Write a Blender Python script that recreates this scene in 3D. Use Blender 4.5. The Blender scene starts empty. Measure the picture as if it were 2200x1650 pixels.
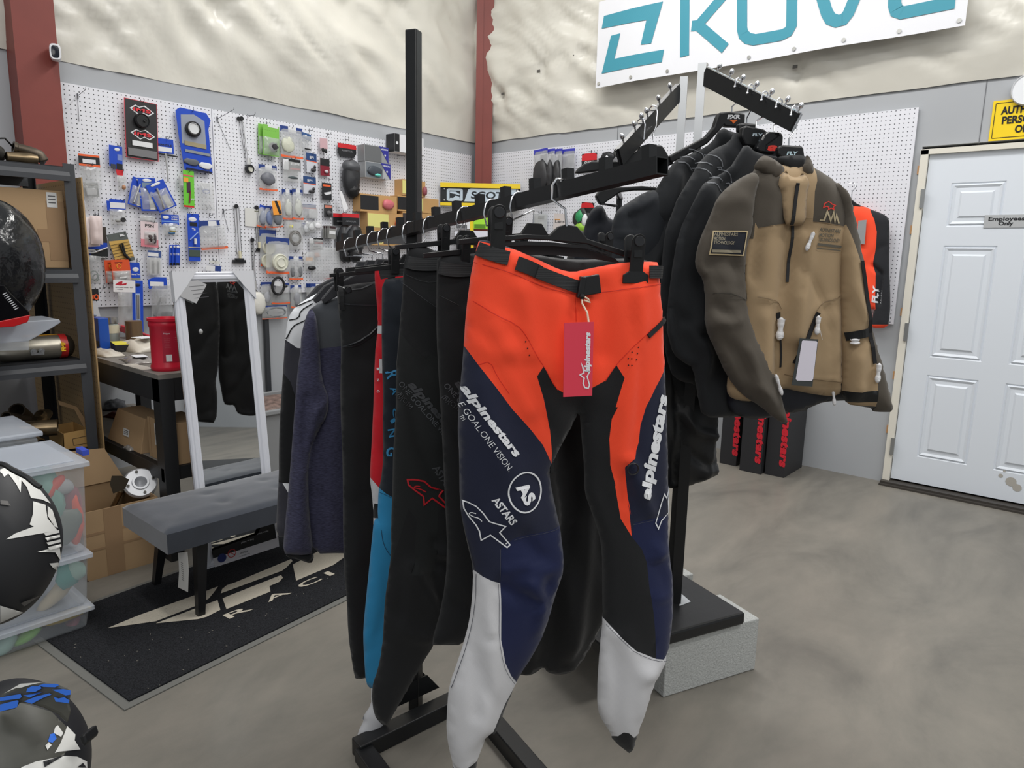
import bpy, bmesh, math, random
import numpy as np
from mathutils import Vector, Matrix, noise
from mathutils.geometry import delaunay_2d_cdt
random.seed(7)
SC = bpy.context.scene
COL = SC.collection
# ---------------------------------------------------------------- camera
FOC = 1500.0
PITCH = math.atan(268/1500); ROLL = math.radians(1.25); YAW = math.radians(40.8)
CAM = Vector((0, 0, 1.37))
_F = Vector((-math.sin(YAW), math.cos(YAW), 0)); _R0 = Vector((math.cos(YAW), math.sin(YAW), 0)); _Z = Vector((0, 0, 1))
FW = _F*math.cos(PITCH) - _Z*math.sin(PITCH)
_up = _Z*math.cos(PITCH) + _F*math.sin(PITCH)
RT = _R0*math.cos(ROLL) + _up*math.sin(ROLL)
UC = _up*math.cos(ROLL) - _R0*math.sin(ROLL)
cam = bpy.data.cameras.new('camera'); camo = bpy.data.objects.new('camera', cam); COL.objects.link(camo)
m = Matrix((RT, UC, -FW)).transposed().to_4x4(); m.translation = CAM
camo.matrix_world = m
cam.sensor_width = 36; cam.lens = 36*FOC/2200; cam.clip_start = 0.05; cam.clip_end = 60
SC.camera = camo
# ---------------------------------------------------------------- light
w = bpy.data.worlds.new('world'); SC.world = w; w.use_nodes = True
w.node_tree.nodes['Background'].inputs[0].default_value = (0.93, 0.97, 1, 1)
w.node_tree.nodes['Background'].inputs[1].default_value = 0.57
def area(loc, aim, sx, sy, power, col=(1, .98, .95)):
    l = bpy.data.lights.new('ceiling_strip_or_fill_light', 'AREA'); l.shape = 'RECTANGLE'; l.size = sx; l.size_y = sy
    l.energy = power; l.color = col
    o = bpy.data.objects.new('ceiling_strip_or_fill_light', l); COL.objects.link(o); o.location = loc
    o.rotation_euler = (Vector(aim)-Vector(loc)).to_track_quat('-Z', 'Y').to_euler()
    return o
area((-2.9, 3.2, 4.4), (-2.9, 3.2, 0), 2.4, .3, 75)
area((-1.0, 2.9, 4.4), (-1.0, 2.9, 0), 2.4, .3, 75)
area((-2.4, 0.6, 4.4), (-2.4, 0.9, 0), 2.4, .3, 40)
area((0.0, 0.2, 4.4), (-.4, 0.8, 0), 2.4, .3, 20)
area((1.6, 2.4, 4.4), (1.2, 2.6, 0), 2.4, .3, 95)
area((1.3, -1.6, 3.4), (-.9, 1.5, .9), 2.6, 1.2, 55)  # added fill light behind the camera, brightens the front garments; no real fixture
SC.view_settings.view_transform = 'Standard'; SC.view_settings.look = 'None'
SC.view_settings.gamma = 1; SC.view_settings.use_curve_mapping = False
SC.view_settings.exposure = -0.47
# ---------------------------------------------------------------- helpers
def ray(x, y): return FW + RT*((x-1100)/FOC) - UC*((y-825)/FOC)
def on(x, y, pt, n):
    d = ray(x, y); n = Vector(n); return CAM + d*((Vector(pt)-CAM).dot(n)/d.dot(n))
def fl(x, y, z=0.0): return on(x, y, (0, 0, z), (0, 0, 1))
def dp(x, y, d): return CAM + ray(x, y)*d
def lin(c):
    return tuple((v/255/12.92 if v/255 <= .04045 else ((v/255+.055)/1.055)**2.4) for v in c)
_mats = {}
def M(name, col=(128, 128, 128), rough=.6, metal=0, bump=0, bscale=200, var=0, vscale=4, trans=0, alpha=1, spec=.5, sheen=0, coat=0, ior=1.45, aniso=None, bdist=.002):
    if name in _mats: return _mats[name]
    m = bpy.data.materials.new(name); m.use_nodes = True; _mats[name] = m
    nt = m.node_tree; b = nt.nodes['Principled BSDF']; I = b.inputs
    c = lin(col)+(1,)
    I['Base Color'].default_value = c; I['Roughness'].default_value = rough; I['Metallic'].default_value = metal
    I['Transmission Weight'].default_value = trans; I['Alpha'].default_value = alpha; I['IOR'].default_value = ior
    I['Specular IOR Level'].default_value = spec; I['Sheen Weight'].default_value = sheen; I['Coat Weight'].default_value = coat
    if var or bump:
        tc = nt.nodes.new('ShaderNodeTexCoord')
        mp = nt.nodes.new('ShaderNodeMapping'); nt.links.new(tc.outputs['Object'], mp.inputs[0])
        if aniso: mp.inputs['Scale'].default_value = aniso
    if var:
        n = nt.nodes.new('ShaderNodeTexNoise'); n.inputs['Scale'].default_value = vscale; n.inputs['Detail'].default_value = 5
        nt.links.new(mp.outputs[0], n.inputs['Vector'])
        r = nt.nodes.new('ShaderNodeValToRGB'); nt.links.new(n.outputs[0], r.inputs[0])
        r.color_ramp.elements[0].position = .3; r.color_ramp.elements[1].position = .7
        r.color_ramp.elements[0].color = tuple(v*(1-var) for v in c[:3])+(1,)
        r.color_ramp.elements[1].color = tuple(min(1, v*(1+var)) for v in c[:3])+(1,)
        nt.links.new(r.outputs[0], I['Base Color'])
    if bump:
        n = nt.nodes.new('ShaderNodeTexNoise'); n.inputs['Scale'].default_value = bscale; n.inputs['Detail'].default_value = 3
        nt.links.new(mp.outputs[0], n.inputs['Vector'])
        bp = nt.nodes.new('ShaderNodeBump'); bp.inputs['Strength'].default_value = bump; bp.inputs['Distance'].default_value = bdist
        nt.links.new(n.outputs[0], bp.inputs['Height']); nt.links.new(bp.outputs[0], I['Normal'])
    return m
def C(col, rough=.55, **k):
    return M('paint_%d_%d_%d_%d' % (tuple(int(v) for v in col)+(int(rough*100),)), col, rough, **k)
class MB:
    """collects shapes in world coordinates; build() links them as ONE mesh"""
    def __init__(s): s.v = []; s.f = []; s.mi = []; s.m = 0
    def add(s, vs, fs, m=None):
        o = len(s.v); s.v += [tuple(v) for v in vs]
        for f in fs: s.f.append([i+o for i in f]); s.mi.append(s.m if m is None else m)
        return s
    def box(s, c, sz, R=None, m=None):
        c = Vector(c); hx, hy, hz = sz[0]/2, sz[1]/2, sz[2]/2
        vs = [Vector((x, y, z)) for z in (-hz, hz) for x, y in ((-hx, -hy), (hx, -hy), (hx, hy), (-hx, hy))]
        if R is not None: vs = [R @ v for v in vs]
        return s.add([v+c for v in vs], [(3, 2, 1, 0), (4, 5, 6, 7), (0, 1, 5, 4), (1, 2, 6, 5), (2, 3, 7, 6), (3, 0, 4, 7)], m)
    def prism(s, pts, off, m=None):
        n = len(pts); off = Vector(off); a = [Vector(p) for p in pts]
        return s.add(a+[p+off for p in a], [list(range(n))[::-1], list(range(n, 2*n))]+[(i, (i+1) % n, n+(i+1) % n, n+i) for i in range(n)], m)
    def bar(s, p0, p1, w, h, up=(0, 0, 1), m=None):
        p0 = Vector(p0); p1 = Vector(p1); d = (p1-p0).normalized(); x = d.cross(Vector(up))
        if x.length < 1e-4: x = d.cross(Vector((0, 1, 0)))
        x.normalize(); y = x.cross(d).normalized()
        q = [x*(a*w/2)+y*(b*h/2) for a, b in ((-1, -1), (1, -1), (1, 1), (-1, 1))]
        return s.add([p0+v for v in q]+[p1+v for v in q], [(3, 2, 1, 0), (4, 5, 6, 7)]+[(i, (i+1) % 4, 4+(i+1) % 4, 4+i) for i in range(4)], m)
    def tube(s, pts, r, n=8, m=None, cap=True):
        pts = [Vector(p) for p in pts]; N = len(pts); rs = r if isinstance(r, (list, tuple)) else [r]*N
        o = []; t0 = (pts[1]-pts[0]).normalized(); x = t0.orthogonal().normalized()
        for i, p in enumerate(pts):
            t = (pts[min(i+1, N-1)]-pts[max(i-1, 0)]).normalized()
            x = (x-t*x.dot(t)).normalized(); y = t.cross(x)
            o += [p+(x*math.cos(2*math.pi*k/n)+y*math.sin(2*math.pi*k/n))*rs[i] for k in range(n)]
        fs = [(i*n+k, i*n+(k+1) % n, (i+1)*n+(k+1) % n, (i+1)*n+k) for i in range(N-1) for k in range(n)]
        if cap: fs += [list(range(n))[::-1], list(range((N-1)*n, N*n))]
        return s.add(o, fs, m)
    def lathe(s, c, axis, prof, n=24, m=None, ref=None):
        """prof = [(r, h)...] along axis from c"""
        axis = Vector(axis).normalized(); x = (Vector(ref) if ref else axis.orthogonal()).normalized(); y = axis.cross(x); c = Vector(c)
        o = []
        for r, h in prof: o += [c+axis*h+(x*math.cos(2*math.pi*k/n)+y*math.sin(2*math.pi*k/n))*r for k in range(n)]
        fs = [(i*n+k, i*n+(k+1) % n, (i+1)*n+(k+1) % n, (i+1)*n+k) for i in range(len(prof)-1) for k in range(n)]
        return s.add(o, fs, m)
    def ell(s, c, r, R=None, n=16, m=None, fn=None):
        vs = []; fs = []; c = Vector(c); k = n//2
        for i in range(k+1):
            th = math.pi*i/k
            for j in range(n):
                ph = 2*math.pi*j/n; v = Vector((math.sin(th)*math.cos(ph)*r[0], math.sin(th)*math.sin(ph)*r[1], math.cos(th)*r[2]))
                if fn: v = fn(v)
                if R is not None: v = R @ v
                vs.append(v+c)
        for i in range(k):
            for j in range(n): fs.append((i*n+j, (i+1)*n+j, (i+1)*n+(j+1) % n, i*n+(j+1) % n))
        return s.add(vs, fs, m)
    def build(s, name, mats, parent=None, smooth=False, bevel=0, origin=None):
        if not isinstance(mats, (list, tuple)): mats = [mats]
        if parent is not None: o0 = Vector(parent['_o'])
        elif origin is not None: o0 = Vector(origin)
        else:
            a = np.array(s.v); o0 = Vector(((a[:, 0].min()+a[:, 0].max())/2, (a[:, 1].min()+a[:, 1].max())/2, a[:, 2].min()))
        me = bpy.data.meshes.new(name); me.from_pydata([Vector(v)-o0 for v in s.v], [], s.f)
        for mm in mats: me.materials.append(mm)
        me.polygons.foreach_set('material_index', s.mi)
        if smooth: me.polygons.foreach_set('use_smooth', [True]*len(me.polygons))
        me.validate(); me.update()
        o = bpy.data.objects.new(name, me); COL.objects.link(o)
        if parent is not None: o.parent = parent
        else: o.location = o0
        o['_o'] = tuple(o0)
        bm = bmesh.new(); bm.from_mesh(me); bmesh.ops.recalc_face_normals(bm, faces=bm.faces); bm.to_mesh(me); bm.free()
        if bevel:
            b = o.modifiers.new('bevel', 'BEVEL'); b.width = bevel; b.segments = 2; b.limit_method = 'ANGLE'
        if smooth and smooth != 'full':
            try: me.set_sharp_from_angle(angle=math.radians(40))
            except Exception: pass
        return o
def tag(o, label=None, cat=None, group=None, kind=None):
    if label: o['label'] = label
    if cat: o['category'] = cat
    if group: o['group'] = group
    if kind: o['kind'] = kind
    return o
def thing(name, label, cat, loc, group=None):
    o = bpy.data.objects.new(name, None); COL.objects.link(o); o.location = loc; o.empty_display_size = .05
    o['_o'] = tuple(loc); tag(o, label, cat, group); return o
def struct(o): o['kind'] = 'structure'; return o
def rotm(axis, deg): return Matrix.Rotation(math.radians(deg), 3, axis)
def basis(x, y, z): return Matrix((x, y, z)).transposed()
# lettering ------------------------------------------------------------
_txt = {}
def text_geo(s, bold=0.0, narrow=1.0):
    k = (s, bold)
    if k not in _txt:
        cu = bpy.data.curves.new('lettering', 'FONT'); cu.body = s; cu.size = 1; cu.offset = bold; cu.resolution_u = 3; cu.fill_mode = 'FRONT'
        ob = bpy.data.objects.new('lettering', cu); COL.objects.link(ob)
        dg = bpy.context.evaluated_depsgraph_get(); me = bpy.data.meshes.new_from_object(ob.evaluated_get(dg))
        vs = np.array([v.co[:2] for v in me.vertices]) if len(me.vertices) else np.zeros((0, 2)); fs = [list(p.vertices) for p in me.polygons]
        bpy.data.objects.remove(ob); bpy.data.curves.remove(cu); bpy.data.meshes.remove(me)
        if len(vs): vs[:, 0] -= vs[:, 0].min(); vs[:, 1] -= max(0, vs[:, 1].min()) if vs[:, 1].min() > -.05 else 0
        _txt[k] = (vs, fs)
    return _txt[k]
def text(s, P0, xd, yd, h, mat, parent, width=None, bold=0.0, shear=0, name='lettering', align='l', fn=None, mb=None, mi=0):
    """lettering as real thin mesh lying on a surface: P0 baseline start, h capital height"""
    vs, fs = text_geo(s, bold)
    if not len(vs): return
    W = vs[:, 0].max(); sy = h/.7; sx = (width/W) if width else sy
    tw = W*sx; a = 0 if align == 'l' else (-tw/2 if align == 'c' else -tw)
    xd = Vector(xd).normalized(); yd = Vector(yd).normalized(); P0 = Vector(P0)
    out = [P0+xd*(x*sx+a+shear*y*sy)+yd*(y*sy) for x, y in vs]
    b = mb or MB(); b.add(out, fs, mi)
    if mb is None: return b.build(name, mat, parent)
# ================================================================ the room
XW, YB = -4.70, 4.889      # left wall plane x, back wall plane y
PH = 2.44
def floor_mat():
    m = M('concrete_floor', (150, 145, 135), .42, spec=.4); nt = m.node_tree; N = nt.nodes; L = nt.links; b = N['Principled BSDF']
    tc = N.new('ShaderNodeTexCoord')
    mp = N.new('ShaderNodeMapping'); mp.inputs['Scale'].default_value = (1, .45, 1); mp.inputs['Rotation'].default_value = (0, 0, .6); L.new(tc.outputs['Object'], mp.inputs[0])
    n1 = N.new('ShaderNodeTexNoise'); n1.inputs['Scale'].default_value = 2.3; n1.inputs['Detail'].default_value = 7; n1.inputs['Roughness'].default_value = .62; n1.inputs['Distortion'].default_value = .7; L.new(mp.outputs[0], n1.inputs['Vector'])
    n2 = N.new('ShaderNodeTexNoise'); n2.inputs['Scale'].default_value = 9; n2.inputs['Detail'].default_value = 8; n2.inputs['Roughness'].default_value = .7; L.new(mp.outputs[0], n2.inputs['Vector'])
    r1 = N.new('ShaderNodeValToRGB'); L.new(n1.outputs[0], r1.inputs[0]); e = r1.color_ramp.elements
    e[0].position = .3; e[0].color = lin((108, 105, 99))+(1,); e[1].position = .7; e[1].color = lin((141, 135, 126))+(1,)
    k = r1.color_ramp.elements.new(.5); k.color = lin((128, 124, 116))+(1,)
    r2 = N.new('ShaderNodeValToRGB'); L.new(n2.outputs[0], r2.inputs[0]); e = r2.color_ramp.elements
    e[0].position = .3; e[0].color = (.86, .86, .86, 1); e[1].position = .75; e[1].color = (1.07, 1.06, 1.05, 1)
    mx = N.new('ShaderNodeMixRGB'); mx.blend_type = 'MULTIPLY'; mx.inputs[0].default_value = .8; L.new(r1.outputs[0], mx.inputs[1]); L.new(r2.outputs[0], mx.inputs[2])
    L.new(mx.outputs[0], b.inputs['Base Color'])
    n3 = N.new('ShaderNodeTexNoise'); n3.inputs['Scale'].default_value = 180; L.new(tc.outputs['Object'], n3.inputs['Vector'])
    bp = N.new('ShaderNodeBump'); bp.inputs['Strength'].default_value = .15; bp.inputs['Distance'].default_value = .001; L.new(n3.outputs[0], bp.inputs['Height']); L.new(bp.outputs[0], b.inputs['Normal'])
    return m
struct(MB().box((0, 0, -.05), (14, 14, .1)).build('floor', floor_mat(), origin=(0, 0, 0)))
GREY = M('grey_painted_plywood', (172, 175, 179), .6, bump=.06, bscale=60, var=.02, vscale=3)
wl = struct(MB().box((XW-.05, 0, PH/2), (.1, 2*YB+.2, PH)).build('wall_left', GREY))
# back wall sheet, cut out round the door
DX0, DX1, DZ = -1.02, -.045, 2.085
b = MB()
b.box(((XW-.1+DX0)/2, YB+.05, PH/2), (DX0-XW+.1, .1, PH))
b.box(((DX0+DX1)/2, YB+.05, (DZ+PH)/2), (DX1-DX0, .1, PH-DZ))
b.box(((DX1+6)/2, YB+.05, PH/2), (6-DX1, .1, PH))
struct(b.build('wall_back', GREY))
b = MB()     # joints between the grey sheets
for x in (-.735, -3.175): b.box((x, YB-.001, 2.26), (.004, .003, .36))
struct(b.build('trim_3', C((110, 112, 116))))
# white vinyl-faced insulation above the sheets: sagging, creased film
VIN = M('white_insulation_vinyl', (216, 213, 203), .3, bump=.25, bscale=7, bdist=.02, var=.035, vscale=2.2, spec=.55)
def hsh(*a): return noise.noise(Vector(a))
def quilt(name, P, ud, n, W, H, seed, pins, glossy=0):
    P = Vector(P); ud = Vector(ud); n = Vector(n); b = MB(); du = .035; nu = int(W/du); nv = int(H/du); vs = []
    for j in range(nv+1):
        for i in range(nu+1):
            u = W*i/nu; v = H*j/nv
            seam = min(abs((v-s)) for s in (0.92, 2.2))
            bulge = .085*(1-math.exp(-v/.6))+.03*min(1, v/.5)*math.sin(u*2.6+seed)
            h = bulge*min(1, .35+seam*1.1)
            vk = min(1, .12+v/.45); h += vk*.045*hsh(u*1.3, v*1.6, seed)+vk*.03*hsh(u*2.7+v*1.1, v*1.2-u*.6, seed+3)
            dgl = u*.8+v*1.1+.25*hsh(u, v, seed)
            h += vk*.034*(1-abs(2*hsh(dgl*3.1, (v-u)*.9, seed+9)))+vk*.022*(1-abs(2.4*hsh(dgl*6.5+2, (v-u)*1.7, seed+5)))
            if glossy: h += .018*(1-abs(2.2*hsh(u*1.5-v*1.2, (v+u*.7)*5.5, seed+15)))+.012*(1-abs(2.2*hsh(u*2.5-v*1.7, (v+u*.5)*9, seed+25)))
            h += .008*math.exp(-v/.08)*(.5+hsh(u*9, 0, seed+1))
            for pu, pv in pins:
                d = math.hypot(u-pu, v-pv); h -= .05*math.exp(-(d/.07)**2); h += .012*math.exp(-d/.2)*math.cos(7*math.atan2(v-pv, u-pu))
            vv = v + (.012*hsh(u*3, 1, seed) - .02*math.exp(-v/.1)) * (1 if v < .15 else 0)
            h = min(h, .012+.28*v); vs.append(P+ud*u+Vector((0, 0, vv))+n*(max(h, .004)))
    k = nu+1
    b.add(vs, [(j*k+i, j*k+i+1, (j+1)*k+i+1, (j+1)*k+i) for j in range(nv) for i in range(nu)])
    o = b.build(name, VIN, smooth='full'); return struct(o)
quilt('wall_left_insulation', (XW, -1.2, PH), (0, 1, 0), (1, 0, 0), 6.1, 2.6, 3.3, [(2.9, .18), (3.6, .5), (3.8, .95), (4.7, .9), (5.1, .9), (3.3, .9)])
quilt('wall_back_insulation', (XW, YB, PH), (1, 0, 0), (0, -1, 0), 7.5, 2.6, 8.1, [(.35, .35), (.8, .5), (2.9, .2), (4.0, .42), (4.5, .3), (1.2, .55)], 1)
struct(MB().box((XW-.06, 1.8, 3.7), (.1, 6.4, 2.6)).build('wall_left_upper', C((190, 188, 180))))
struct(MB().box((-1.2, YB+.06, 3.7), (7.2, .1, 2.6)).build('wall_back_upper', C((190, 188, 180))))
pin = C((90, 88, 84), .5)
b = MB()
for x, z in ((-4.35, 2.80), (-3.95, 2.93), (-1.8, 2.64), (-.7, 2.86), (-3.6, 2.99)): b.box((x, YB-.06, z), (.03, .006, .02))
struct(b.build('trim_4', pin))
# red steel columns
RED = M('red_oxide_steel', (126, 58, 50), .5, bump=.1, bscale=90, var=.06, vscale=5)
def column(name, x0, x1, y0, y1, axis):
    b = MB(); cx, cy = (x0+x1)/2, (y0+y1)/2; t = .012
    if axis == 'x':   # flanges face +x / -x
        b.box((x1-t/2, cy, 2.5), (t, y1-y0, 5)); b.box((x0+t/2, cy, 2.5), (t, y1-y0, 5)); b.box((cx, cy, 2.5), (x1-x0, t, 5))
    else:
        b.box((cx, y0+t/2, 2.5), (x1-x0, t, 5)); b.box((cx, y1-t/2, 2.5), (x1-x0, t, 5)); b.box((cx, cy, 2.5), (t, y1-y0, 5))
    return struct(b.build(name, RED))
# left column, standing proud of the wall, a solid-looking boxed flange
b = MB(); b.box((-4.555, 1.325, 2.5), (.012, .20, 5)); b.box((-4.69, 1.325, 2.5), (.012, .20, 5)); b.box((-4.62, 1.232, 2.5), (.13, .012, 5))
struct(b.build('trim_1', RED))
b = MB(); R45 = rotm('Z', 45)
cc = Vector((-4.58, 4.77, 2.5))
b.box(cc, (.012, .13, 5), R45); b.box(cc+R45 @ Vector((.06, .04, 0)), (.115, .012, 5), R45); b.box(cc+R45 @ Vector((.0, -.065, 0)), (.06, .012, 5), R45); b.box(cc+R45 @ Vector((.06, -.055, 0)), (.12, .012, 5), R45)
struct(b.build('trim_2', RED))
# door ----------------------------------------------------------------
WHT = M('white_door_paint', (224, 230, 238), .42, bump=.05, bscale=90)
dr = bpy.data.objects.new('door_1', None); COL.objects.link(dr); dr.location = (DX0+.5, YB, 0); dr['_o'] = tuple(dr.location); struct(dr)
yd = YB-.005
b = MB(); lx0, lx1, lz0, lz1 = DX0+.045, DX1-.04, .035, 2.035
panels = [(.13, .40, 1.58, 1.83), (.53, .80, 1.58, 1.83), (.13, .40, .80, 1.47), (.53, .80, .80, 1.47), (.13, .40, .17, .69), (.53, .80, .17, .69)]
bm = bmesh.new()
xs = sorted({0, lx1-lx0} | {q for p in panels for q in p[:2]}); zs = sorted({0, lz1-lz0} | {q for p in panels for q in p[2:]})
for i in range(len(xs)-1):
    for j in range(len(zs)-1):
        inside = [p for p in panels if p[0] <= xs[i] < p[1] and p[2] <= zs[j] < p[3]]
        x0, x1, z0, z1 = lx0+xs[i], lx0+xs[i+1], lz0+zs[j], lz0+zs[j+1]
        if not inside: b.add([(x0, yd, z0), (x1, yd, z0), (x1, yd, z1), (x0, yd, z1)], [(0, 1, 2, 3)])
for p in panels:
    x0, x1, z0, z1 = lx0+p[0], lx0+p[1], lz0+p[2], lz0+p[3]; rings = []
    for ins, dep in ((0, 0), (.008, .006), (.016, -.003), (.03, .005), (.05, .004), (.06, -.004), (.064, -.004)):
        rings.append([(x0+ins, yd+dep, z0+ins), (x1-ins, yd+dep, z0+ins), (x1-ins, yd+dep, z1-ins), (x0+ins, yd+dep, z1-ins)])
    vs = [q for r in rings for q in r]; n = len(rings)
    b.add(vs, [(4*i+k, 4*i+(k+1) % 4, 4*i+4+(k+1) % 4, 4*i+4+k) for i in range(n-1) for k in range(4)]+[tuple(range(4*n-4, 4*n))])
b.build('door_leaf', WHT, dr)
b = MB(); fr = C((226, 222, 210), .5)
b.box((DX0+.022, YB-.0, 1.03), (.04, .06, 2.06)); b.box((DX1-.018, YB, 1.03), (.04, .06, 2.06)); b.box(((DX0+DX1)/2, YB, 2.05), (DX1-DX0, .06, .03))
b.build('door_frame', fr, dr)
for z in (.25, .98, 1.78): MB().box((DX0+.04, YB-.035, z), (.022, .012, .11)).build('hinge', C((170, 172, 172), .35, metal=.8), dr)
b = MB(); b.box(((DX0+DX1)/2, YB-.03, .012), (DX1-DX0, .09, .024)); b.box(((DX0+DX1)/2, YB-.07, .006), (DX1-DX0, .06, .012)); b.build('threshold', C((62, 58, 54), .5), dr)
b = MB()
for z in (.35, .7, 1.1, 1.6, 1.95): b.box((DX0-.002, YB-.002, z), (.02, .01, .05))
b.box((DX0+.002, YB+.05, 1.03), (.008, .1, 2.06)); b.build('wood_shim', C((196, 150, 104)), dr)
MB().box(((DX0+DX1)/2, YB+.09, 1.04), (DX1-DX0, .02, 2.09)).build('rough_opening', C((30, 28, 26)), dr)
b = MB(); b.ell((lx1-.07, yd-.045, .95), (.03, .022, .03)); b.tube([(lx1-.07, yd, .95), (lx1-.07, yd-.04, .95)], .012); b.build('door_knob', C((150, 140, 110), .3, metal=1), dr, smooth=True)
# employees sign on the door
g = thing('door_sign', 'small silver "Employees Only" plaque with a red no-entry disc on the white door', 'sign', (-.42, YB-.01, 1.5))
s0 = on(2116, 462, (0, YB-.012, 0), (0, 1, 0)); s1 = on(2200, 478, (0, YB-.012, 0), (0, 1, 0))
sx0 = s0.x; sz0 = s0.z-.075; sw = .30
MB().box((sx0+sw/2, YB-.008, s0.z-.036), (sw, .003, .072)).build('plate', C((196, 198, 200), .35, metal=.3), g)
text('Employees', (sx0+.105, YB-.0105, s0.z-.032), (1, 0, 0), (0, 0, 1), .02, C((30, 30, 34)), g, width=.17, bold=.03, align='c')
text('Only', (sx0+.105, YB-.0105, s0.z-.058), (1, 0, 0), (0, 0, 1), .02, C((30, 30, 34)), g, width=.07, bold=.03, align='c')
b = MB(); b.lathe((sx0+.24, YB-.010, s0.z-.036), (0, -1, 0), [(0, .0), (.027, 0), (.027, .001), (0, .001)]); b.build('no_entry_disc', C((205, 40, 44)), g)
MB().box((sx0+.24, YB-.0125, s0.z-.036), (.036, .002, .008)).build('no_entry_bar', C((240, 240, 240)), g)
SMG = M('scuff_grey', (176, 172, 164), .7)
for px, ry in (((2172, 1035), .03), ((2150, 1022), .014), ((2185, 1048), .022), ((2158, 1012), .008)):
    q = on(*px, (0, YB-.006, 0), (0, 1, 0)); b = MB(); b.lathe(q, (0, -1, 0), [(ry*(.8+.4*random.random()), .0004), (0, .0005)], 9); b.build('scuff_mark', SMG, dr)
# authorised personnel sign
g = thing('warning_sign', 'yellow "AUTHORIZED PERSONNEL ONLY" sign above the white door', 'sign', (-.5, YB-.01, 2.1))
a0 = on(2133, 243, (0, YB-.01, 0), (0, 1, 0)); a1 = on(2119, 306, (0, YB-.01, 0), (0, 1, 0)); X0 = a1.x+.008; Z0 = a1.z+.006; SW, SH = .355, .215
MB().box((X0+SW/2, YB-.004, Z0+SH/2), (SW, .004, SH)).build('plate', C((250, 214, 30), .4), g)
b = MB(); t = .003
for c, s in (((X0+SW/2, Z0+.014), (SW-.03, t)), ((X0+SW/2, Z0+SH-.014), (SW-.03, t)), ((X0+.014, Z0+SH/2), (t, SH-.028)), ((X0+SW-.014, Z0+SH/2), (t, SH-.028))): b.box((c[0], YB-.0068, c[1]), (s[0], .002, s[1]))
b.build('border_line', C((20, 20, 22)), g)
for i, (tx, wd) in enumerate((('AUTHORIZED', .27), ('PERSONNEL', .25), ('ONLY', .12))):
    text(tx, (X0+SW/2, YB-.0082, Z0+.14-i*.052), (1, 0, 0), (0, 0, 1), .038, C((20, 20, 24)), g, width=wd, bold=.035, align='c')
g = thing('wall_clock', 'round white dial at the right edge above the yellow sign', 'clock', (-.5, YB-.03, 2.2))
cw = on(2212, 192, (0, YB-.02, 0), (0, 1, 0))
b = MB(); b.lathe((cw.x, YB, cw.z), (0, -1, 0), [(.0, .0), (.085, .0), (.085, .03), (.08, .038), (.074, .034)]); b.build('rim', C((214, 216, 220), .4), g, smooth=True)
b = MB(); b.lathe((cw.x, YB, cw.z), (0, -1, 0), [(0, .034), (.076, .034)]); b.build('dial', C((236, 238, 242), .4), g)
# banner ---------------------------------------------------------------
yb = YB-.16
g = thing('banner', 'long white vinyl banner with teal lettering pinned to the insulation', 'banner', (-2, yb, 2.7))
def wb(x, y, o=.0): p = on(x, y, (0, yb-o, 0), (0, 1, 0)); return p
bl, br, tl = wb(1278, 190), wb(2073, 53), wb(1285, 3)
BX0, BX1, BZ0 = bl.x, br.x, (bl.z+br.z)/2; BH = .62
def wav(x, z): return .009*math.sin(5*x)+.004*math.sin(9*x)
b = MB(); nx, nz = 120, 4
vs = [(BX0+(BX1-BX0)*i/nx, yb+wav((BX1-BX0)*i/nx+BX0, 0), BZ0+.0+(BH)*j/nz) for j in range(nz+1) for i in range(nx+1)]
b.add(vs, [(j*(nx+1)+i, j*(nx+1)+i+1, (j+1)*(nx+1)+i+1, (j+1)*(nx+1)+i) for j in range(nz) for i in range(nx)])
o = b.build('banner_sheet', M('banner_vinyl', (232, 233, 238), .45), g); sm = o.modifiers.new('s', 'SOLIDIFY'); sm.thickness = .0015; sm.offset = 0
TEAL = C((66, 150, 170), .5)
def stroke(b, pts, w, P, closed=False, m=None):
    """flat mitred stroke through 2D pts mapped by P(u,v)"""
    pts = [Vector(p) for p in pts]; n = len(pts); L = []; Rr = []
    for i in range(n):
        a = pts[i-1] if (i > 0 or closed) else None; c = pts[(i+1) % n] if (i < n-1 or closed) else None
        d1 = (pts[i]-a).normalized() if a is not None else None; d2 = (c-pts[i]).normalized() if c is not None else None
        if d1 is None: d1 = d2
        if d2 is None: d2 = d1
        n1 = Vector((-d1.y, d1.x)); n2 = Vector((-d2.y, d2.x)); mm = (n1+n2)
        mm = mm.normalized() if mm.length > 1e-5 else n1; k = 1/max(.35, mm.dot(n1))
        L.append(P(*(pts[i]+mm*k*w/2))); Rr.append(P(*(pts[i]-mm*k*w/2)))
    q = n if closed else n-1
    b.add(L+Rr, [(i, (i+1) % n, n+(i+1) % n, n+i) for i in range(q)], m)
def bw(x, y): p = wb(x, y); return (p.x-BX0, p.z-BZ0)
PB = lambda u, v: (BX0+u, yb-.0045+wav(BX0+u, 0), BZ0+v)
b = MB()
def fine(pts, k=8):
    o = []
    for i in range(len(pts)-1):
        for t in range(k): o.append(tuple(pts[i][c]+(pts[i+1][c]-pts[i][c])*t/k for c in (0, 1)))
    return o+[pts[-1]]
def bq(*poly):
    (a, b_, c, d) = [bw(*q) for q in poly]; n = 20; L = []
    for t in range(n+1):
        k = t/n; L.append(PB(a[0]+(b_[0]-a[0])*k, a[1]+(b_[1]-a[1])*k)); L.append(PB(d[0]+(c[0]-d[0])*k, d[1]+(c[1]-d[1])*k))
    b.add(L, [(2*t, 2*t+2, 2*t+3, 2*t+1) for t in range(n)])
def bs(pts, w=.068): stroke(b, fine([bw(*q) for q in pts], 6), w, PB)
bq((1292, 61), (1397, 43), (1426, 4), (1297, 34)); bq((1379, 97), (1401, 94), (1426, 4), (1392, 40))
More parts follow.
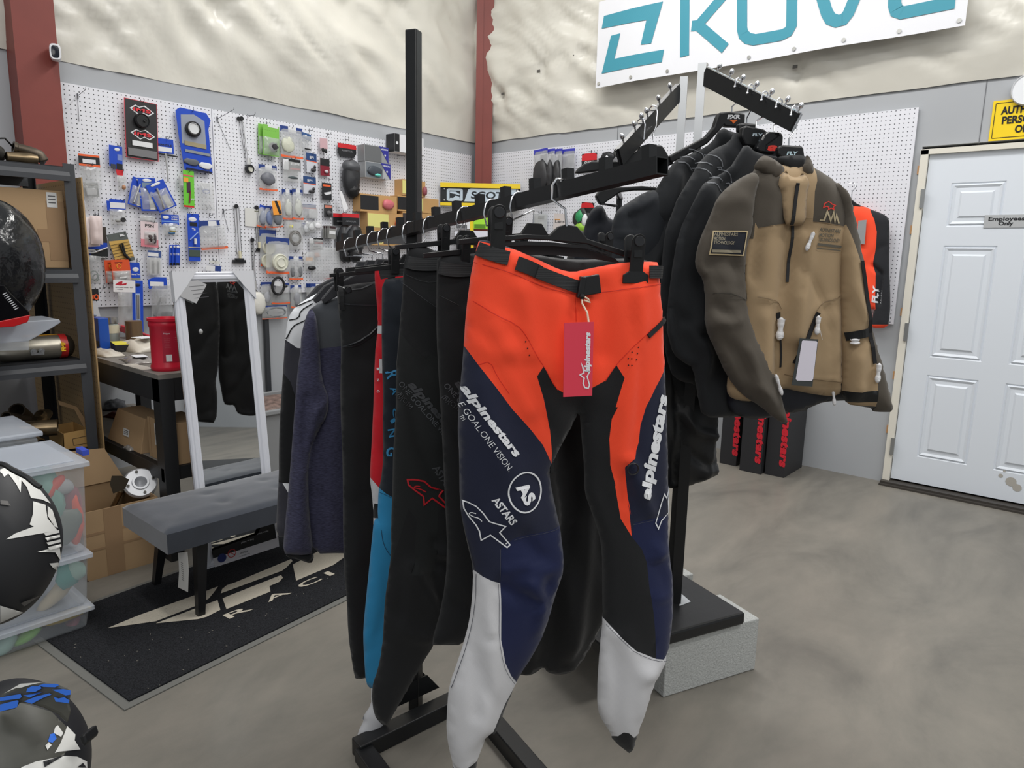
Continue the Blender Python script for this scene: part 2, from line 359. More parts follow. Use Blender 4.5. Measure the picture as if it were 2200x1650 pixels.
bq((1292, 158), (1423, 134), (1428, 107), (1319, 127)); bq((1292, 158), (1315, 150), (1334, 72), (1313, 77))
bs([(1471, 121), (1472, -4)]); bs([(1486, 56), (1500, 54), (1560, -16)]); bs([(1500, 54), (1558, 104)])
bs([(1594, -10), (1594, 62), (1597, 74), (1606, 82), (1620, 85), (1680, 75), (1694, 68), (1701, 56), (1702, -30), (1698, -42), (1686, -48), (1618, -37), (1602, -31), (1595, -20), (1594, -10)])
bs([(1752, -58), (1778, 28), (1786, 42), (1800, 47), (1814, 43), (1824, 30), (1868, -78)])
bs([(2052, -118), (1935, -96), (1924, -88), (1922, 10), (1926, 23), (1938, 27), (2052, 4)]); bs([(1930, -32), (2040, -54)])
b.build('lettering', TEAL, g)
for i in range(9):
    x = BX0+.03+(BX1-BX0-.06)*i/8
    q = MB(); q.lathe((x, yb-.004+wav(x, 0), BZ0+.03), (0, -1, 0), [(.0, .003), (.012, .003), (.012, 0)]); q.build('grommet', C((200, 200, 196), .3, metal=.8), g)
# security camera on the left column
sc = thing('security_camera', 'small white security camera on the red column at left', 'camera', (-4.5, 1.4, 2.5))
p = on(119, 114, (-4.50, 0, 0), (1, 0, 0)); d = (CAM-p); d.z = -.1; d.normalize()
def rbox(n=20, e=.45): return [(math.copysign(abs(math.cos(t))**e, math.cos(t)), math.copysign(abs(math.sin(t))**e, math.sin(t))) for t in [2*math.pi*i/n for i in range(n)]]
def pill(b, c, d, w, h, L, m=None, up=(0, 0, 1), taper=.9):
    d = Vector(d).normalized(); x = Vector(up).cross(d).normalized(); y = d.cross(x); rings = []; n = 20; c = Vector(c)
    for t, s in ((-.5, taper*.85), (-.42, taper), (.38, 1), (.5, .9)): rings.append([c+d*(L*t)+x*(a*w/2*s)+y*(q*h/2*s) for a, q in rbox(n, .6)])
    vs = [v for r in rings for v in r]; b.add(vs, [(i*n+k, i*n+(k+1) % n, (i+1)*n+(k+1) % n, (i+1)*n+k) for i in range(3) for k in range(n)]+[tuple(range(n))[::-1], tuple(range(3*n, 4*n))], m)
b = MB(); pill(b, p, d, .055, .085, .075); b.build('housing', C((232, 232, 236), .35), sc, smooth=True)
b = MB(); pill(b, p+d*.037, d, .036, .062, .006); b.build('lens_window', C((18, 22, 34), .15), sc, smooth=True)
b = MB(); b.tube([p, (-4.549, p.y+.005, p.z)], .012); b.build('mount', C((225, 225, 228)), sc)
# pegboards ----------------------------------------------------------------
def peg_mat(name, col, hole, ax):
    m = M(name, col, .45); nt = m.node_tree; N = nt.nodes; L = nt.links; tc = N.new('ShaderNodeTexCoord'); sp = N.new('ShaderNodeSeparateXYZ'); L.new(tc.outputs['Object'], sp.inputs[0])
    def mm(op, a, b=None):
        n = N.new('ShaderNodeMath'); n.operation = op
        for i, q in enumerate((a, b)):
            if q is None: continue
            if isinstance(q, (int, float)): n.inputs[i].default_value = q
            else: L.new(q, n.inputs[i])
        return n.outputs[0]
    def cell(s): return mm('SUBTRACT', mm('FRACT', mm('ADD', mm('MULTIPLY', s, 1/.0254), 400.0)), .5)
    a = cell(sp.outputs[ax]); c = cell(sp.outputs[2]); d = mm('ADD', mm('MULTIPLY', a, a), mm('MULTIPLY', c, c)); k = mm('LESS_THAN', d, .017)
    mx = N.new('ShaderNodeMixRGB'); L.new(k, mx.inputs[0]); mx.inputs[1].default_value = lin(col)+(1,); mx.inputs[2].default_value = lin(hole)+(1,)
    L.new(mx.outputs[0], N['Principled BSDF'].inputs['Base Color']); return m
PEGL = peg_mat('white_pegboard_holes', (230, 231, 237), (30, 30, 34), 1); PEGB = peg_mat('white_pegboard_holes_back', (228, 229, 236), (74, 76, 84), 0)
XP = XW+.022
def peg(name, lab, c, s, mt): return tag(MB().box(c, s).build(name, mt), lab, 'pegboard', 'pegboards on the shop walls')
peg('pegboard', 'white pegboard sheet on the left wall between the red column and the sheet seam', (XP-.006, 1.90, 1.665), (.012, .87, 1.27), PEGL)
peg('pegboard', 'white pegboard sheet on the left wall running into the red corner column', (XP-.006, 3.56, 1.695), (.012, 2.44, 1.21), PEGL)
peg('pegboard', 'white pegboard sheet on the back wall beside the corner column', (-3.31, YB-.016, 1.70), (2.42, .012, 1.22), PEGB)
peg('pegboard', 'white pegboard sheet on the back wall ending beside the door', (-1.575, YB-.016, 1.665), (1.03, .012, 1.29), PEGB)
# ================================================================ hanging cloth
def pip(poly, x, y):
    c = False; n = len(poly); j = n-1
    for i in range(n):
        xi, yi = poly[i]; xj, yj = poly[j]
        if (yi > y) != (yj > y) and x < (xj-xi)*(y-yi)/(yj-yi)+xi: c = not c
        j = i
    return c
def pipv(poly, X, Y):
    c = np.zeros(len(X), bool); n = len(poly); j = n-1
    for i in range(n):
        xi, yi = poly[i]; xj, yj = poly[j]
        if yi != yj: c ^= ((yi > Y) != (yj > Y)) & (X < (xj-xi)*(Y-yi)/(yj-yi)+xi)
        j = i
    return c
def dseg(P, A, B):
    AB = B-A; L = max(AB@AB, 1e-12); t = np.clip(((P-A)@AB)/L, 0, 1); return np.hypot(*(P-A-t[:, None]*AB).T)
def smooth_poly(p, it=1, closed=True):
    for _ in range(it):
        q = []; n = len(p)
        for i in range(n):
            a, b = p[i], p[(i+1) % n]
            if not closed and i == n-1: break
            q += [(.75*a[0]+.25*b[0], .75*a[1]+.25*b[1]), (.25*a[0]+.75*b[0], .25*a[1]+.75*b[1])]
        p = ([p[0]]+q+[p[-1]]) if not closed else q
    return p
class Cloth:
    """a garment piece hanging in a plane through P; u to the right, v down the drop, n towards the shop"""
    def __init__(s, P, az, outline, thick=.03, R=.07, folds=(), nz=.006, back=.7, seed=1, step=.013, off=0, smooth=1, lean=0, fs=(4, 1.6)):
        a = YAW + math.radians(az)     # az: normal turned from 'straight at the camera'
        s.n = (Vector((math.sin(a), -math.cos(a), 0))*math.cos(math.radians(lean))+Vector((0, 0, math.sin(math.radians(lean))))).normalized()
        s.U = Vector((0, 0, 1)).cross(s.n).normalized(); s.V = s.n.cross(s.U)
        s.P = Vector(P)+s.n*off; s.T = thick; s.R = R; s.nz = nz; s.back = back; s.seed = seed; s.step = step; s.fs = fs
        o = smooth_poly([s.uv(*q) for q in outline], smooth) if smooth else [s.uv(*q) for q in outline]
        s.out = o; s.outa = np.array(o)
        s.folds = [([s.uv(*q) for q in f[0]], f[1], f[2]) for f in folds]
    def uv(s, x, y):
        p = on(x, y, s.P, s.n)-s.P; return (p.dot(s.U), p.dot(s.V))
    def h(s, Q):
        Q = np.asarray(Q, float).reshape(-1, 2); d = np.full(len(Q), 1e9); o = s.outa
        for i in range(len(o)): d = np.minimum(d, dseg(Q, o[i-1], o[i]))
        ins = pipv(s.out, Q[:, 0], Q[:, 1]); d = np.where(ins, d, 0)
        t = np.clip(d/s.R, 0, 1); e = np.sqrt(1-(1-t)**2); hh = s.T*e
        nzv = np.array([noise.noise(Vector((u*s.fs[0]+s.seed*7.1, v*s.fs[1], s.seed))) + .5*noise.noise(Vector((u*s.fs[0]*2.6+v*2, v*s.fs[1]*2.2, s.seed+5))) + .3*noise.noise(Vector((u*14+v*6, v*9-u*4, s.seed+8))) for u, v in Q])
        k = np.clip(d/.03, 0, 1); hh = hh+s.nz*nzv*k*2
        if s.nz > .003:
            rd = np.array([(1-min(1, abs(noise.noise(Vector((u*5+v*2.2+s.seed, v*2.4-u*1.5, s.seed+20))))*4.5))**2 for u, v in Q])
            hh = hh-s.nz*1.4*rd*k
        for pts, w, a in s.folds:
            dd = np.full(len(Q), 1e9); pa = np.array(pts)
            for i in range(len(pa)-1): dd = np.minimum(dd, dseg(Q, pa[i], pa[i+1]))
            hh = hh+1.45*a*np.exp(-(dd/w)**2)*k
        return np.maximum(hh, 0), e, ins
    def w(s, u, v, hh): return s.P+s.U*u+s.V*v+s.n*hh
    def make(s, name, panels, mats, parent):
        """panels: list of (polygon px, material index), later ones win"""
        V = []; E = []
        def addpoly(p):
            o = len(V); n = len(p)
            q = []
            for i in range(n):   # resample edges
                a = Vector(p[i]); b = Vector(p[(i+1) % n]); k = max(1, int((b-a).length/(s.step*1.3)))
                q += [a+(b-a)*t/k for t in range(k)]
            V.extend(q); E.extend((o+i, o+(i+1) % len(q)) for i in range(len(q)))
        addpoly(s.out); P = []
        for poly, mi, *r in panels:
            q = [s.uv(*c) for c in poly]; q = smooth_poly(q, r[0]) if r and r[0] else q; P.append((q, mi)); addpoly(q)
        con = np.array([tuple(v) for v in V]); x0, y0 = s.outa.min(0); x1, y1 = s.outa.max(0); g = []
        j = 0; y = y0
        while y < y1:
            x = x0+(s.step/2 if j % 2 else 0)
            while x < x1: g.append((x, y)); x += s.step
            y += s.step*.87; j += 1
        g = np.array(g); g = g[pipv(s.out, g[:, 0], g[:, 1])]
        if len(g):
            dm = np.full(len(g), 1e9)
            for c in con: dm = np.minimum(dm, np.hypot(g[:, 0]-c[0], g[:, 1]-c[1]))
            g = g[dm > s.step*.5]
        allv = [Vector(v) for v in con]+[Vector(v) for v in g]
        r = delaunay_2d_cdt(allv, E, [], 0, 1e-6); vs = np.array([tuple(v) for v in r[0]]); fs = r[2]
        hh, e, ins = s.h(vs); F = []; mi = []
        onb = np.full(len(vs), 1e9)
        for i in range(len(s.outa)): onb = np.minimum(onb, dseg(vs, s.outa[i-1], s.outa[i]))
        bnd = onb < 1e-5; hh[bnd] = 0
        cen = np.array([vs[list(f)].mean(0) for f in fs]); cin = pipv(s.out, cen[:, 0], cen[:, 1]); idx = np.zeros(len(fs), int)
        for q, k in P: idx[pipv(q, cen[:, 0], cen[:, 1])] = k
        n = len(vs); N2 = {}; B = [s.w(vs[i][0], vs[i][1], hh[i]) for i in range(n)]
        for i in range(n):
            if bnd[i]: N2[i] = i
            else: N2[i] = len(B); B.append(s.w(vs[i][0], vs[i][1], -s.T*s.back*e[i]-.0012))
        for f, c, k in zip(fs, cin, idx):
            if not c: continue
            F.append(list(f)); mi.append(int(k)); F.append([N2[i] for i in f][::-1]); mi.append(int(k))
        b = MB(); b.v = [tuple(v) for v in B]; b.f = F; b.mi = mi
        used = sorted({i for f in F for i in f}); mp = {o: i for i, o in enumerate(used)}
        b.v = [b.v[i] for i in used]; b.f = [[mp[i] for i in f] for f in F]
        return b.build(name, mats, parent, smooth='full')
    def warp(s, pts, lift=.0016):
        pts = np.asarray(pts, float); hh, e, _ = s.h(pts); return [s.w(u, v, x+lift) for (u, v), x in zip(pts, hh)]
    def text(s, t, a, b, hpx, mat, parent, bold=0.0, shear=0, name='lettering', lift=.0018, skew=None):
        """lettering from pixel a (baseline start) to pixel b (baseline end), hpx letter height px"""
        A = Vector(s.uv(*a)); B_ = Vector(s.uv(*b)); d = (B_-A); W = d.length; d.normalize(); n = Vector((d.y, -d.x))
        if n.y < 0 and False: n = -n
        vs, fs = text_geo(t, bold)
        if not len(vs): return
        n = Vector((-d.y, d.x)); sc = W/vs[:, 0].max(); hh = hpx*(CAM-s.P).length/FOC/.7
        me = MB(); pts = [A+d*(x*sc+shear*y*hh)+n*(y*hh) for x, y in vs]
        # split big faces so that the print follows the cloth
        bm = bmesh.new(); bv = [bm.verts.new((p.x, p.y, 0)) for p in pts]
        for f in fs:
            try: bm.faces.new([bv[i] for i in f])
            except ValueError: pass
        if W > .06:
            for _ in range(2):
                es = [e for e in bm.edges if e.calc_length() > .012]
                if es: bmesh.ops.subdivide_edges(bm, edges=es, cuts=1)
            bmesh.ops.triangulate(bm, faces=bm.faces)
        bm.verts.index_update(); q = [(v.co.x, v.co.y) for v in bm.verts]; ff = [[v.index for v in f.verts] for f in bm.faces]; bm.free()
        me.add(s.warp(q, lift), ff); return me.build(name, mat, parent)
    def line(s, pts, wpx, mat, parent, name='stitching', closed=False, lift=.0016, sm=1, b=None, m=0):
        wd = wpx*(CAM-s.P).length/FOC; q = [s.uv(*p) for p in pts]
        if sm: q = smooth_poly(q, sm, closed)
        r = []; n = len(q)
        for i in range(n if closed else n-1):
            a = Vector(q[i]); c = Vector(q[(i+1) % n]); k = max(1, int((c-a).length/.012)); r += [tuple(a+(c-a)*t/k) for t in range(k)]
        if not closed: r.append(q[-1])
        tmp = MB(); stroke(tmp, r, wd, lambda u, v: (u, v, 0), closed)
        b2 = b or MB(); b2.add(s.warp([(v[0], v[1]) for v in tmp.v], lift), tmp.f, m)
        if b is None: return b2.build(name, mat, parent)
    def patch(s, poly, mat, parent, name='patch', lift=.002, sm=0, thick=.0):
        q = [s.uv(*p) for p in poly]; q = smooth_poly(q, sm) if sm else q
        n = len(q); rr = []
        for i in range(n):
            a = Vector(q[i]); c = Vector(q[(i+1) % n]); k = max(1, int((c-a).length/.014)); rr += [a+(c-a)*t/k for t in range(k)]
        x0 = min(v.x for v in rr); x1 = max(v.x for v in rr); y0 = min(v.y for v in rr); y1 = max(v.y for v in rr); g = []
        x = x0
        while x < x1:
            y = y0
            while y < y1:
                if pip(q, x, y): g.append(Vector((x, y)))
                y += .014
            x += .014
        ra = np.array([tuple(v) for v in rr]); g = [v for v in g if np.hypot(ra[:, 0]-v.x, ra[:, 1]-v.y).min() > .006]
        E = [(i, (i+1) % len(rr)) for i in range(len(rr))]
        r = delaunay_2d_cdt(rr+g, E, [], 0, 1e-6); vs = [tuple(v) for v in r[0]]
        fs = [f for f in r[2] if pip(q, sum(vs[i][0] for i in f)/3, sum(vs[i][1] for i in f)/3)]
        b = MB(); b.add(s.warp(vs, lift), fs); o = b.build(name, mat, parent, smooth='full')
        if thick: md = o.modifiers.new('s', 'SOLIDIFY'); md.thickness = thick; md.offset = 0
        return o
def zc(ox, oy, sc):
    """read pixel lists off an enlarged crop"""
    return lambda L: [(ox+x/sc, oy+y/sc) for x, y in L]
def fab(name, col, rough=.85, bump=.25, bscale=700, sheen=.12, **k): return M(name, col, rough, bump=bump, bscale=bscale, sheen=sheen, spec=.3, bdist=.0008, **k)
BLK = fab('black_fabric', (29, 30, 32)); BLK2 = fab('black_satin_fabric', (21, 22, 24), .6); BLKM = M('matt_black_plastic', (24, 25, 27), .42); WHP = M('white_print', (232, 234, 238), .5)
NAVY = fab('navy_fabric', (32, 36, 56)); NAVY2 = fab('dark_blue_fabric', (24, 32, 68), .6); ORG = fab('orange_red_fabric', (255, 80, 48), .8); WFAB = fab('off_white_fabric', (206, 206, 209), .8)
WEB = M('black_webbing', (38, 39, 41), .7, bump=.8, bscale=1, aniso=(1, 1, 300), bdist=.002)
CHR = M('chrome', (225, 226, 230), .16, metal=1); STEEL = M('dull_galvanised_steel', (176, 178, 180), .34, metal=1, bump=.05, bscale=40)
BSTL = M('black_painted_steel', (27, 28, 30), .33, bump=.12, bscale=50, spec=.5)
WBAG = M('clear_poly_film', (235, 238, 240), .25)
# ================================================================ front rack
def armpt(n, y=None):
    x = (734-3.6*n)/(1-.0386*n); return x, 2.22*(1-.0386*n)
def arm_y(x): return 530+(x-734)*(356-530)/(1425-734)
A0 = dp(730, 530, 2.225); A1 = dp(1423, 356, 2.22*(1-.0386*13.44))
AD = (A1-A0).normalized()
def armp(n): return A0+(A1-A0)*(n/13.44)
ra = thing('garment_rack', 'black square-tube garment rack with a long sloping arm of short pegs', 'rack', (0, 0, 0))
pp = dp(905, 492, 1.79); base = fl(893, 1522); pp = Vector((base.x, base.y, 0))
ra.location = (base.x, base.y, 0); ra['_o'] = tuple(ra.location)
topz = on(903, 66, (base.x, base.y, 0), (FW.x, FW.y, 0)).z
b = MB(); rA = rotm('Z', 20)
b.box((base.x, base.y, topz/2), (.033, .033, topz), rA); b.build('post', BSTL, ra, bevel=.003)
# the arm is carried beside the post
b = MB(); tw = .030
d = AD; x = d.cross(Vector((0, 0, 1))).normalized(); y = x.cross(d).normalized(); t = .0022
def tubebox(b, p0, p1, w, h, t=.0022):
    d = (p1-p0).normalized(); x = d.cross(Vector((0, 0, 1))).normalized(); y = x.cross(d)
    vs = []
    for p in (p0, p1):
        for k in (0, t): vs += [p+x*(a*(w/2-k))+y*(q*(h/2-k)) for a, q in ((-1, -1), (1, -1), (1, 1), (-1, 1))]
    f = []
    for i in range(4):
        j = (i+1) % 4; f += [(i, j, 8+j, 8+i), (4+i, 12+i, 12+j, 4+j), (i, 4+i, 4+j, j), (8+i, 8+j, 12+j, 12+i)]
    b.add(vs, f)
tubebox(b, A0, A1, .026, .027); b.build('arm', BSTL, ra)
for i in range(14):
    p = armp(i)+y*.0135-x*.018; b = MB(); tubebox(b, p-y*.004, p+y*.028, .017, .017, .0015); b.build('peg', BSTL, ra)
p = armp(5.46); b = MB(); b.bar(p, Vector((base.x, base.y, p.z)), .03, .03); b.build('bracket', BSTL, ra)
# feet
f0 = fl(757, 1612); f1 = fl(975, 1507); dd = (f1-f0).normalized()
b = MB(); b.bar(fl(765, 1612, .025), fl(1010, 1492, .025), .05, .05); b.build('foot_bar', BSTL, ra, bevel=.003)
b = MB(); b.bar(fl(1050, 1545, .025), fl(1172, 1690, .025), .05, .05); b.build('foot_bar', BSTL, ra, bevel=.003)
b = MB(); b.bar(fl(780, 1615, .02), fl(840, 1700, .02), .05, .04); b.build('foot_bar', BSTL, ra, bevel=.003)
b = MB(); b.bar(fl(975, 1510, .022), fl(1062, 1560, .022), .05, .045); b.build('foot_bar', BSTL, ra, bevel=.003)
b = MB(); side = Vector((-dd.y, dd.x, 0))
for s in (-1, 1):
    q = pp+side*s*.02
    b.prism([q+dd*s2*.075+Vector((0, 0, .05)) if True else 0 for s2 in (-1, 1)]+[q+dd*.03+Vector((0, 0, .11)), q-dd*.03+Vector((0, 0, .11))], side*.005)
b.build('gusset', BSTL, ra)
# ---- hangers
def hook(b, top, r, drop, dirv, t=.0021, tip=0):
    """wire hook over a tube whose upper edge is at top, then down to the hanger"""
    dv = Vector(dirv).normalized(); z = Vector((0, 0, 1)); pts = []
    for k in range(0, 11):
        a = math.radians(200-20*k); pts.append(top+dv*(math.cos(a)*r)+z*(math.sin(a)*r-r*.1))
    pts = [pts[0]-z*.012-dv*.001]+pts
    pts += [top+dv*r*.95-z*drop*.45, top+dv*r*.2-z*drop*.7, top-z*drop]
    pts = [Vector(p) for p in smooth_poly([tuple(p) for p in []], 0)] if False else pts
    b.tube(pts, t, 6)
    b.ell(pts[0], (.0032, .0032, .0045), n=8)
def clip(parent, c, n, U, lng=.075, w=.022, th=.03, flare=False):
    """two-jaw hanger clip centred at c"""
    z = Vector((0, 0, 1)); R = basis(U, n, z); b = MB()
    for s in (-1, 1):
        prof = []
        for k in range(13): a = math.pi*k/12; prof.append((math.cos(a)*w/2, lng/2-w/2+math.sin(a)*w/2))
        prof += [(-w/2, -lng*.35), (-w/2, -lng/2)] + [(w/2, -lng/2), (w/2, -lng*.35)]
        if flare: prof = prof[:13]+[(-w/2, -lng*.25), (-w*.95, -lng*.33), (-w*.95, -lng/2), (w*.95, -lng/2), (w*.95, -lng*.33), (w/2, -lng*.25)]
        o = [c+U*u+z*v+n*(s*(th/2*(.55+.45*max(0, v/lng*2)))) for u, v in prof]
        b.prism(o, n*.004*s)
    b.box(c+z*lng*.1, (w*.6, th, .014), R)
    b.build('clip', BLKM, parent, bevel=.001)
    b = MB(); b.lathe(c+z*(lng/2-w*.5)+n*(th/2+.0035), n, [(0, .0008), (w*.33, .0008), (w*.36, 0)], 20); b.build('rivet', M('rivet_black', (40, 41, 44), .3), parent)
# ================================================================ the orange riding pants
z2 = zc(940, 500, 2.75); z3 = zc(900, 1000, 2.5385)
hk = armp(10.95); P1 = dp(1215, 600, 1.27)
out = z2([(238,60),(255,36),(400,75),(520,125),(640,180),(720,218),(800,234),(880,215),(980,195),(1100,175),(1250,170),(1313,176),(1312,320),(1330,480),(1338,740),(1345,850),(1350,1000),(1360,1250),(1361,1500)]) + \
 z3([(1362,110),(1358,300),(1365,480),(1388,650),(1384,850),(1357,1030),(1305,1130),(1255,1260),(1217,1390),(1187,1475),(1160,1560),(1145,1570),(1052,1492),(1050,1466),(1000,1392),(975,1335),(972,1220),(978,1100),(990,960),(1003,826),(1000,700),(1000,600),(998,480),(985,380),(940,250),(900,140)]) + \
 z2([(868,1400),(850,1200),(838,1040),(790,1150),(740,1240),(690,1335),(660,1400)]) + \
 z3([(715,80),(745,230),(770,340),(790,500),(786,590),(740,720),(690,900),(620,1040),(545,1150),(505,1240),(445,1390),(418,1465),(375,1455),(340,1540),(310,1640),(295,1760),(180,1750),(188,1640),(165,1550),(149,1450),(155,1300),(165,1200),(200,1100),(240,980),(275,850),(290,720),(298,565),(262,420),(236,300),(222,200)]) + \
 z2([(128,1300),(119,1200),(124,1000),(140,850),(155,665),(165,500),(185,330),(205,200)])
folds = [(z2([(200,400),(330,480),(440,530),(500,590)]), .006, .002), (z2([(480,330),(520,560),(540,700)]), .016, .006), (z2([(700,360),(690,560),(640,800)]), .02, .006),
 (z2([(950,330),(965,560),(950,700)]), .02, -.006), (z2([(1150,350),(1160,520),(1120,760),(1080,1000),(1060,1300)]), .018, .007), (z2([(330,560),(420,800),(520,1020)]), .02, .006), (z2([(800,380),(815,700)]), .006, -.004),
 (z2([(220,640),(330,700),(420,680)]), .02, .005), (z2([(230,900),(300,1150),(420,1400),(470,1600)]), .03, .006), (z3([(440,530),(560,510),(680,540),(790,548)]), .006, .004), (z3([(450,620),(520,670),(620,710)]), .012, -.007),
 (z3([(600,600),(650,700),(665,800),(650,880)]), .014, .010), (z3([(690,620),(710,760),(650,900)]), .012, -.008), (z3([(340,600),(350,740),(380,860)]), .01, .006), (z3([(290,850),(300,1050),(300,1300)]), .012, -.004),
 (z3([(560,350),(600,420),(640,480)]), .014, -.004), (z3([(1230,470),(1280,475),(1330,455)]), .006, .005), (z3([(1250,680),(1310,690),(1385,680)]), .006, .004), (z3([(1270,420),(1310,460)]), .01, .006), (z3([(1230,1080),(1290,1110),(1340,1060)]), .02, .010),
 (z3([(1030,950),(1060,1150),(1040,1400)]), .012, -.006), (z3([(1090,900),(1180,1100),(1200,1300)]), .02, .006), (z2([(1110,1330),(1160,1420),(1200,1520)]), .012, .008), (z2([(1080,1420),(1090,1560)]), .01, -.006), (z3([(1150,60),(1190,150),(1240,220)]), .012, .006),
 (z2([(760,1240),(700,1400)]), .02, .004), (z3([(380,950),(400,1150),(330,1450)]), .02, .006), (z3([(160,1300),(180,1450),(230,1600)]), .01, .004)]
c1 = Cloth(P1, 12, out, thick=.034, R=.075, folds=folds, seed=3, nz=.0045, step=.011)
p1 = thing('riding_pants', 'orange, navy and white motocross pants hanging nearest on the front rack', 'pants', (c1.P.x, c1.P.y, .25))
orange = z2([(120,20),(700,160),(800,180),(1350,120),(1400,400),(1400,760),(1338,765),(1320,810),(1260,900),(1200,1010),(1170,1120),(1160,1220),(1135,1310),(1075,1360),(1090,1420),(1105,1550),(1115,1640)])+z3([(1120,180),(1128,280),(1136,362),(1080,270),(1045,80)])+ \
 z2([(1030,1480),(995,1350),(988,1200),(1000,1080),(1035,950),(1066,840),(1025,768),(960,860),(850,920),(745,943),(680,905),(640,850),(597,768),(560,830),(600,960),(645,1150),(660,1290),(662,1352),(600,1230),(520,1130),(420,1020),(330,900),(225,765),(156,668),(110,640)])
white_l = z3([(296,562),(430,610),(432,760),(430,900),(455,1030),(490,1110),(527,1165),(500,1212),(468,1262),(430,1345),(400,1420),(350,1510),(311,1590),(240,1612),(190,1638),(120,1640),(100,1200),(250,800)])
knee_l = z3([(430,420),(500,365),(620,340),(765,325),(900,300),(900,800),(560,1300),(527,1165),(490,1110),(455,1030),(430,900),(432,760),(430,610)])
cuff_l = z3([(150,1652),(190,1638),(240,1612),(311,1590),(330,1600),(380,1450),(430,1345),(468,1262),(500,1212),(527,1165),(640,1160),(420,1800),(100,1800)])
side_l = z3([(200,100),(238,300),(262,400),(298,562),(250,562),(150,400)])
black_r = z2([(838,1010),(1030,1010),(1000,1080),(988,1200),(995,1350),(1030,1480)])+z3([(1045,80),(1080,270),(1136,362),(1190,430),(1215,500),(1226,640),(1245,760),(1256,880),(1262,1010),(1150,960),(1080,900),(1005,828),(930,700),(850,100)])
gus = z2([(560,830),(597,768),(640,850),(680,905),(745,943),(850,920),(960,860),(1025,768),(1066,840),(1035,950),(1000,1080),(840,1120),(760,1210),(690,1335),(664,1420),(662,1352),(660,1290),(645,1150),(603,960)])
knee_r = z3([(1136,362),(1150,290),(1200,275),(1260,265),(1420,260),(1420,1030),(1357,1032),(1262,1012),(1256,880),(1245,760),(1226,640),(1215,500),(1190,430)])
white_r = z3([(1005,828),(1080,900),(1150,960),(1262,1010),(1357,1034),(1420,1030),(1300,1500),(1190,1475),(1150,1443),(1117,1408),(1092,1410),(1048,1480),(940,1400),(940,800)])
cuff_r = z3([(1048,1480),(1092,1410),(1117,1408),(1150,1443),(1190,1475),(1200,1600),(1040,1600)])
strip_r = z3([(1003,828),(985,960),(978,1100),(960,1340),(930,1340),(930,800)])
c1.make('pants_body', [(orange, 1), (knee_l, 2), (white_l, 3), (cuff_l, 4), (side_l, 4), (gus, 4), (black_r, 4), (knee_r, 2), (white_r, 3), (cuff_r, 4)], [NAVY, ORG, NAVY2, WFAB, BLK], p1)
# inside of the waist, seen over the front band
U1, V1, n1 = c1.U, c1.V, c1.n
bk = Cloth(P1, 12, z2([(300,60),(420,90),(560,125),(700,150),(830,160),(980,155),(1130,150),(1250,165),(1300,185),(1290,330),(300,300)]), thick=.012, R=.05, off=-.07, seed=5, nz=.002, smooth=1)
bk.make('waist_lining', [(z2([(300,60),(800,140),(1300,150),(1300,172),(1130,170),(980,172),(830,178),(600,150),(300,80)]), 1)], [BLK2, M('lining_ribbed', (30, 31, 34), .6)], p1)
c1.line(z2([(212,175),(420,235),(560,300),(700,345),(800,360),(870,360),(980,345),(1150,318),(1308,300)]), 1.2, C((200, 40, 24)), p1, 'waist_seam')

for L in ([(200,400),(330,480),(440,530),(492,590),(560,720),(600,775),(640,855),(680,908)], [(1330,500),(1195,585),(1100,670),(1020,770),(960,862)], [(225,765),(290,740),(330,830),(400,930)], [(790,375),(795,520)]): c1.line(z2(L), 1.3, C((214, 44, 26)), p1, 'seam')


for L in ([(306,575),(304,700),(285,850),(250,980),(210,1095),(172,1200)], [(420,612),(420,760),(418,900),(444,1035),(480,1115),(518,1170)], [(1010,850),(1080,912),(1150,972),(1262,1020),(1350,1042)], [(425,600),(428,420)], [(300,560),(262,400)], [(500,372),(620,345),(760,330)], [(1140,298),(1200,282),(1250,275)]): c1.line(z3(L), .9, C((70, 72, 84)), p1, 'stitching')

# belt
def strip(c, mid, wpx, mat, parent, name, lift=.006, th=.003):
    b = MB(); q = [c.uv(*p) for p in mid]; q = smooth_poly(q, 2, False); wd = wpx*(CAM-c.P).length/FOC
    tmp = MB(); stroke(tmp, q, wd, lambda u, v: (u, v, 0)); W2 = c.warp([(v[0], v[1]) for v in tmp.v], lift); n2_ = len(W2)//2
    mx_ = [max((W2[i]-c.P).dot(c.n), (W2[i+n2_]-c.P).dot(c.n)) for i in range(n2_)]
    W2 = [p+c.n*((mx_[i % n2_]-(p-c.P).dot(c.n))*.75) for i, p in enumerate(W2)]; b.add(W2, tmp.f)
    o = b.build(name, mat, parent); s = o.modifiers.new('s', 'SOLIDIFY'); s.thickness = th; s.offset = 0; return o
strip(c1, z2([(232,95),(300,125),(400,152)]), 28, WEB, p1, 'belt_end', .004)
strip(c1, z2([(445,178),(520,205),(580,235)]), 28, BLKM, p1, 'velcro_tab', .005)
strip(c1, z2([(560,228),(680,275),(800,318),(850,322)]), 26, WEB, p1, 'belt', .008)
strip(c1, z2([(1216,230),(1270,230),(1325,234)]), 27, WEB, p1, 'belt_end', .005)
def cbox(c, px, w, h, t, lift, mat, parent, name, rot=0, bev=.002):
    u, v = c.uv(*px); p = c.warp([(u, v)], lift)[0]; R = basis(c.U, c.V, c.n) @ rotm('Z', rot)
    return MB().box(p, (w, h, t), R).build(name, mat, parent, bevel=bev)
bb = z2([(870,305),(815,318),(905,300)])
cbox(c1, bb[1], .012, .038, .012, .016, BLKM, p1, 'buckle', -8); cbox(c1, bb[0], .034, .034, .010, .017, BLKM, p1, 'buckle', 10); cbox(c1, bb[2], .012, .030, .012, .016, BLKM, p1, 'buckle', 10)
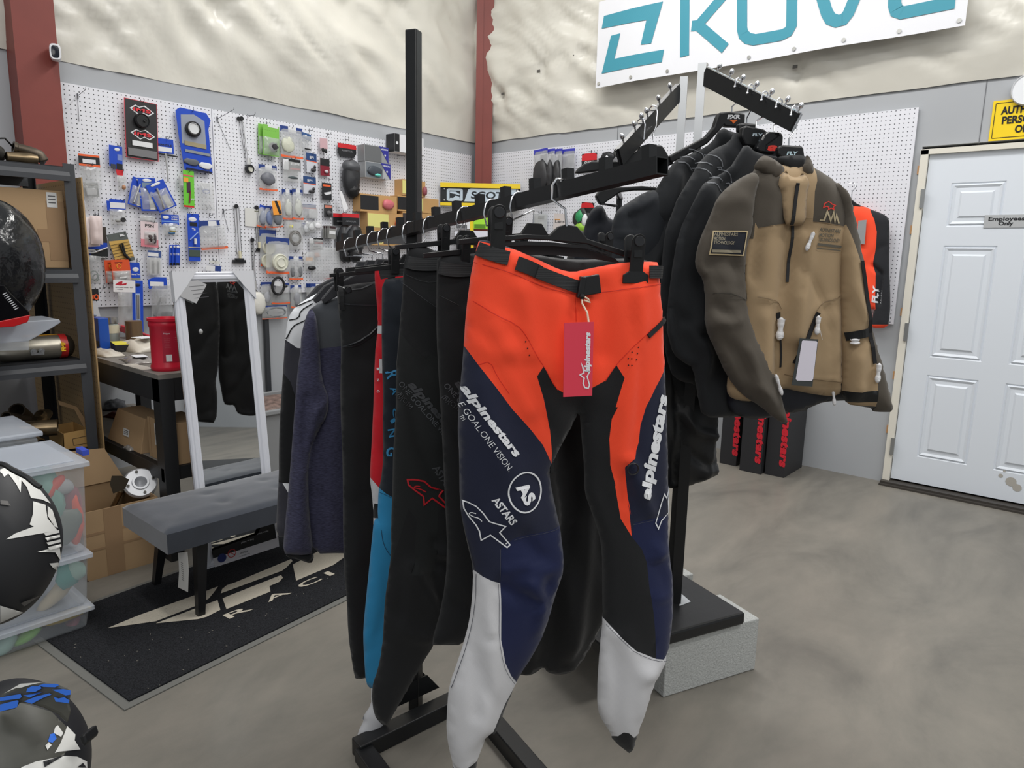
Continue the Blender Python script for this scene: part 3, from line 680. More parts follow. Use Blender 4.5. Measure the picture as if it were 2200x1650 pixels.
strip(c1, z2([(1205,600),(1260,560),(1333,505)]), 10, M('zip_black', (26, 26, 28), .5), p1, 'pocket_zip', .002)
for L in [[(491,628)], [(502,666)], [(512,705)], [(1144,663)], [(1105,690)], [(1138,698)], [(1131,733)], [(1085,727)], [(1102,727)], [(1085,765)], [(1102,765)]]:
    q = z2(L)[0]; u, v = c1.uv(*q); pt = c1.warp([(u, v)], .001)[0]; e = MB(); e.lathe(pt, c1.n, [(0, .0006), (.0014, .0004), (.0014, 0)], 8); e.build('eyelet', C((60, 14, 10)), p1)
# lettering
c1.text('alpinestars', z2([(128,908)])[0], z2([(432,1290)])[0], 17, WHP, p1, bold=.045, shear=.25)
c1.text('E GOAL.ONE VISION.', z2([(117,1010)])[0], z2([(392,1372)])[0], 13.5, WHP, p1, bold=-.005)
c1.text('TM', z2([(122,1078)])[0], z2([(140,1100)])[0], 9, WHP, p1)
c1.line(z2([(495+100*math.cos(t), 1495+112*math.sin(t)) for t in [i*math.pi/16 for i in range(32)]]), 3.6, WHP, p1, 'round_logo', closed=True)
c1.text('AS', z2([(438,1463)])[0], z2([(500,1575)])[0], 26, WHP, p1, bold=.05)
c1.text('ASTARS', z2([(300,1545)])[0], (1090, 1113), 16, WHP, p1, bold=.03)
star = lambda f: ([(0,3),(20,0),(50,12),(85,38),(108,66),(118,90),(124,100)], 0)
def astar(c, pts, hole, wpx, mat, parent):
    b = MB(); c.line(pts, wpx, None, None, closed=True, sm=0, b=b, lift=.0022)
    for h_ in hole: c.line(h_, wpx*.75, None, None, sm=1, b=b, lift=.0022)
    return b.build('star_logo', mat, parent)
astar(c1, z3([(233,179),(258,180),(300,196),(332,225),(368,272),(400,280),(452,292),(422,328),(478,395),(462,408),(375,346),(328,380),(318,330),(300,298),(262,255),(240,220)]), [z3([(300,236),(275,232),(262,243),(285,255),(315,258),(330,275)]), z3([(455,390),(468,380)])], 2.8, WHP, p1)
# right leg print
c1.text('alpinestars', z2([(1215,1545)])[0], z2([(1345,960)])[0], 30, WHP, p1, bold=.05, shear=.25)
astar(c1, z3([(1355,112),(1335,165),(1318,140),(1265,290),(1282,322),(1300,280),(1348,245),(1345,180)]), [], 2.8, WHP, p1)
# draw cord loop and hang tag
t0 = c1.warp([c1.uv(*z2([(812,370)])[0])], .02)[0]; t1 = c1.warp([c1.uv(*z2([(835,545)])[0])], .035)[0]
b = MB(); b.tube([t0, t0+Vector((0, 0, -.012))+c1.n*.004, (t0+t1)/2+c1.U*.002+c1.n*.003, t1], .0018, 6); b.tube([t0+c1.U*.004, t0+c1.U*.012-Vector((0, 0, .004)), t0+c1.U*.016-Vector((0, 0, .01)), t0+c1.U*.004-Vector((0, 0, .006))], .0018, 6)
b.build('tag_string', C((232, 214, 190)), p1)
b = MB(); b.ell(t0, (.006, .005, .006), n=8); b.build('cord_stop', BLKM, p1)
q = z2([(748,532),(922,526),(912,962),(742,970)]); Tn = (c1.n+c1.U*.0).normalized(); Pt = t1+c1.n*.004
co = [on(*p, Pt, Tn) for p in q]
tg = MB().prism(co, Tn*.0012).build('hang_tag', C((226, 66, 86), .4), p1)
xd = (co[1]-co[2]).normalized(); yd_ = -(co[1]-co[0]).normalized()
s0 = on(*z2([(897,825)])[0], Pt+Tn*.002, Tn); text('alpinestars', s0, xd, yd_, .0095, WHP, p1, width=(on(*z2([(900,592)])[0], Pt, Tn)-on(*z2([(897,825)])[0], Pt, Tn)).length, bold=.05, shear=.25)
tp = [on(*p, Pt+Tn*.002, Tn) for p in z2([(850,772),(870,815),(900,820),(885,850),(900,900),(893,920),(872,915),(862,890),(868,860),(843,840),(866,828)])]
b = MB(); o_ = tp[0]; ax = (co[1]-co[0]).normalized(); ay = (co[0]-co[3]).normalized()
stroke(b, [((p-o_).dot(ax), (p-o_).dot(ay)) for p in tp], .0022, lambda u, v: o_+ax*u+ay*v, True); b.build('star_logo', WHP, p1)
# leg zip pull and ring
b = MB(); r0 = c1.warp([c1.uv(*z2([(1105,1357)])[0])], .010)[0]; b.tube([r0+c1.U*(.011*math.cos(a))+c1.V*(.011*math.sin(a)) for a in [i*math.pi/8 for i in range(17)]], .0016, 6); b.build('cord_loop', BLKM, p1)
cbox(c1, z2([(668,1375)])[0], .007, .026, .005, .004, BLKM, p1, 'zip_pull')
# hanger
h1 = thing('clip_hanger', 'black plastic clip hanger holding the orange pants', 'hanger', (hk.x, hk.y, 1.4), 'clip hangers on the front rack')
cl, cr = z2([(350,30),(1160,140)]); pc = [on(*q, P1+c1.n*.012, c1.n) for q in ((1067, 497), (1362, 556))]
clip(h1, pc[0], c1.n, c1.U, .088, .026, .04); clip(h1, pc[1], c1.n, c1.U, .088, .026, .04, flare=True)
PL = P1-c1.n*.02
def hb(px): return on(*px, PL, c1.n)
top = [(1066,508),(1130,503),(1180,506),(1200,487),(1215,482),(1240,486),(1262,513),(1310,528),(1370,548)]
bot = [(1370,560),(1310,541),(1262,524),(1180,516),(1130,514),(1066,520)]
b = MB(); b.prism([hb(p) for p in top+bot], c1.n*-.012); b.build('hanger_bar', BLKM, h1, bevel=.0015)
b = MB(); b.prism([hb(p) for p in ((1070,522),(1130,518),(1180,520),(1262,528),(1310,546),(1310,549),(1262,534),(1180,528),(1130,527),(1070,530))], c1.n*-.006); b.build('hanger_rib', BLKM, h1)
b = MB(); b.prism([hb(p)-c1.n*.02 for p in ((1075,524),(1200,526),(1262,533),(1330,556),(1340,566),(1262,553),(1190,548),(1120,549),(1075,542))], c1.n*-.004); b.build('hanger_rib', BLKM, h1)
hp = hb((1217, 486)); topp = armp(11.0)+y*.0145
b = MB(); vv = (hp-topp)
b.tube([topp+x*-.020-y*.02, topp-x*.016+y*.001, topp-x*.006+y*.008, topp+x*.008+y*.007, topp+x*.018-y*.005, topp+x*.02-y*.03, hp+Vector((0, 0, .03))+x*.004, hp], .0023, 8); b.ell(topp+x*-.020-y*.02, (.004, .004, .005), n=8)
b.build('hook', CHR, h1, smooth=True)
# ================================================================ other clothes on the front rack
z4 = zc(580, 560, 2.357); z5 = zc(700, 1150, 3.3); z6 = zc(700, 440, 2.895)
AZ = 27
def rp(n): p = armp(n); return Vector((p.x, p.y, 1.2))
def rhanger(n, px, label, kind='clip', az=AZ, neck=None, group='clip hangers on the front rack', clips=(), bar=True, clr=BLKM):
    """hanger on the arm at peg n; px = pixel of its hook's foot"""
    a = YAW+math.radians(az); nn = Vector((math.sin(a), -math.cos(a), 0)); U = Vector((0, 0, 1)).cross(nn)
    top = armp(n); P = rp(n); foot = on(*px, P, nn)
    h = thing('clip_hanger' if kind == 'clip' else 'coat_hanger', label, 'hanger', (P.x, P.y, 1.35), group)
    xx = U if U.dot(x) > 0 else -U
    t = top+y*.0135; b = MB(); z = Vector((0, 0, 1))
    b.tube([t-xx*.021-z*.022, t-xx*.0165-z*.004, t-xx*.008+z*.004, t+xx*.006+z*.004, t+xx*.017-z*.006, t+xx*.021-z*.026, t+xx*.014-z*.05, foot+z*.028, foot], .002, 8)
    b.ell(t-xx*.021-z*.022, (.0035, .0035, .0045), n=8); b.build('hook', CHR, h, smooth=True)
    W = .165; b = MB()
    if kind == 'clip':
        b.prism([foot+U*u+z*v for u, v in ((-W, -.035), (-.03, -.018), (-.015, .002), (.015, .002), (.03, -.018), (W, -.035), (W, -.045), (.03, -.03), (-.03, -.03), (-W, -.045))], nn*.008)
        b.build('hanger_bar', clr, h, bevel=.001)
        for c in clips or ((-W*.85, -.05), (W*.85, -.05)):
            cc = on(*c, P, nn) if c[0] > 5 else foot+U*c[0]+z*c[1]
            clip(h, cc, nn, U, .062, .020, .03)
    else:
        prof = [(-.21, -.12), (-.17, -.075), (-.08, -.03), (-.03, -.008), (-.02, .015), (.02, .015), (.03, -.008), (.08, -.03), (.17, -.075), (.21, -.12), (.20, -.135), (.1, -.075), (0, -.055), (-.1, -.075), (-.2, -.135)]
        b.prism([foot+U*u*.85+z*v*.85-nn*.008 for u, v in prof], nn*.016); b.build('hanger_body', M('grey_plastic_hanger', (52, 53, 57), .45), h, bevel=.003)
    return h
def garment(name, label, cat, n, outline, panels, mats, az=AZ, T=.024, part='pants_body', P=None, group=None, **k):
    c = Cloth(P or rp(n), az, outline, thick=T, **k)
    o = thing(name, label, cat, (c.P.x, c.P.y, .25), group); c.make(part, panels, mats, o); return c, o
RL = lambda dx=0: [(1110+dx, 800), (1112+dx, 1150), (1085+dx, 1320), (1040+dx, 1320), (1015+dx, 1180), (990+dx, 880)]
# black pants seen between the orange pants' legs
c8, o8 = garment('long_pants', 'plain black pants hanging straight behind the orange pants, seen between their legs', 'pants', 9.74,
 [(1030,552),(1120,560),(1250,574),(1390,580),(1404,700),(1398,900),(1375,1100),(1340,1250),(1288,1354),(1266,1394),(1243,1433),(1223,1447),(1199,1450),(1176,1445),(1168,1432),(1152,1445),(1136,1452),(1112,1449),(1085,1420),(1062,1250),(1040,1000),(1028,750)],
 [], [BLK2], az=20, folds=[([(1205,900),(1215,1100),(1170,1430)], .02, -.02), ([(1150,1000),(1190,1200),(1220,1400)], .03, .012), ([(1260,900),(1255,1150),(1230,1380)], .02, .010)], seed=11, nz=.01)
# two matching black pants with grey lettering
def blackpants(n, out, lab, dx, seed, az=AZ):
    c, o = garment('riding_pants', lab, 'pants', n, out, [], [BLK], az=az, seed=seed, nz=.008, folds=[
      (z4([(700,130),(760,200),(835,240)]) if not dx else z6([(700,575),(790,610),(860,680)]), .006, .003)], group=None)
    return c, o
c2, o2 = garment('riding_pants', 'black motocross pants with a red star logo above the knee, left of the matching pair', 'pants', 7.66,
 [(883,523),(912,528),(938,541),(1100,548),(1190,560),(1205,700),(1208,1000),(1200,1250),(1180,1400),(1140,1425),(1110,1390),(1085,1250),(1060,1050),(1030,880),(1003,1100),(975,1260),(933,1386),(912,1417),(897,1444),(876,1480),(851,1523),(836,1553),(827,1559),(818,1555),(803,1536),(797,1483),(812,1438),(821,1392),(824,1347),(827,1286),(836,1226),(841,1180),(840,1133),(843,1048),(845,963),(851,878),(851,793),(858,708),(865,624),(868,560)],
 [(z4([(660,370),(700,430),(765,490),(800,470),(1000,560),(1000,1560),(560,1560),(600,900)]), 1), (z4([(690,1240),(730,1300),(720,1500),(690,1560),(830,1560),(830,1400),(835,1260),(880,1220),(1000,1250),(1000,2000),(500,2000),(620,1500)]), 0)],
 [BLK, fab('black_ripstop_fabric', (33, 35, 36))], seed=13, nz=.008,
 folds=[(z4([(665,110),(760,190),(838,245)]), .006, .003), (z4([(655,350),(720,440),(765,490)]), .008, .003), (z5([(600,200),(680,350),(780,520),(860,650)]), .014, .010), (z5([(760,20),(755,250),(800,450)]), .012, -.009), (z5([(780,90),(860,110),(940,130)]), .010, .010), (z5([(800,180),(880,200),(940,205)]), .012, -.010), (z5([(450,600),(600,680),(800,700)]), .02, .008), (z5([(560,250),(480,600),(420,1000)]), .03, .006), (z4([(690,430),(760,620),(840,900)]), .02, .005)])
GL = C((84, 87, 92), .6); GL2 = C((70, 72, 76), .6)
strip(c2, z6([(486,352),(560,372),(690,368)]), 25, WEB, o2, 'belt', .006)
c2.text('alpinesta', z4([(686,622)])[0], z4([(870,836)])[0], 15, GL2, o2, bold=.045, shear=.25)
c2.text('ONE GOAL.ONE VISION.', z4([(643,622)])[0], z4([(893,925)])[0], 11, GL, o2)
c2.text('(R)(C)TM', z4([(635,672)])[0], z4([(698,748)])[0], 10, GL2, o2)
c2.text('ASTARS', z4([(808,1040)])[0], z4([(890,1162)])[0], 15, GL2, o2, bold=.03)
REDP = C((190, 34, 44), .5)
astar(c2, z4([(684,1098),(720,1096),(765,1104),(800,1135),(862,1155),(840,1180),(880,1222),(866,1232),(805,1188),(766,1222),(762,1180),(720,1150),(690,1125)]), [z4([(745,1130),(722,1128),(715,1138),(745,1142),(775,1158)])], 3.4, REDP, o2)
c2.line(z4([(665,110),(760,190),(838,245)]), 1.1, C((48, 50, 54)), o2, 'stitching'); 
c2.line([(870,590),(905,606),(938,604)], 1.0, C((46, 48, 50)), o2, 'waist_seam')
cb, ob = garment('riding_pants', 'black motocross pants with grey slogan, tucked right behind the orange pants at left', 'pants', 8.79,
 [(939,546),(1000,548),(1100,556),(1300,566),(1310,700),(1300,1000),(1290,1200),(1240,1350),(1180,1380),(1140,1200),(1120,900),(1090,1150),(1040,1300),(1000,1386),(940,1386),(925,1386),(950,1300),(962,1200),(955,1050),(948,900),(940,772),(937,687),(938,594)],
 [], [BLK], seed=17, nz=.007, folds=[(z6([(700,570),(800,620),(870,690)]), .006, .003), (z6([(690,760),(760,850),(850,960)]), .02, .005)])
strip(cb, z6([(692,390),(770,408),(860,402),(930,396)]), 26, WEB, ob, 'belt', .006)
cb.text('alpinestars', z4([(918,612)])[0], z4([(1080,860)])[0], 15, GL2, ob, bold=.045, shear=.25)
cb.text('ONE GOAL.ONE VISION.', z4([(868,630)])[0], z4([(1120,930)])[0], 11.5, GL, ob)
cb.text('(R)(C)TM', z4([(862,690)])[0], z4([(945,762)])[0], 10, GL2, ob)
# navy and blue racing pants
BLU = fab('sky_blue_fabric', (46, 134, 182), .8); SLT = fab('slate_navy_fabric', (33, 38, 46))
c3, o3 = garment('riding_pants', 'slate navy racing pants with blue lettering and a blue lower leg', 'pants', 6.07,
 [(821,600),(850,597),(900,592),(1090,600),(1110,700)]+RL(0)+[(930,1100),(900,1300),(860,1440),(830,1478),(797,1481),(786,1468),(783,1423),(780,1368),(782,1332),(791,1241),(799,1160),(803,1118),(811,1112),(813,1050),(818,1035),(824,984),(822,899),(824,857),(821,792),(820,730),(820,666)],
 [([(813,1047),(825,1056),(840,1064),(960,1080),(960,1500),(700,1500),(760,1110),(803,1114),(811,1112)], 1)], [SLT, BLU], seed=19, nz=.006)
LB = C((56, 136, 186), .6)
for ch, a_, b_, h_ in (('R', (578,560), (588,598), 52), ('A', (598,640), (612,676), 34), ('C', (612,745), (618,790), 20), ('I', (600,805), (610,820), 26), ('N', (590,850), (596,890), 38), ('G', (583,940), (585,985), 46)):
    (ax_, ay_), (bx_, by_) = z4([a_, b_]); c3.text(ch, (ax_, ay_), (bx_, by_), h_/2.357, LB, o3, bold=.02)
strip(c3, z6([(330,430),(400,415),(480,408)]), 22, WEB, o3, 'waistband', .006)
ln = MB(); c3.line(z4([(552,1350),(560,1420),(590,1470),(612,1485)]), 1.2, C((24, 60, 90)), o3, 'stitching'); c3.line(z4([(552,1170),(575,1175),(612,1190)]), 1, C((24, 60, 90)), o3, 'stitching'); 
# red and white pants
REDF = fab('red_fabric', (206, 34, 46)); 
c4, o4 = garment('riding_pants', 'red racing pants with small white letters, showing as a narrow strip', 'pants', 4.94,
 [(805,577),(820,573),(900,575),(1050,580),(1075,700)]+RL(-40)+[(930,1100),(910,1300),(870,1460),(826,1559),(785,1604),(758,1624),(768,1574),(783,1546),(776,1545),(798,1513),(797,1490),(799,1400),(800,1250),(803,1112),(799,1060),(794,1027),(798,963),(801,899),(803,857),(805,772),(809,730),(812,700),(811,666),(805,602)],
 [(z4([(450,1080),(505,1095),(550,1148),(700,1148),(700,1400),(450,1400)]), 1), (z4([(525,1225),(570,1225),(570,1300),(520,1302)]), 2), ([(700,1470),(1000,1450),(1000,1700),(700,1700)], 1), ([(805,700),(840,697),(840,715),(805,717)], 1), ([(812,770),(840,770),(840,800),(812,800)], 1)], [REDF, WFAB, BLK], seed=23, nz=.005)
for i, ch in enumerate('ING'): c4.text(ch, z4([(535, 540+i*56)])[0], z4([(537, 552+i*56)])[0], 4.6, WHP, o4, bold=.02)
# black casual pants
PKT = M('black_piping', (44, 46, 50), .35)
c5, o5 = garment('long_pants', 'black straight-leg pants with belt loops and a curved front pocket', 'pants', 4.0,
 [(723,618),(760,610),(803,605),(900,600),(1015,605),(1030,700),(1035,900),(1030,1150),(1020,1350),(960,1350),(930,1150),(910,880),(890,1150),(860,1380),(830,1450),(785,1456),(767,1459),(762,1456),(754,1408),(748,1362),(745,1286),(739,1226),(737,1133),(737,1048),(735,963),(731,857),(732,793),(733,742),(731,700),(726,653)],
 [], [BLK], seed=29, nz=.005, folds=[(z4([(545,310),(470,390),(365,432)]), .006, .004), (z4([(380,220),(380,420)]), .02, .004), (z4([(400,700),(410,1000),(420,1500)]), .03, .006)])

for L in ([(545,308),(470,385),(365,432)], [(535,345),(470,402),(420,428),(362,434)], [(345,215),(440,222),(530,222)], [(340,128),(430,150),(525,110)]): c5.line(z4(L), 2.2, PKT, o5, 'piping', lift=.003)

strip(c5, z4([(352,135),(358,245)]), 9, BLK2, o5, 'belt_loop', .004)
# heather long sleeved jersey
HEA = fab('heather_navy_knit', (62, 62, 84), .9, bscale=1, aniso=(90, 90, 620), var=.45, vscale=1); YOK = fab('dark_grey_knit', (76, 79, 84), .9)
c6, o6 = garment('jersey', 'heather navy long-sleeved jersey with a grey yoke on the front rack', 'shirt', 2.6,
 z4([(330,188),(420,170),(700,180),(980,260),(1000,500),(1000,900),(990,1480),(700,1490),(370,1480),(215,1485),(170,1300),(190,1000),(230,700),(225,440),(225,330),(215,260),(205,235)]),
 [(z4([(100,180),(1100,100),(1100,440),(358,425),(245,443),(235,330),(215,260)]), 1)], [HEA, YOK], part='shirt_body', seed=31, nz=.006, folds=[(z4([(300,700),(310,1000),(300,1450)]), .02, .006)])
s6 = Cloth(rp(2.6), AZ, z4([(212,238),(240,300),(252,440),(262,600),(300,700),(292,780),(250,850),(205,950),(192,1060),(200,1300),(222,1480),(180,1492),(110,1490),(64,1482),(75,1350),(95,1150),(110,950),(125,750),(140,550),(155,450),(158,380),(172,320),(190,262)]), thick=.03, R=.05, off=.035, seed=33, nz=.006,
 folds=[(z4([(285,700),(220,760),(195,900),(190,1050)]), .010, .012), (z4([(180,690),(170,850),(190,1000)]), .012, -.012), (z4([(150,1080),(140,1300),(130,1470)]), .02, .006)])
s6.make('sleeve', [], [HEA], o6)
s6b = Cloth(rp(2.6), AZ, z4([(84,1480),(220,1480),(222,1510),(208,1536),(150,1515),(80,1500)]), thick=.014, R=.03, off=.03, seed=35, nz=.001); s6b.make('cuff', [], [BLK], o6)
# white jersey
PUR = fab('grey_violet_knit', (58, 58, 66)); WJ = fab('white_knit', (238, 240, 244))
c7, o7 = garment('jersey', 'white-shouldered jersey with grey and black panels, leftmost on the front rack', 'shirt', 1.5,
 z4([(325,122),(420,110),(700,130),(900,200),(920,500),(920,1300),(600,1400),(95,1402),(30,1400),(35,1250),(45,1100),(45,950),(50,800),(60,650),(70,500),(76,400),(90,290),(130,230),(200,185)]),
 [(z4([(0,380),(78,400),(135,440),(420,460),(420,700),(120,690),(60,560),(0,560)]), 1), (z4([(0,560),(60,560),(100,610),(125,690),(420,700),(420,1150),(90,1120),(0,1120)]), 2), (z4([(0,1120),(60,1120),(95,1180),(420,1200),(420,1500),(0,1500)]), 1)], [WJ, PUR, BLK], part='shirt_body', seed=37, nz=.007)

for L in ([(130,232),(200,200),(270,170),(325,135)], [(95,300),(140,290),(150,250),(210,215)], [(80,395),(110,330),(150,310),(200,285)]): c7.line(z4(L), 2.2, BLK, o7, 'black_print', lift=.003)

for n, px, lab, kind, cl in ((9.74, (1146,482), 'black clip hanger just behind the orange pants\' hanger', 'clip', ((1084,500),(1300,530))), (8.79, (1066,512), 'black clip hanger with a square clip at the centre of the front rack', 'clip', ((996,538),(1180,560))),
  (7.66, (1000,497), 'black clip hanger holding the star-logo black pants', 'clip', ((953,512),(1120,530))), (6.07, (905,548), 'black clip hanger above the slate navy racing pants', 'clip', ((846,560),(1020,570))),
  (4.94, (878,548), 'black clip hanger above the red pants strip', 'clip', ((838,592),(980,570))), (4.0, (858,560), 'black clip hanger holding the belt-loop pants', 'clip', ((745,640),(960,590))), (3.4, (835,562), 'empty-looking black clip hanger close beside the front rack post', 'clip', ()),
  (2.68, (822,566), 'grey shoulder hanger inside the heather jersey', 'coat', ()), (1.87, (800,568), 'grey shoulder hanger inside the white-shouldered jersey', 'coat', ()), (.9, (780,570), 'grey shoulder hanger nearest the far end of the front rack arm', 'coat', ())):
    rhanger(n, px, lab, kind, clips=cl, group='hangers on the front rack')
# ================================================================ rear rack
zb = zc(1450, 300, 2.62); z7 = zc(1300, 100, 4.126); z8 = zc(1030, 120, 3.749); z9 = zc(1400, 480, 2.843)
rb = thing('garment_rack', 'tall rear rack with two bright steel uprights and two sloping black arms', 'rack', (0, 0, 0))
r1 = dp(1505, 200, 2.18); r2 = dp(1466, 230, 2.30)
rb.location = ((r1.x+r2.x)/2, (r1.y+r2.y)/2, .23); rb['_o'] = tuple(rb.location)
def zat(px, r): return on(*px, r, (FW.x, FW.y, 0)).z
t1 = zat((1508, 137), r1); t2 = zat((1467, 166), r2); Rr = rotm('Z', 25)
b = MB(); b.box((r1.x, r1.y, (t1+1.1)/2), (.025, .025, t1-1.1), Rr); b.build('upright', STEEL, rb)
b = MB(); b.box((r2.x, r2.y, (t2+1.1)/2), (.025, .025, t2-1.1), Rr); b.build('upright', STEEL, rb)
lo = on(1452, 1292, (0, 0, .235), (0, 0, 1)); bp = Vector((lo.x, lo.y, .235))
b = MB(); b.box((bp.x, bp.y, (.235+1.2)/2), (.034, .034, .965), Rr); b.build('post', BSTL, rb); b = MB(); q = bp+Vector((-.05, .06, 0)); b.box((q.x, q.y, .72), (.034, .034, .965), Rr); b.build('post', BSTL, rb)
b = MB(); b.bar((bp.x, bp.y, 1.17), (r1.x, r1.y, 1.17), .034, .034); b.bar((q.x, q.y, 1.13), (r2.x, r2.y, 1.13), .034, .034); b.build('crossbar', BSTL, rb)
def arm(p0, p1, n, hpx, knobs):
    b = MB(); b.bar(p0, p1, .014, .05); b.build('arm', BSTL, rb); d = (p1-p0).normalized(); X = d.cross(Vector((0, 0, 1))).normalized(); Y = X.cross(d)
    b = MB(); b.bar(p0+Y*.026, p1+Y*.026, .016, .003 if hpx == 40 else .0008); b.bar(p1+d*.001+Y*.026, p1+d*.001-Y*.026, .016, .003, up=X); b.build('arm_edge', CHR if hpx == 40 else BSTL, rb)
    for k in knobs:
        p = p0+(p1-p0)*k+Y*.028; b = MB(); b.lathe(p, Y, [(.003, 0), (.003, .008), (.006, .009), (.0075, .014), (.0065, .020), (.003, .024), (0, .0245)], 14); b.build('knob', CHR, rb, smooth=True)
    return d, X, Y
aR0 = r1+(dp(1512, 164, 2.17)-r1); aR0 = dp(1513, 163, 2.165); aR1 = dp(1708, 263, 1.93)
dR, XR, YR = arm(aR0, aR1, 6, 40, [.11, .25, .38, .53, .69, .85, .98])
aL0 = dp(1459, 197, 2.29); aL1 = dp(1330, 338, 2.05)
dL, XL, YL = arm(aL0, aL1, 6, 34, [.12, .32, .52, .6, .72, .9])
# platform and block
pl = thing('rack_base', 'black painted plywood slab lying on the concrete block', 'base', (bp.x, bp.y, .19))
zt = .235; c_ = [on(1602, 1316, (0, 0, zt), (0, 0, 1)), on(1433, 1362, (0, 0, zt), (0, 0, 1)), on(1462, 1228, (0, 0, zt), (0, 0, 1))]
e1 = (c_[0]-c_[1]).normalized(); n2 = Vector((-e1.y, e1.x, 0)); Lw = (c_[0]-c_[1]).length
k0 = c_[0]-e1*(Lw+.22); pts = [k0, c_[0], c_[0]+n2*.62, k0+n2*.62]
b = MB(); b.prism([p-Vector((0, 0, .042)) for p in pts], (0, 0, .042)); b.build('slab', M('black_plywood', (26, 27, 29), .38, bump=.2, bscale=30), pl, bevel=.008)
b = MB(); w_ = on(1470, 1285, (0, 0, zt+.001), (0, 0, 1)); b.prism([on(*p, (0, 0, zt+.0005), (0, 0, 1)) for p in ((1460,1302),(1484,1293),(1459,1272))], (0, 0, .001)); b.build('paper_scrap', C((196, 200, 204)), pl)
CB = M('cinder_block', (176, 178, 176), .95, bump=.9, bscale=160, var=.14, vscale=180, bdist=.003)
def block(lab, a, e, n, L=.39, W=.19, H=.19):
    b = MB(); a = Vector((a.x, a.y, 0)); r = [a, a+e*L, a+e*L+n*W, a+n*W]; b.prism([p+Vector((0, 0, .001)) for p in r], (0, 0, H)); return tag(b.build('cinder_block', CB, bevel=.004), lab, 'concrete block')
k1 = fl(1425, 1500); k2 = fl(1614, 1441); ee = (k2-k1).normalized(); nn_ = Vector((-ee.y, ee.x, 0))
block('pale grey concrete block under the front of the black slab', k1, ee, nn_)
block('second pale grey concrete block under the back of the black slab', k1+nn_*.36+ee*.02, ee, nn_)
# ---------------------------------------------------------------- tan riding jacket
BRN = fab('olive_brown_fabric', (84, 78, 70), .85); TAN = fab('tan_fabric', (164, 141, 110), .85); NVL = M('navy_lining', (24, 28, 38), .5); TAPE = C((196, 178, 140), .7)
PJ = dp(1690, 560, 1.93); aj = 4
j1 = thing('riding_jacket', 'tan and brown riding jacket with white-wrapped zip pulls, nearest on the rear rack', 'jacket', (PJ.x, PJ.y, 1.0))
jl = Cloth(PJ, aj, zb([(300,1380),(290,1440),(300,1515),(345,1552),(400,1568),(480,1572),(545,1562),(600,1520),(650,1542),(720,1525),(780,1500),(830,1478),(930,1468),(1000,1470),(1100,1500),(1110,1300),(700,1200),(400,1200)]), thick=.02, off=-.03, seed=2, nz=.003); jl.make('lining', [], [NVL], j1)
jb = Cloth(PJ, aj, zb([(462,150),(520,110),(620,150),(720,150),(770,150),(840,190),(900,235),(970,300),(1000,420),(985,560),(945,650),(935,900),(938,1200),(940,1425),(890,1446),(800,1436),(700,1418),(600,1396),(520,1440),(440,1475),(350,1468),(296,1440),(290,1370),(320,1200),(360,900),(370,600),(380,400),(400,230)]), thick=.04, R=.08, seed=4, nz=.007,
 folds=[(zb([(650,480),(620,700),(590,1000),(570,1300)]), .03, -.018), (zb([(700,560),(680,800),(640,1100)]), .025, .016), (zb([(720,500),(690,700),(670,850)]), .008, -.008), (zb([(450,560),(430,640),(420,780)]), .012, -.01), (zb([(430,880),(500,895),(570,920),(578,960)]), .006, .004), (zb([(930,868),(850,895),(780,920),(750,960)]), .006, .004), (zb([(800,250),(820,330),(800,450)]), .02, .006), (zb([(500,240),(540,330),(520,470)]), .02, .006), (zb([(590,1310),(700,1330),(930,1355)]), .006, .006), (zb([(590,1350),(700,1380),(930,1400)]), .005, .005), (zb([(480,1000),(500,1150),(490,1350)]), .02, .008), (zb([(860,1000),(870,1200),(850,1300)]), .025, .008)])
jb.make('jacket_body', [(zb([(380,150),(560,200),(575,235),(600,300),(615,472),(520,485),(442,500),(430,470),(420,560),(330,560),(330,200)]), 1), (zb([(760,240),(745,300),(738,466),(800,472),(905,492),(932,470),(960,520),(1040,600),(1040,150),(780,120)]), 1)], [TAN, BRN], j1)
col = MB()
jc = Cloth(PJ, aj, zb([(443,168),(448,140),(480,98),(510,86),(560,110),(600,140),(622,165),(605,200),(576,236),(530,205),(480,178)]), thick=.010, R=.012, off=.022, seed=6, nz=.002); jc.make('collar', [], [BRN], j1)
jc2 = Cloth(PJ, aj, zb([(735,86),(760,95),(785,160),(775,215),(760,240),(745,215),(722,182),(716,150),(740,120)]), thick=.010, R=.012, off=.022, seed=7, nz=.002); jc2.make('collar', [], [BRN], j1)
jt = Cloth(PJ, aj, zb([(576,236),(625,166),(640,200),(665,212),(700,210),(720,180),(762,238),(745,300),(738,480),(660,486),(615,480),(600,300)]), thick=.012, R=.03, off=.040, seed=8, nz=.003, folds=[(zb([(640,200),(660,240),(690,230)]), .006, .008)]); jt.make('placket', [], [TAN], j1)
jin = Cloth(PJ, aj, zb([(560,110),(600,90),(740,85),(745,130),(715,175),(690,195),(650,190),(620,160)]), thick=.008, R=.03, off=.0, seed=9, nz=.0); jin.make('collar_lining', [], [BLK], j1)
def onto(c, L, w, mat, name, lift=.004, th=.002): return strip(c, zb(L), w, mat, j1, name, lift, th)
ZIP = M('zip_black', (26, 26, 28), .5)
strip(jt, zb([(678,248),(668,320),(658,400),(650,480)]), 6.5, ZIP, j1, 'front_zip', .003)
onto(jb, [(648,470),(640,560),(625,680),(612,800)], 5.5, ZIP, 'front_zip'); onto(jb, [(762,966),(735,1030),(690,1130),(635,1248)], 8.5, ZIP, 'pocket_zip', .003); onto(jb, [(562,970),(566,1010)], 8, ZIP, 'pocket_zip', .003); onto(jb, [(572,1100),(582,1180),(576,1275)], 3.5, ZIP, 'pocket_zip', .003)
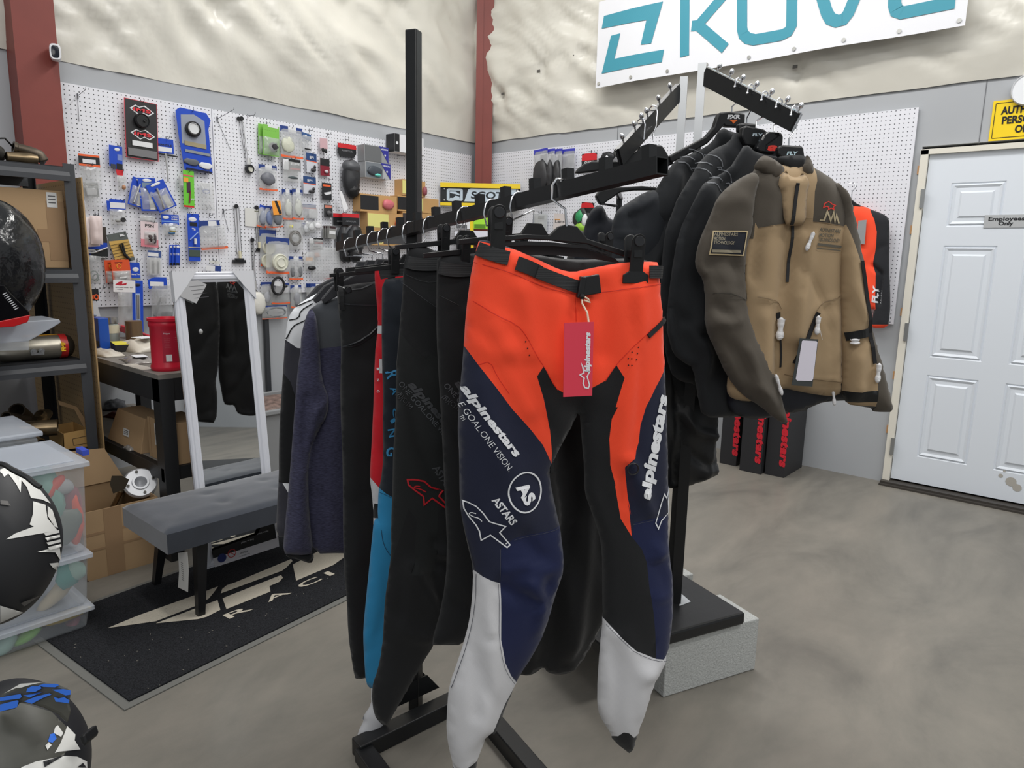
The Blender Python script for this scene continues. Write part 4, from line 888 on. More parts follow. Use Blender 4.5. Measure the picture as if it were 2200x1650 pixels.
js = Cloth(PJ, aj, zb([(450,178),(380,208),(300,262),(235,330),(205,410),(175,480),(140,560),(112,670),(118,730),(160,790),(172,900),(165,1050),(225,1180),(290,1330),(380,1440),(480,1500),(560,1570),(626,1606),(634,1590),(612,1490),(565,1340),(520,1230),(472,1150),(445,1090),(416,1000),(398,900),(396,700),(408,580),(442,488),(436,420),(455,300),(480,220)]), thick=.04, R=.06, off=.03, seed=12, nz=.008,
 folds=[(zb([(195,862),(270,858),(340,880),(392,905)]), .008, .005), (zb([(200,930),(240,950),(300,1000)]), .016, -.012), (zb([(180,1040),(240,1020),(330,1010)]), .014, .012), (zb([(430,1380),(480,1420),(460,1500)]), .012, .01), (zb([(380,1180),(420,1300),(520,1480)]), .016, .010), (zb([(170,700),(260,690),(330,720)]), .02, -.008), (zb([(230,1120),(330,1200),(380,1300)]), .016, -.008), (zb([(250,350),(330,330),(420,380)]), .02, .006), (zb([(190,470),(170,560),(150,640)]), .012, -.006)])
js.make('sleeve', [], [BRN], j1)
js.line(zb([(200,517),(380,520),(360,652),(178,645)]), 2.4, TAPE, j1, 'badge_border', closed=True, sm=0, lift=.005)
js.patch(zb([(202,520),(377,523),(358,649),(181,642)]), M('navy_badge', (30, 34, 44), .6), j1, 'badge', lift=.003)
BT = C((150, 142, 122), .6)
for t_, a_, b_ in (('ALPINESTARS', (203,541), (322,546)), ('MOTION', (200,566), (258,568)), ('TECHNOLOGY', (197,588), (308,592))): js.text(t_, zb([a_])[0], zb([b_])[0], 6.2, BT, j1, bold=.02, lift=.0048)
js.line(zb([(190,627),(345,631)]), 5, BT, j1, 'badge_bar', lift=.0045)
jr = Cloth(PJ, aj, zb([(905,230),(960,280),(990,330),(1005,420),(1040,560),(1062,700),(1080,900),(1102,1050),(1160,1250),(1200,1400),(1228,1532),(1170,1534),(1110,1530),(1110,1512),(1040,1500),(968,1490),(935,1425),(945,1380),(938,1200),(935,1000),(925,800),(920,640),(905,560),(920,500),(930,400),(900,300)]), thick=.04, R=.06, off=.025, seed=14, nz=.005,
 folds=[(zb([(945,650),(960,800),(1040,1000)]), .012, .008), (zb([(960,1180),(1000,1150),(1050,1100)]), .012, -.01), (zb([(1000,1230),(990,1350),(1000,1400)]), .015, .008), (zb([(910,560),(925,640),(915,700)]), .008, -.012), (zb([(1120,1150),(1150,1300),(1170,1500)]), .02, .006)])
jr.make('sleeve', [(zb([(800,150),(1300,150),(1300,1600),(1110,1600),(1102,1400),(1100,1250),(1075,1100),(1052,950),(1035,800),(1010,680),(980,600),(940,480),(900,500),(800,420)]), 1), (zb([(935,1412),(1105,1400),(1105,1466),(940,1474)]), 2), (zb([(1000,1490),(1110,1494),(1112,1530),(1060,1510)]), 3)], [TAN, BRN, BLKM, NVL], j1)
strip(jr, zb([(1016,682),(1035,800),(1050,950),(1068,1100),(1088,1250)]), 7.5, ZIP, j1, 'sleeve_zip', .004, .002)
strip(jr, zb([(940,1105),(990,1090),(1050,1078)]), 17, BLK2, j1, 'arm_strap', .005, .002)
onto(jb, [(590,440),(740,446)], .01, ZIP, 'zip_tip')
WR = M('white_tissue', (228, 228, 230), .7, bump=.5, bscale=160)
def wrap(c, px, w, hh, rot=0):
    p = c.warp([c.uv(*zb([px])[0])], .012)[0]; R = basis(c.U, c.V, c.n) @ rotm('Z', rot); b = MB()
    b.ell(p-R @ Vector((0, -hh*.25, 0)), (w*.42, hh*.30, w*.4), R, 12); b.ell(p+R @ Vector((0, -hh*.28, 0)), (w*.5, hh*.26, w*.4), R, 12); b.lathe(p-R @ Vector((0, hh*.4, 0)), R @ Vector((0, 1, 0)), [(w*.42, 0), (w*.3, hh*.4), (w*.45, hh*.85)], 12)
    b.build('zip_pull_wrap', WR, j1, smooth='full')
wrap(jb, (569,1060), .024, .060); wrap(jb, (752,1035), .016, .05); wrap(jb, (708,575), .013, .05, -18); wrap(js, (560,1370), .012, .060, 22); wrap(jr, (970,1127), .028, .014, 4); wrap(jr, (1094,1300), .016, .052); wrap(jb, (874,1440), .011, .05, 12)
# hangtag on jacket
pt = jb.warp([jb.uv(*zb([(756,1110)])[0])], .035)[0]
co = [on(*p, pt, jb.n) for p in zb([(702,1118),(806,1124),(772,1390),(656,1382)])]; b = MB(); b.prism(co, jb.n*.0015); b.build('hang_tag', C((62, 66, 66), .5), j1)
co = [on(*p, pt+jb.n*.002, jb.n) for p in zb([(715,1134),(722,1130),(796,1134),(802,1140),(778,1346),(770,1358),(688,1356),(680,1348)])]; b = MB(); b.prism(co, jb.n*.0005); b.build('tag_label', C((222, 218, 230), .5), j1)
b = MB(); b.tube([pt+jb.V*0, jb.warp([jb.uv(*zb([(758,1060)])[0])], .02)[0]], .0006, 5); b.build('tag_string', C((190, 190, 190)), j1)
# prints
DG = C((92, 88, 78), .7); LT = C((178, 164, 134), .6)
for t_, a_, b_ in (('ALPINESTARS', (766,518), (880,530)), ('MOTION', (764,548), (842,553)), ('TECHNOLOGY', (760,572), (880,580))): jb.text(t_, zb([a_])[0], zb([b_])[0], 6.4, DG, j1, bold=.02, lift=.003)
jb.line(zb([(755,590),(893,606)]), 4.5, DG, j1, 'print_bar', lift=.003)
jb.line(zb([(752,612),(890,626)]), 1.6, DG, j1, 'print_bar', lift=.003)
jb.line(zb([(765,458),(785,460),(800,412),(822,462),(838,415),(848,468),(856,430),(872,478)]), 3.2, LT, j1, 'zigzag_logo', lift=.003, sm=0)
astar(jb, zb([(783,390),(788,368),(806,358),(818,364),(826,372),(848,378),(836,386),(840,402),(822,393),(806,402),(808,388),(796,384)]), [], 1.7, C((232, 60, 50)), j1)

for L in ([(430,878),(500,893),(560,912),(580,950)], [(930,866),(850,893),(785,915),(748,962)], [(440,502),(520,487),(615,474)], [(738,468),(905,494)], [(590,1312),(700,1332),(930,1356)]): jb.line(zb(L), 1.2, C((120, 100, 74)), j1, 'seam', lift=.002)

js.line(zb([(195,862),(270,858),(340,880),(392,905)]), 1.3, C((58, 54, 48)), j1, 'seam'); js.line(zb([(398,700),(396,800),(404,900)]), 1.3, C((58, 54, 48)), j1, 'seam'); 
# ---------------------------------------------------------------- black jackets behind it
def blackjacket(lab, P, az, out, folds, seed, arcs, hem=None):
    c = Cloth(P, az, out, thick=.03, R=.05, folds=folds, seed=seed, nz=.012)
    o = thing('riding_jacket', lab, 'jacket', (c.P.x, c.P.y, 1.0), 'black jackets on the rear rack'); c.make('jacket_body', [], [fab('black_softshell', (34, 36, 39), .8)], o)
    g = C((104, 107, 112), .5)
    for L in arcs: c.line(z7(L), 1.9, g, o, 'shoulder_print', lift=.003)
    return c, o
D = [2.0, 2.075, 2.15]
def sh(L, dx, dy): return [(x_+dx, y_+dy) for x_, y_ in L]
J4 = [(1601,307),(1625,330),(1700,340),(1760,380),(1770,600),(1760,880),(1650,890),(1569,897),(1511,897),(1500,860),(1490,790),(1470,780),(1445,760),(1430,700),(1440,600),(1457,500),(1487,439),(1508,398),(1518,390),(1566,364),(1586,332)]
J3 = [(1579,279),(1600,300),(1680,310),(1740,360),(1750,600),(1740,860),(1560,870),(1491,824),(1462,820),(1438,800),(1420,700),(1418,600),(1428,500),(1436,478),(1455,427),(1477,391),(1494,362),(1504,345),(1533,320),(1567,306)]
J2 = [(1549,272),(1575,285),(1650,300),(1720,350),(1730,600),(1720,850),(1500,860),(1440,850),(1400,700),(1345,620),(1330,560),(1351,500),(1373,463),(1407,410),(1426,379),(1445,352),(1455,342),(1501,324),(1530,306)]
ar = [[(890,1210),(960,1215),(1020,1290)], [(1000,1090),(1060,1100),(1105,1150),(1115,1210)], [(920,1165),(980,1155),(1030,1195)], [(1065,1215),(1100,1210),(1105,1240)]]
shf = lambda A, dx, dy: [[(x_+dx, y_+dy) for x_, y_ in L] for L in A]
blackjacket('black softshell jacket with grey shoulder arcs, directly behind the tan jacket', dp(1560, 560, 1.99), 14, J4, [([(1520,400),(1530,500),(1500,700)], .02, .012), ([(1560,360),(1570,500),(1540,800)], .03, -.012), ([(1480,700),(1510,760),(1500,850)], .015, .012), ([(1420,640),(1480,700),(1500,720)], .012, -.01)], 21, ar)
blackjacket('black softshell jacket with grey shoulder arcs, middle of the three', dp(1530, 560, 2.09), 14, J3, [([(1500,380),(1490,500),(1450,700)], .02, .012)], 22, shf(ar, -128, -130))
blackjacket('black softshell jacket with grey shoulder arcs, farthest of the three', dp(1500, 560, 2.19), 14, J2, [([(1450,380),(1430,500),(1380,600)], .02, .012), ([(1480,380),(1470,500),(1430,700)], .03, -.01)], 23, shf(ar, -262, -182))
# long black pants to the left of them
cq = Cloth(dp(1490, 800, 2.27), 16, [(1330,600),(1450,560),(1560,600),(1555,760),(1540,850),(1536,930),(1538,985),(1545,1017),(1510,1032),(1469,1047),(1440,1050),(1380,1040),(1300,1000),(1290,900),(1310,700)], thick=.04, R=.07, seed=24, nz=.014, folds=[([(1440,700),(1450,900),(1440,1040)], .02, -.02), ([(1500,800),(1520,900),(1500,1020)], .02, .014), ([(1450,880),(1480,920),(1530,930)], .012, .012), ([(1460,960),(1500,990),(1540,990)], .012, -.01)])
oq = thing('waterproof_pants', 'crinkled black waterproof pants low on the rear rack beside its black post', 'pants', (cq.P.x, cq.P.y, .6)); cq.make('pants_body', [], [M('black_nylon', (26, 27, 29), .5, bump=.3, bscale=30)], oq)
cb.line(z6([(692,560),(800,620)]), 1, C((40, 42, 44)), ob, 'stitching')
# garments on the left arm
def lj(lab, P, out, folds, seed, az=10, col=(36, 39, 44)):
    c = Cloth(P, az, out, thick=.03, R=.06, folds=folds, seed=seed, nz=.012); o = thing('jacket', lab, 'jacket', (c.P.x, c.P.y, 1.0)); c.make('jacket_body', [], [fab('black_shell_%d' % seed, col, .75)], o); return c, o
lj('black hooded jacket on the left arm of the rear rack, behind the front rack arm', dp(1350, 470, 2.12), z8([(1290,1120),(1380,1080),(1450,1085),(1520,1130),(1560,1300),(1540,1650),(1500,2200),(1200,2300),(1020,2200),(990,1700),(1020,1600),(1060,1420),(1080,1300),(1120,1230),(1200,1180)]), [(z8([(1110,1270),(1250,1220),(1380,1130)]), .012, .012), (z8([(1080,1440),(1150,1430),(1250,1450)]), .006, .006)], 41)
lj('black jacket with a drooping sleeve, leftmost on the rear rack', dp(1280, 480, 2.25), z8([(905,1235),(960,1200),(1000,1215),(1030,1300),(1090,1330),(1150,1400),(1150,2200),(900,2300),(760,2000),(750,1600),(790,1520),(830,1470),(840,1400),(870,1300)]), [(z8([(960,1230),(950,1350),(860,1480)]), .01, .01)], 42, az=14, col=(30, 33, 40))
# hangers on the rear rack
def whanger(lab, P, az, prof, neck, foot, arm_p, X, text_=None, tcol=None, tpx=None, th=.022, gl=.42, group='branded hangers on the rear rack', chev=None):
    a = YAW+math.radians(az); nn = Vector((math.sin(a), -math.cos(a), 0)); g = lambda q: on(*q, P, nn)
    h = thing('coat_hanger', lab, 'hanger', (P.x, P.y, P.z-.1), group)
    b = MB(); b.prism([g(q)-nn*th/2 for q in prof], nn*th); b.build('hanger_body', M('hanger_plastic_%d' % int(gl*100), (22, 23, 25), gl), h, bevel=.005)
    f = g(foot); z = Vector((0, 0, 1)); b = MB()
    if arm_p is not None:
        t = arm_p; b.tube([t-X*.018-z*.016, t-X*.014+z*.004, t-X*.004+z*.010, t+X*.008+z*.007, t+X*.013-z*.01, t+X*.012-z*.05, f+z*.02, f], .0023, 8); b.ell(t-X*.018-z*.016, (.004, .004, .005), n=8); b.build('hook', CHR, h, smooth=True)
    if text_:
        p0 = g(tpx[0])+nn*(th/2+.001); p1 = g(tpx[1])+nn*(th/2+.001); text(text_, p0, p1-p0, z, tpx[2], C(tcol), h, width=(p1-p0).length, bold=.05, shear=.2)
    if chev: b = MB(); b.prism([g(q)+nn*(th/2) for q in chev], nn*.001); b.build('logo', C((230, 110, 40)), h)
    return h
def kp(i): return aR0+(aR1-aR0)*i+YR*.028
XR_ = -XR if XR.dot(RT) < 0 else XR
whanger('black hanger with white "FXR" lettering and an orange chevron', dp(1560, 290, 2.17), 12, z7([(1000,590),(1100,580),(1228,600),(1225,690),(1180,720),(1060,715),(1040,700),(1010,740),(900,860),(800,920),(650,1000),(590,1030),(570,1020),(560,975),(600,950),(760,865),(880,800),(950,720),(975,640)]), None, (1572, 243), kp(.36), XR_, 'FXR', (235, 235, 238), (z7([(1065,645)])[0], z7([(1180,645)])[0], .011), chev=z7([(1085,655),(1160,655),(1120,690),(1110,675)]))
whanger('black hanger with a small white chest mark, second on the right arm', dp(1590, 300, 2.1), 12, z7([(1170,690),(1230,680),(1330,690),(1330,760),(1250,800),(1170,760)]), None, (1604, 268), kp(.50), XR_)
whanger('black hanger with a pale winged wordmark between the softshell jackets', dp(1625, 310, 2.02), 12, z7([(1200,720),(1240,705),(1400,740),(1430,770),(1400,860),(1340,900),(1230,880),(1190,800)]), None, (1624, 275), kp(.65), XR_, 'FLY', (190, 205, 215), (z7([(1285,800)])[0], z7([(1375,800)])[0], .007))
whanger('glossy black hanger with a red and white letter a', dp(1650, 325, 1.985), 12, z7([(1400,770),(1440,758),(1545,765),(1563,800),(1560,880),(1480,960),(1400,950),(1340,940),(1325,900),(1370,830)]), None, (1662, 284), kp(.80), XR_, 'a', (225, 60, 50), (z7([(1415,925)])[0], z7([(1510,925)])[0], .019), gl=.1)
whanger('black hanger with a winged wordmark inside the tan jacket collar', dp(1700, 345, 1.93), 4, z7([(1515,900),(1560,875),(1735,885),(1748,920),(1762,1030),(1800,1090),(1700,1130),(1620,1120),(1590,1050),(1520,960)]), None, (1694, 314), kp(.95), XR_, 'FLY', (190, 215, 225), (z7([(1592,965)])[0], z7([(1685,965)])[0], .0085))
def kl(i): return aL0+(aL1-aL0)*i+YL*.028
XL_ = XL if XL.dot(RT) > 0 else -XL
whanger('broad black hanger with a square neck block on the left arm of the rear rack', dp(1400, 335, 2.15), 8, z8([(765,945),(790,910),(840,870),(900,850),(1100,852),(1180,820),(1270,760),(1275,735),(1340,722),(1460,722),(1480,745),(1525,825),(1560,870),(1500,900),(1300,880),(1150,900),(950,930),(800,950)]), None, (1403, 302), kl(.42), XL_, group='plain hangers on the rear rack')
whanger('slim black hanger hanging lower on the left arm of the rear rack', dp(1350, 400, 2.2), 8, z8([(930,1130),(960,1090),(1100,1060),(1300,1050),(1420,1060),(1430,1085),(1250,1085),(1130,1100),(1000,1190),(1110,1200),(1100,1220),(960,1190)]), None, (1385, 300), kl(.62), XL_, group='plain hangers on the rear rack')
# ================================================================ left side of the shop
z10 = zc(120, 950, 2.75); zA = zc(0, 280, 3.3); zB = zc(0, 660, 4.1244); zC = zc(0, 900, 3.0); zD = zc(380, 1100, 9.17)
def Xp(x, px): return on(*px, (x, 0, 0), (1, 0, 0))
def Yp(y, px): return on(*px, (0, y, 0), (0, 1, 0))
# mat
A = fl(268, 1528); B = fl(740, 1293); e = (B-A).normalized(); nmt = Vector((-e.y, e.x, 0)); Wd = (fl(187, 1297)-A).dot(nmt); Ln = 1.52
mt = thing('door_mat', 'black carpet mat with a beige wing logo and the word RACING', 'mat', (A.x, A.y, 0))
MATM = M('mat_pile', (42, 43, 46), .95, bump=1, bscale=500, var=.55, vscale=260, spec=.1); BEI = M('mat_beige_pile', (206, 198, 182), .95, bump=.8, bscale=500, var=.12, vscale=350, spec=.1); RUB = M('rubber_edge', (112, 112, 108), .7)
b = MB(); b.prism([A, A+e*Ln, A+e*Ln+nmt*Wd, A+nmt*Wd], (0, 0, .004)); b.build('rubber_edge', RUB, mt)
i_ = .028; b = MB(); b.prism([A+e*i_+nmt*i_, A+e*(Ln-i_)+nmt*i_, A+e*(Ln-i_)+nmt*(Wd-i_), A+e*i_+nmt*(Wd-i_)], (0, 0, .009)); b.build('pile', MATM, mt)
def mp(q, z=.0105): return on(*q, (0, 0, z), (0, 0, 1))
b = MB()
for L in ([(305,1098),(490,1022),(840,897),(958,852),(935,885),(905,922),(840,962),(590,1058)], [(590,1070),(840,976),(955,932),(972,990),(890,1032),(840,1045)], [(975,893),(982,868),(1010,845),(1060,828),(1390,690),(1398,702),(1362,740),(1335,760)], [(985,922),(1330,785),(1342,800),(1320,825),(1262,850),(1268,882),(1008,986)], [(1400,722),(1560,640),(1700,610),(1760,640),(1640,725),(1420,818)]):
    b.add([mp(q) for q in z10(L)], [list(range(len(L)))])
b.build('logo', BEI, mt)
def pc(P): # world -> pixel
    d = Vector(P)-CAM; zz = d.dot(FW); return (1100+FOC*d.dot(RT)/zz, 825-FOC*d.dot(UC)/zz)
for ch, q0, q1 in (('R', (1025,1043), (1168,985)), ('A', (1255,945), (1392,890)), ('C', (1455,862), (1578,810)), ('I', (1620,790), (1648,778))):
    a_, c_ = mp(z10([q0])[0]), mp(z10([q1])[0]); text(ch, a_, c_-a_, nmt, .045, BEI, mt, width=(c_-a_).length, bold=.01)
random.seed(3); b = MB()
for _ in range(70):
    q = A+e*(i_+random.random()*(Ln-2*i_))+nmt*(i_+random.random()**1.6*(Wd-2*i_)*.8); a_ = random.random()*3.14; l_ = .0014+.003*random.random()
    b.box(q+Vector((0, 0, .0105)), (l_*1.6, .0012+.0012*random.random(), .001), rotm('Z', math.degrees(a_)))
tag(b.build('lint', C((128, 124, 116), .9), mt), kind='stuff')
# bench
bn = thing('bench', 'dark grey velvet bench with button tufting and black tapered legs', 'bench', (-2.66, 1.5, 0))
VEL = M('grey_velvet', (50, 55, 65), .8, sheen=.6, bump=.15, bscale=40, var=.13, vscale=9, spec=.2)
bx0, bx1, by0, by1, bz0, bz1 = -2.865, -2.465, .985, 1.95, .298, .385
b = MB(); nx, ny = 26, 60; btn = [(.13, .28+.25*k) for k in range(3)]+[(.27, .28+.25*k) for k in range(3)]
vs = []
for j in range(ny+1):
    for i in range(nx+1):
        X_ = (bx1-bx0)*i/nx; Y_ = (by1-by0)*j/ny; ed = min(X_, Y_, bx1-bx0-X_, by1-by0-Y_)
        zz = bz1-.012*(1-min(1, ed/.03))**2+.012*min(1, ed/.12)
        for u, v in btn: zz -= .008*math.exp(-((X_-u)**2+(Y_-v)**2)/.0007)
        zz += .002*hsh(X_*14, Y_*9, 3)
        vs.append((bx0+X_, by0+Y_, zz))
kx = nx+1; fs = [(j*kx+i, j*kx+i+1, (j+1)*kx+i+1, (j+1)*kx+i) for j in range(ny) for i in range(nx)]
rim = [i for i in range(kx)]+[j*kx+nx for j in range(1, ny+1)]+[ny*kx+i for i in range(nx-1, -1, -1)]+[j*kx for j in range(ny-1, 0, -1)]
o_ = len(vs); vs += [(vs[i][0], vs[i][1], bz0) for i in rim]; n_ = len(rim)
fs += [(rim[i], rim[(i+1) % n_], o_+(i+1) % n_, o_+i) for i in range(n_)]+[[o_+i for i in range(n_)][::-1]]
b.add(vs, fs); b.build('seat', VEL, bn, smooth=True)
for u, v in btn: q = MB(); q.ell((bx0+u, by0+v, bz1-.004), (.009, .009, .004), n=10); q.build('button', VEL, bn, smooth=True)
LEG = M('black_wood', (24, 24, 26), .4)
for (ax_, ay_), (cx_, cy_) in (((bx1-.04, by0+.135), (bx1-.03, by0+.115)), ((bx0+.05, by0+.135), (bx0-.015, by0+.11)), ((bx1-.045, by1-.12), (bx1-.03, by1-.08)), ((bx0+.045, by1-.12), (bx0+.03, by1-.08))):
    b = MB(); t_, f_ = .021, .013
    vs = [(ax_+s*t_, ay_+q*t_, bz0) for s, q in ((-1,-1),(1,-1),(1,1),(-1,1))]+[(cx_+s*f_, cy_+q*f_, .0) for s, q in ((-1,-1),(1,-1),(1,1),(-1,1))]
    b.add(vs, [(0,1,2,3),(7,6,5,4)]+[(i,(i+1)%4,4+(i+1)%4,4+i) for i in range(4)]); b.build('leg', LEG, bn)
tgx = bx1-.06
b = MB(); q = [on(*p, (0, by0+.07, 0), (0, 1, 0)) for p in z10([(722,655),(776,648),(784,760),(780,886),(722,858),(728,760)])]; b.prism(q, (0, .0008, 0)); o_ = b.build('care_tag', C((208, 206, 202), .7), bn)
for k in range(9): MB().box(((q[0].x+q[3].x)/2-.002, by0+.0692, q[0].z-.03-k*.0085), (.018, .0006, .0018)).build('print_line', C((120, 118, 116)), o_)
# mirror
B0 = fl(447.6, 1229.8); B1 = fl(594, 1178); T0 = Xp(-2.985, (363, 584)); T1 = Xp(-2.985, (540, 586)); B0.x = B1.x = -2.876
uy = Vector((0, 1, 0)); W_ = .355; ym = (B0.y+B1.y)/2; yt = (T0.y+T1.y)/2; H_ = T0.z/math.cos(math.atan(.109/1.29))
mr = thing('wall_mirror', 'tall white-framed mirror standing on the floor and leaning back on the work table', 'mirror', (-2.876, ym, 0))
vup = Vector((-.109, yt-ym+0.0, T0.z)).normalized(); uy = (uy-vup*uy.dot(vup)).normalized(); nm_ = uy.cross(vup).normalized()
Om = Vector((-2.876, ym, 0)); H_ = T0.z/vup.z
def mq(u, v, w=0): return Om+uy*u+vup*v+nm_*w
FR_ = M('white_frame', (214, 216, 224), .4); fwid = .044
prof = [(0, 0), (0, .014), (.006, .018), (.014, .017), (.018, .020), (.030, .019), (.036, .013), (.044, .010), (.044, 0)]
b = MB(); loops = []
for ins, hh in prof: loops.append([mq(-W_/2+ins, ins, hh), mq(W_/2-ins, ins, hh), mq(W_/2-ins, H_-ins, hh), mq(-W_/2+ins, H_-ins, hh)])
vs = [v for L in loops for v in L]; n_ = len(prof)
b.add(vs, [(4*i+k, 4*i+(k+1) % 4, 4*i+4+(k+1) % 4, 4*i+4+k) for i in range(n_-1) for k in range(4)]); b.build('frame', FR_, mr)
b = MB(); b.prism([mq(-W_/2+.04, .04, .004), mq(W_/2-.04, .04, .004), mq(W_/2-.04, H_-.04, .004), mq(-W_/2+.04, H_-.04, .004)], nm_*.004); b.build('mirror_glass', M('mirror_silver', (236, 238, 238), .015, metal=1), mr)
b = MB(); b.prism([mq(-W_/2, 0, 0), mq(W_/2, 0, 0), mq(W_/2, H_, 0), mq(-W_/2, H_, 0)], -nm_*.004); b.build('back_board', C((120, 100, 80)), mr)
CDB = M('white_card', (210, 211, 216), .7)
for s in (-1, 1):
    b = MB(); b.prism([mq(s*(W_/2+.003), H_+.003, .021), mq(s*(W_/2-.10), H_+.003, .021), mq(s*(W_/2-.055), H_-.055, .021), mq(s*(W_/2+.003), H_-.125, .021)], nm_*.003)
    b.box(mq(s*(W_/2+.002), H_-.06, .010), (.03, .002, .126), basis(nm_, uy, vup)); b.build('corner_protector', CDB, mr)
# retail band round the foot of the mirror
b = MB(); b.prism([mq(-W_/2+.045, .002, .0215), mq(W_/2+.001, .002, .0215), mq(W_/2+.001, .055, .0215), mq(-W_/2+.04, .055, .0215)], nm_*.001); b.build('retail_band', C((216, 214, 218), .5), mr)
b = MB(); b.prism([mq(-W_/2+.04, .05, .0225), mq(W_/2-.01, .05, .0225), mq(W_/2-.015, .16, .0225), mq(W_/2-.06, .16, .0225), mq(W_/2-.10, .095, .0225), mq(-W_/2+.04, .085, .0225)], nm_*.001); bd = b.build('retail_band', C((26, 26, 28), .45), mr)
for t_, u_, v_, h_, m_, w_ in (('Mirror', .02, .038, -.011, C((70, 70, 74)), .035), ('Over the door', .03, .022, -.006, C((110, 110, 114)), .05), ('Easy to install', .055, .083, -.008, C((200, 200, 204)), .06), ('Hardware included', .13, .10, -.007, C((200, 200, 204)), .055)):
    text(t_, mq(u_+.0, v_, .0245), -uy, vup*-1 if h_ < 0 else vup, abs(h_), m_, mr, width=w_)
b = MB(); b.lathe(mq(-W_/2+.078, .04, .0245), nm_, [(0, .0006), (.020, .0006), (.020, 0)], 24); b.build('blue_sticker', C((40, 52, 110), .5), mr)
b = MB(); b.lathe(mq(-W_/2+.124, .047, .0245), nm_, [(.0165, .0008), (.0195, .0008)], 24); b.bar(mq(-W_/2+.11, .06, .0255), mq(-W_/2+.138, .034, .0255), .003, .0006, up=nm_); b.build('no_sign_sticker', C((196, 50, 50), .5), mr)
q = [on(*p, mq(0, .9, .0225), nm_) for p in zc(130, 440, 5.892)([(1590,965),(1740,955),(1850,1010),(1830,1050),(1718,1250),(1515,1160),(1510,1080)])]
b = MB(); b.prism(q, nm_*.001); st = b.build('instruction_sheet', C((176, 176, 178), .7), mr)
a_ = (q[3]-q[1]).normalized(); 
for k in range(4): c_ = q[0]+(q[4]-q[0])*(.25+.17*k)+nm_*.0016; b = MB(); b.bar(c_+(q[3]-q[6])*.12-(q[3]-q[6])*.1, c_+(q[3]-q[6])*.6, .0014, .0004, up=nm_); b.build('print_line', C((90, 90, 94)), st)
# work table --------------------------------------------------------------
DK = M('dark_steel_bench', (36, 37, 39), .5, bump=.1, bscale=40); TOP = M('worn_grey_top', (120, 116, 110), .6, var=.2, vscale=12)
wt = thing('work_table', 'black steel work table with a lower shelf beside the shelving unit', 'table', (-3.8, 1.55, 0))
tx0, tx1, ty0, ty1, tz = -4.60, -3.065, 1.235, 1.70, .85
MB().box(((tx0+tx1)/2, (ty0+ty1)/2, tz-.01), (tx1-tx0, ty1-ty0, .02)).build('table_top', TOP, wt)
for c_, s_ in ((((tx0+tx1)/2, ty0+.012, tz-.07), (tx1-tx0, .024, .10)), ((tx1-.012, (ty0+ty1)/2, tz-.07), (.024, ty1-ty0, .10)), (((tx0+tx1)/2, ty1-.012, tz-.07), (tx1-tx0, .024, .10))): MB().box(c_, s_).build('apron', DK, wt)
for X_, Y_ in ((tx1-.03, ty0+.03), (tx1-.03, ty1-.03), (tx0+.1, ty0+.03), (tx0+.22, ty1-.03)): MB().box((X_, Y_, (tz-.02)/2), (.075, .06, tz-.02)).build('leg', DK, wt)
sz = .43
MB().box(((tx0+tx1)/2, (ty0+ty1)/2, sz-.01), (tx1-tx0-.02, ty1-ty0-.02, .02)).build('lower_shelf', TOP, wt); MB().box(((tx0+tx1)/2, ty0+.02, sz-.03), (tx1-tx0, .03, .06)).build('shelf_rail', DK, wt); MB().box((tx1-.02, (ty0+ty1)/2, sz-.03), (.03, ty1-ty0, .06)).build('shelf_rail', DK, wt)
CARD = M('brown_cardboard', (178, 148, 112), .8, bump=.1, bscale=30, var=.05, vscale=5); CARD2 = M('darker_cardboard', (158, 128, 96), .8, var=.06, vscale=5)
# red coffee tub
cc = fl(352, 795, tz); cc = on(360, 790, (0, 0, tz), (0, 0, 1)); cy_ = ty0+.10; cx_ = on(362, 780, (0, cy_, 0), (0, 1, 0)).x
rc = thing('coffee_tub', 'red plastic coffee tub standing on the work table behind the mirror frame', 'tub', (cx_, cy_, tz)); REDC = M('red_plastic', (196, 28, 52), .35)
b = MB(); b.lathe((cx_, cy_, tz), (0, 0, 1), [(.0, .0), (.068, .0), (.073, .008), (.073, .02), (.068, .03), (.068, .19), (.073, .198), (.073, .21), (.070, .218), (.076, .22), (.076, .232), (.070, .232), (.066, .21), (0, .20)], 32); b.build('tub', REDC, rc, smooth=True)
dv = Vector((CAM.x-cx_, CAM.y-cy_, 0)).normalized(); sv = Vector((0, 0, 1)).cross(dv)
b = MB(); R_l = .0685; n_ = 14
def cyl(u, v, r=R_l): a = u/r; return Vector((cx_, cy_, tz+v))+(dv*math.cos(a)+sv*math.sin(a))*r
b.add([cyl(-.02+.075*i/n_, z_, .0688) for i in range(n_+1) for z_ in (.04, .18)], [(2*i, 2*i+2, 2*i+3, 2*i+1) for i in range(n_)]); b.build('label', C((168, 22, 50), .5), rc)
def ctext(t, u0, v, h, w, m, par, up=0):
    vs, fs = text_geo(t, 0.0); k = w/vs[:, 0].max(); b = MB(); b.add([cyl(u0+x*k, v+y_*h/.7, .0695) for x, y_ in vs], fs); return b.build('lettering', m, par)
ctext('Folgers', -.012, .165, .006, .026, WHP, rc)
for k in range(6): ctext('- - - - -', -.010, .145-k*.008, .002, .022, WHP, rc)
for k in range(3): ctext('- - - -', .028, .150-k*.01, .0025, .022, WHP, rc)
b = MB(); b.add([cyl(u, v, .0695) for u in (-.008, .004, .016) for v in (.045, .075)], [(0, 2, 3, 1), (2, 4, 5, 3)]); b.build('barcode_patch', C((220, 220, 220)), rc)
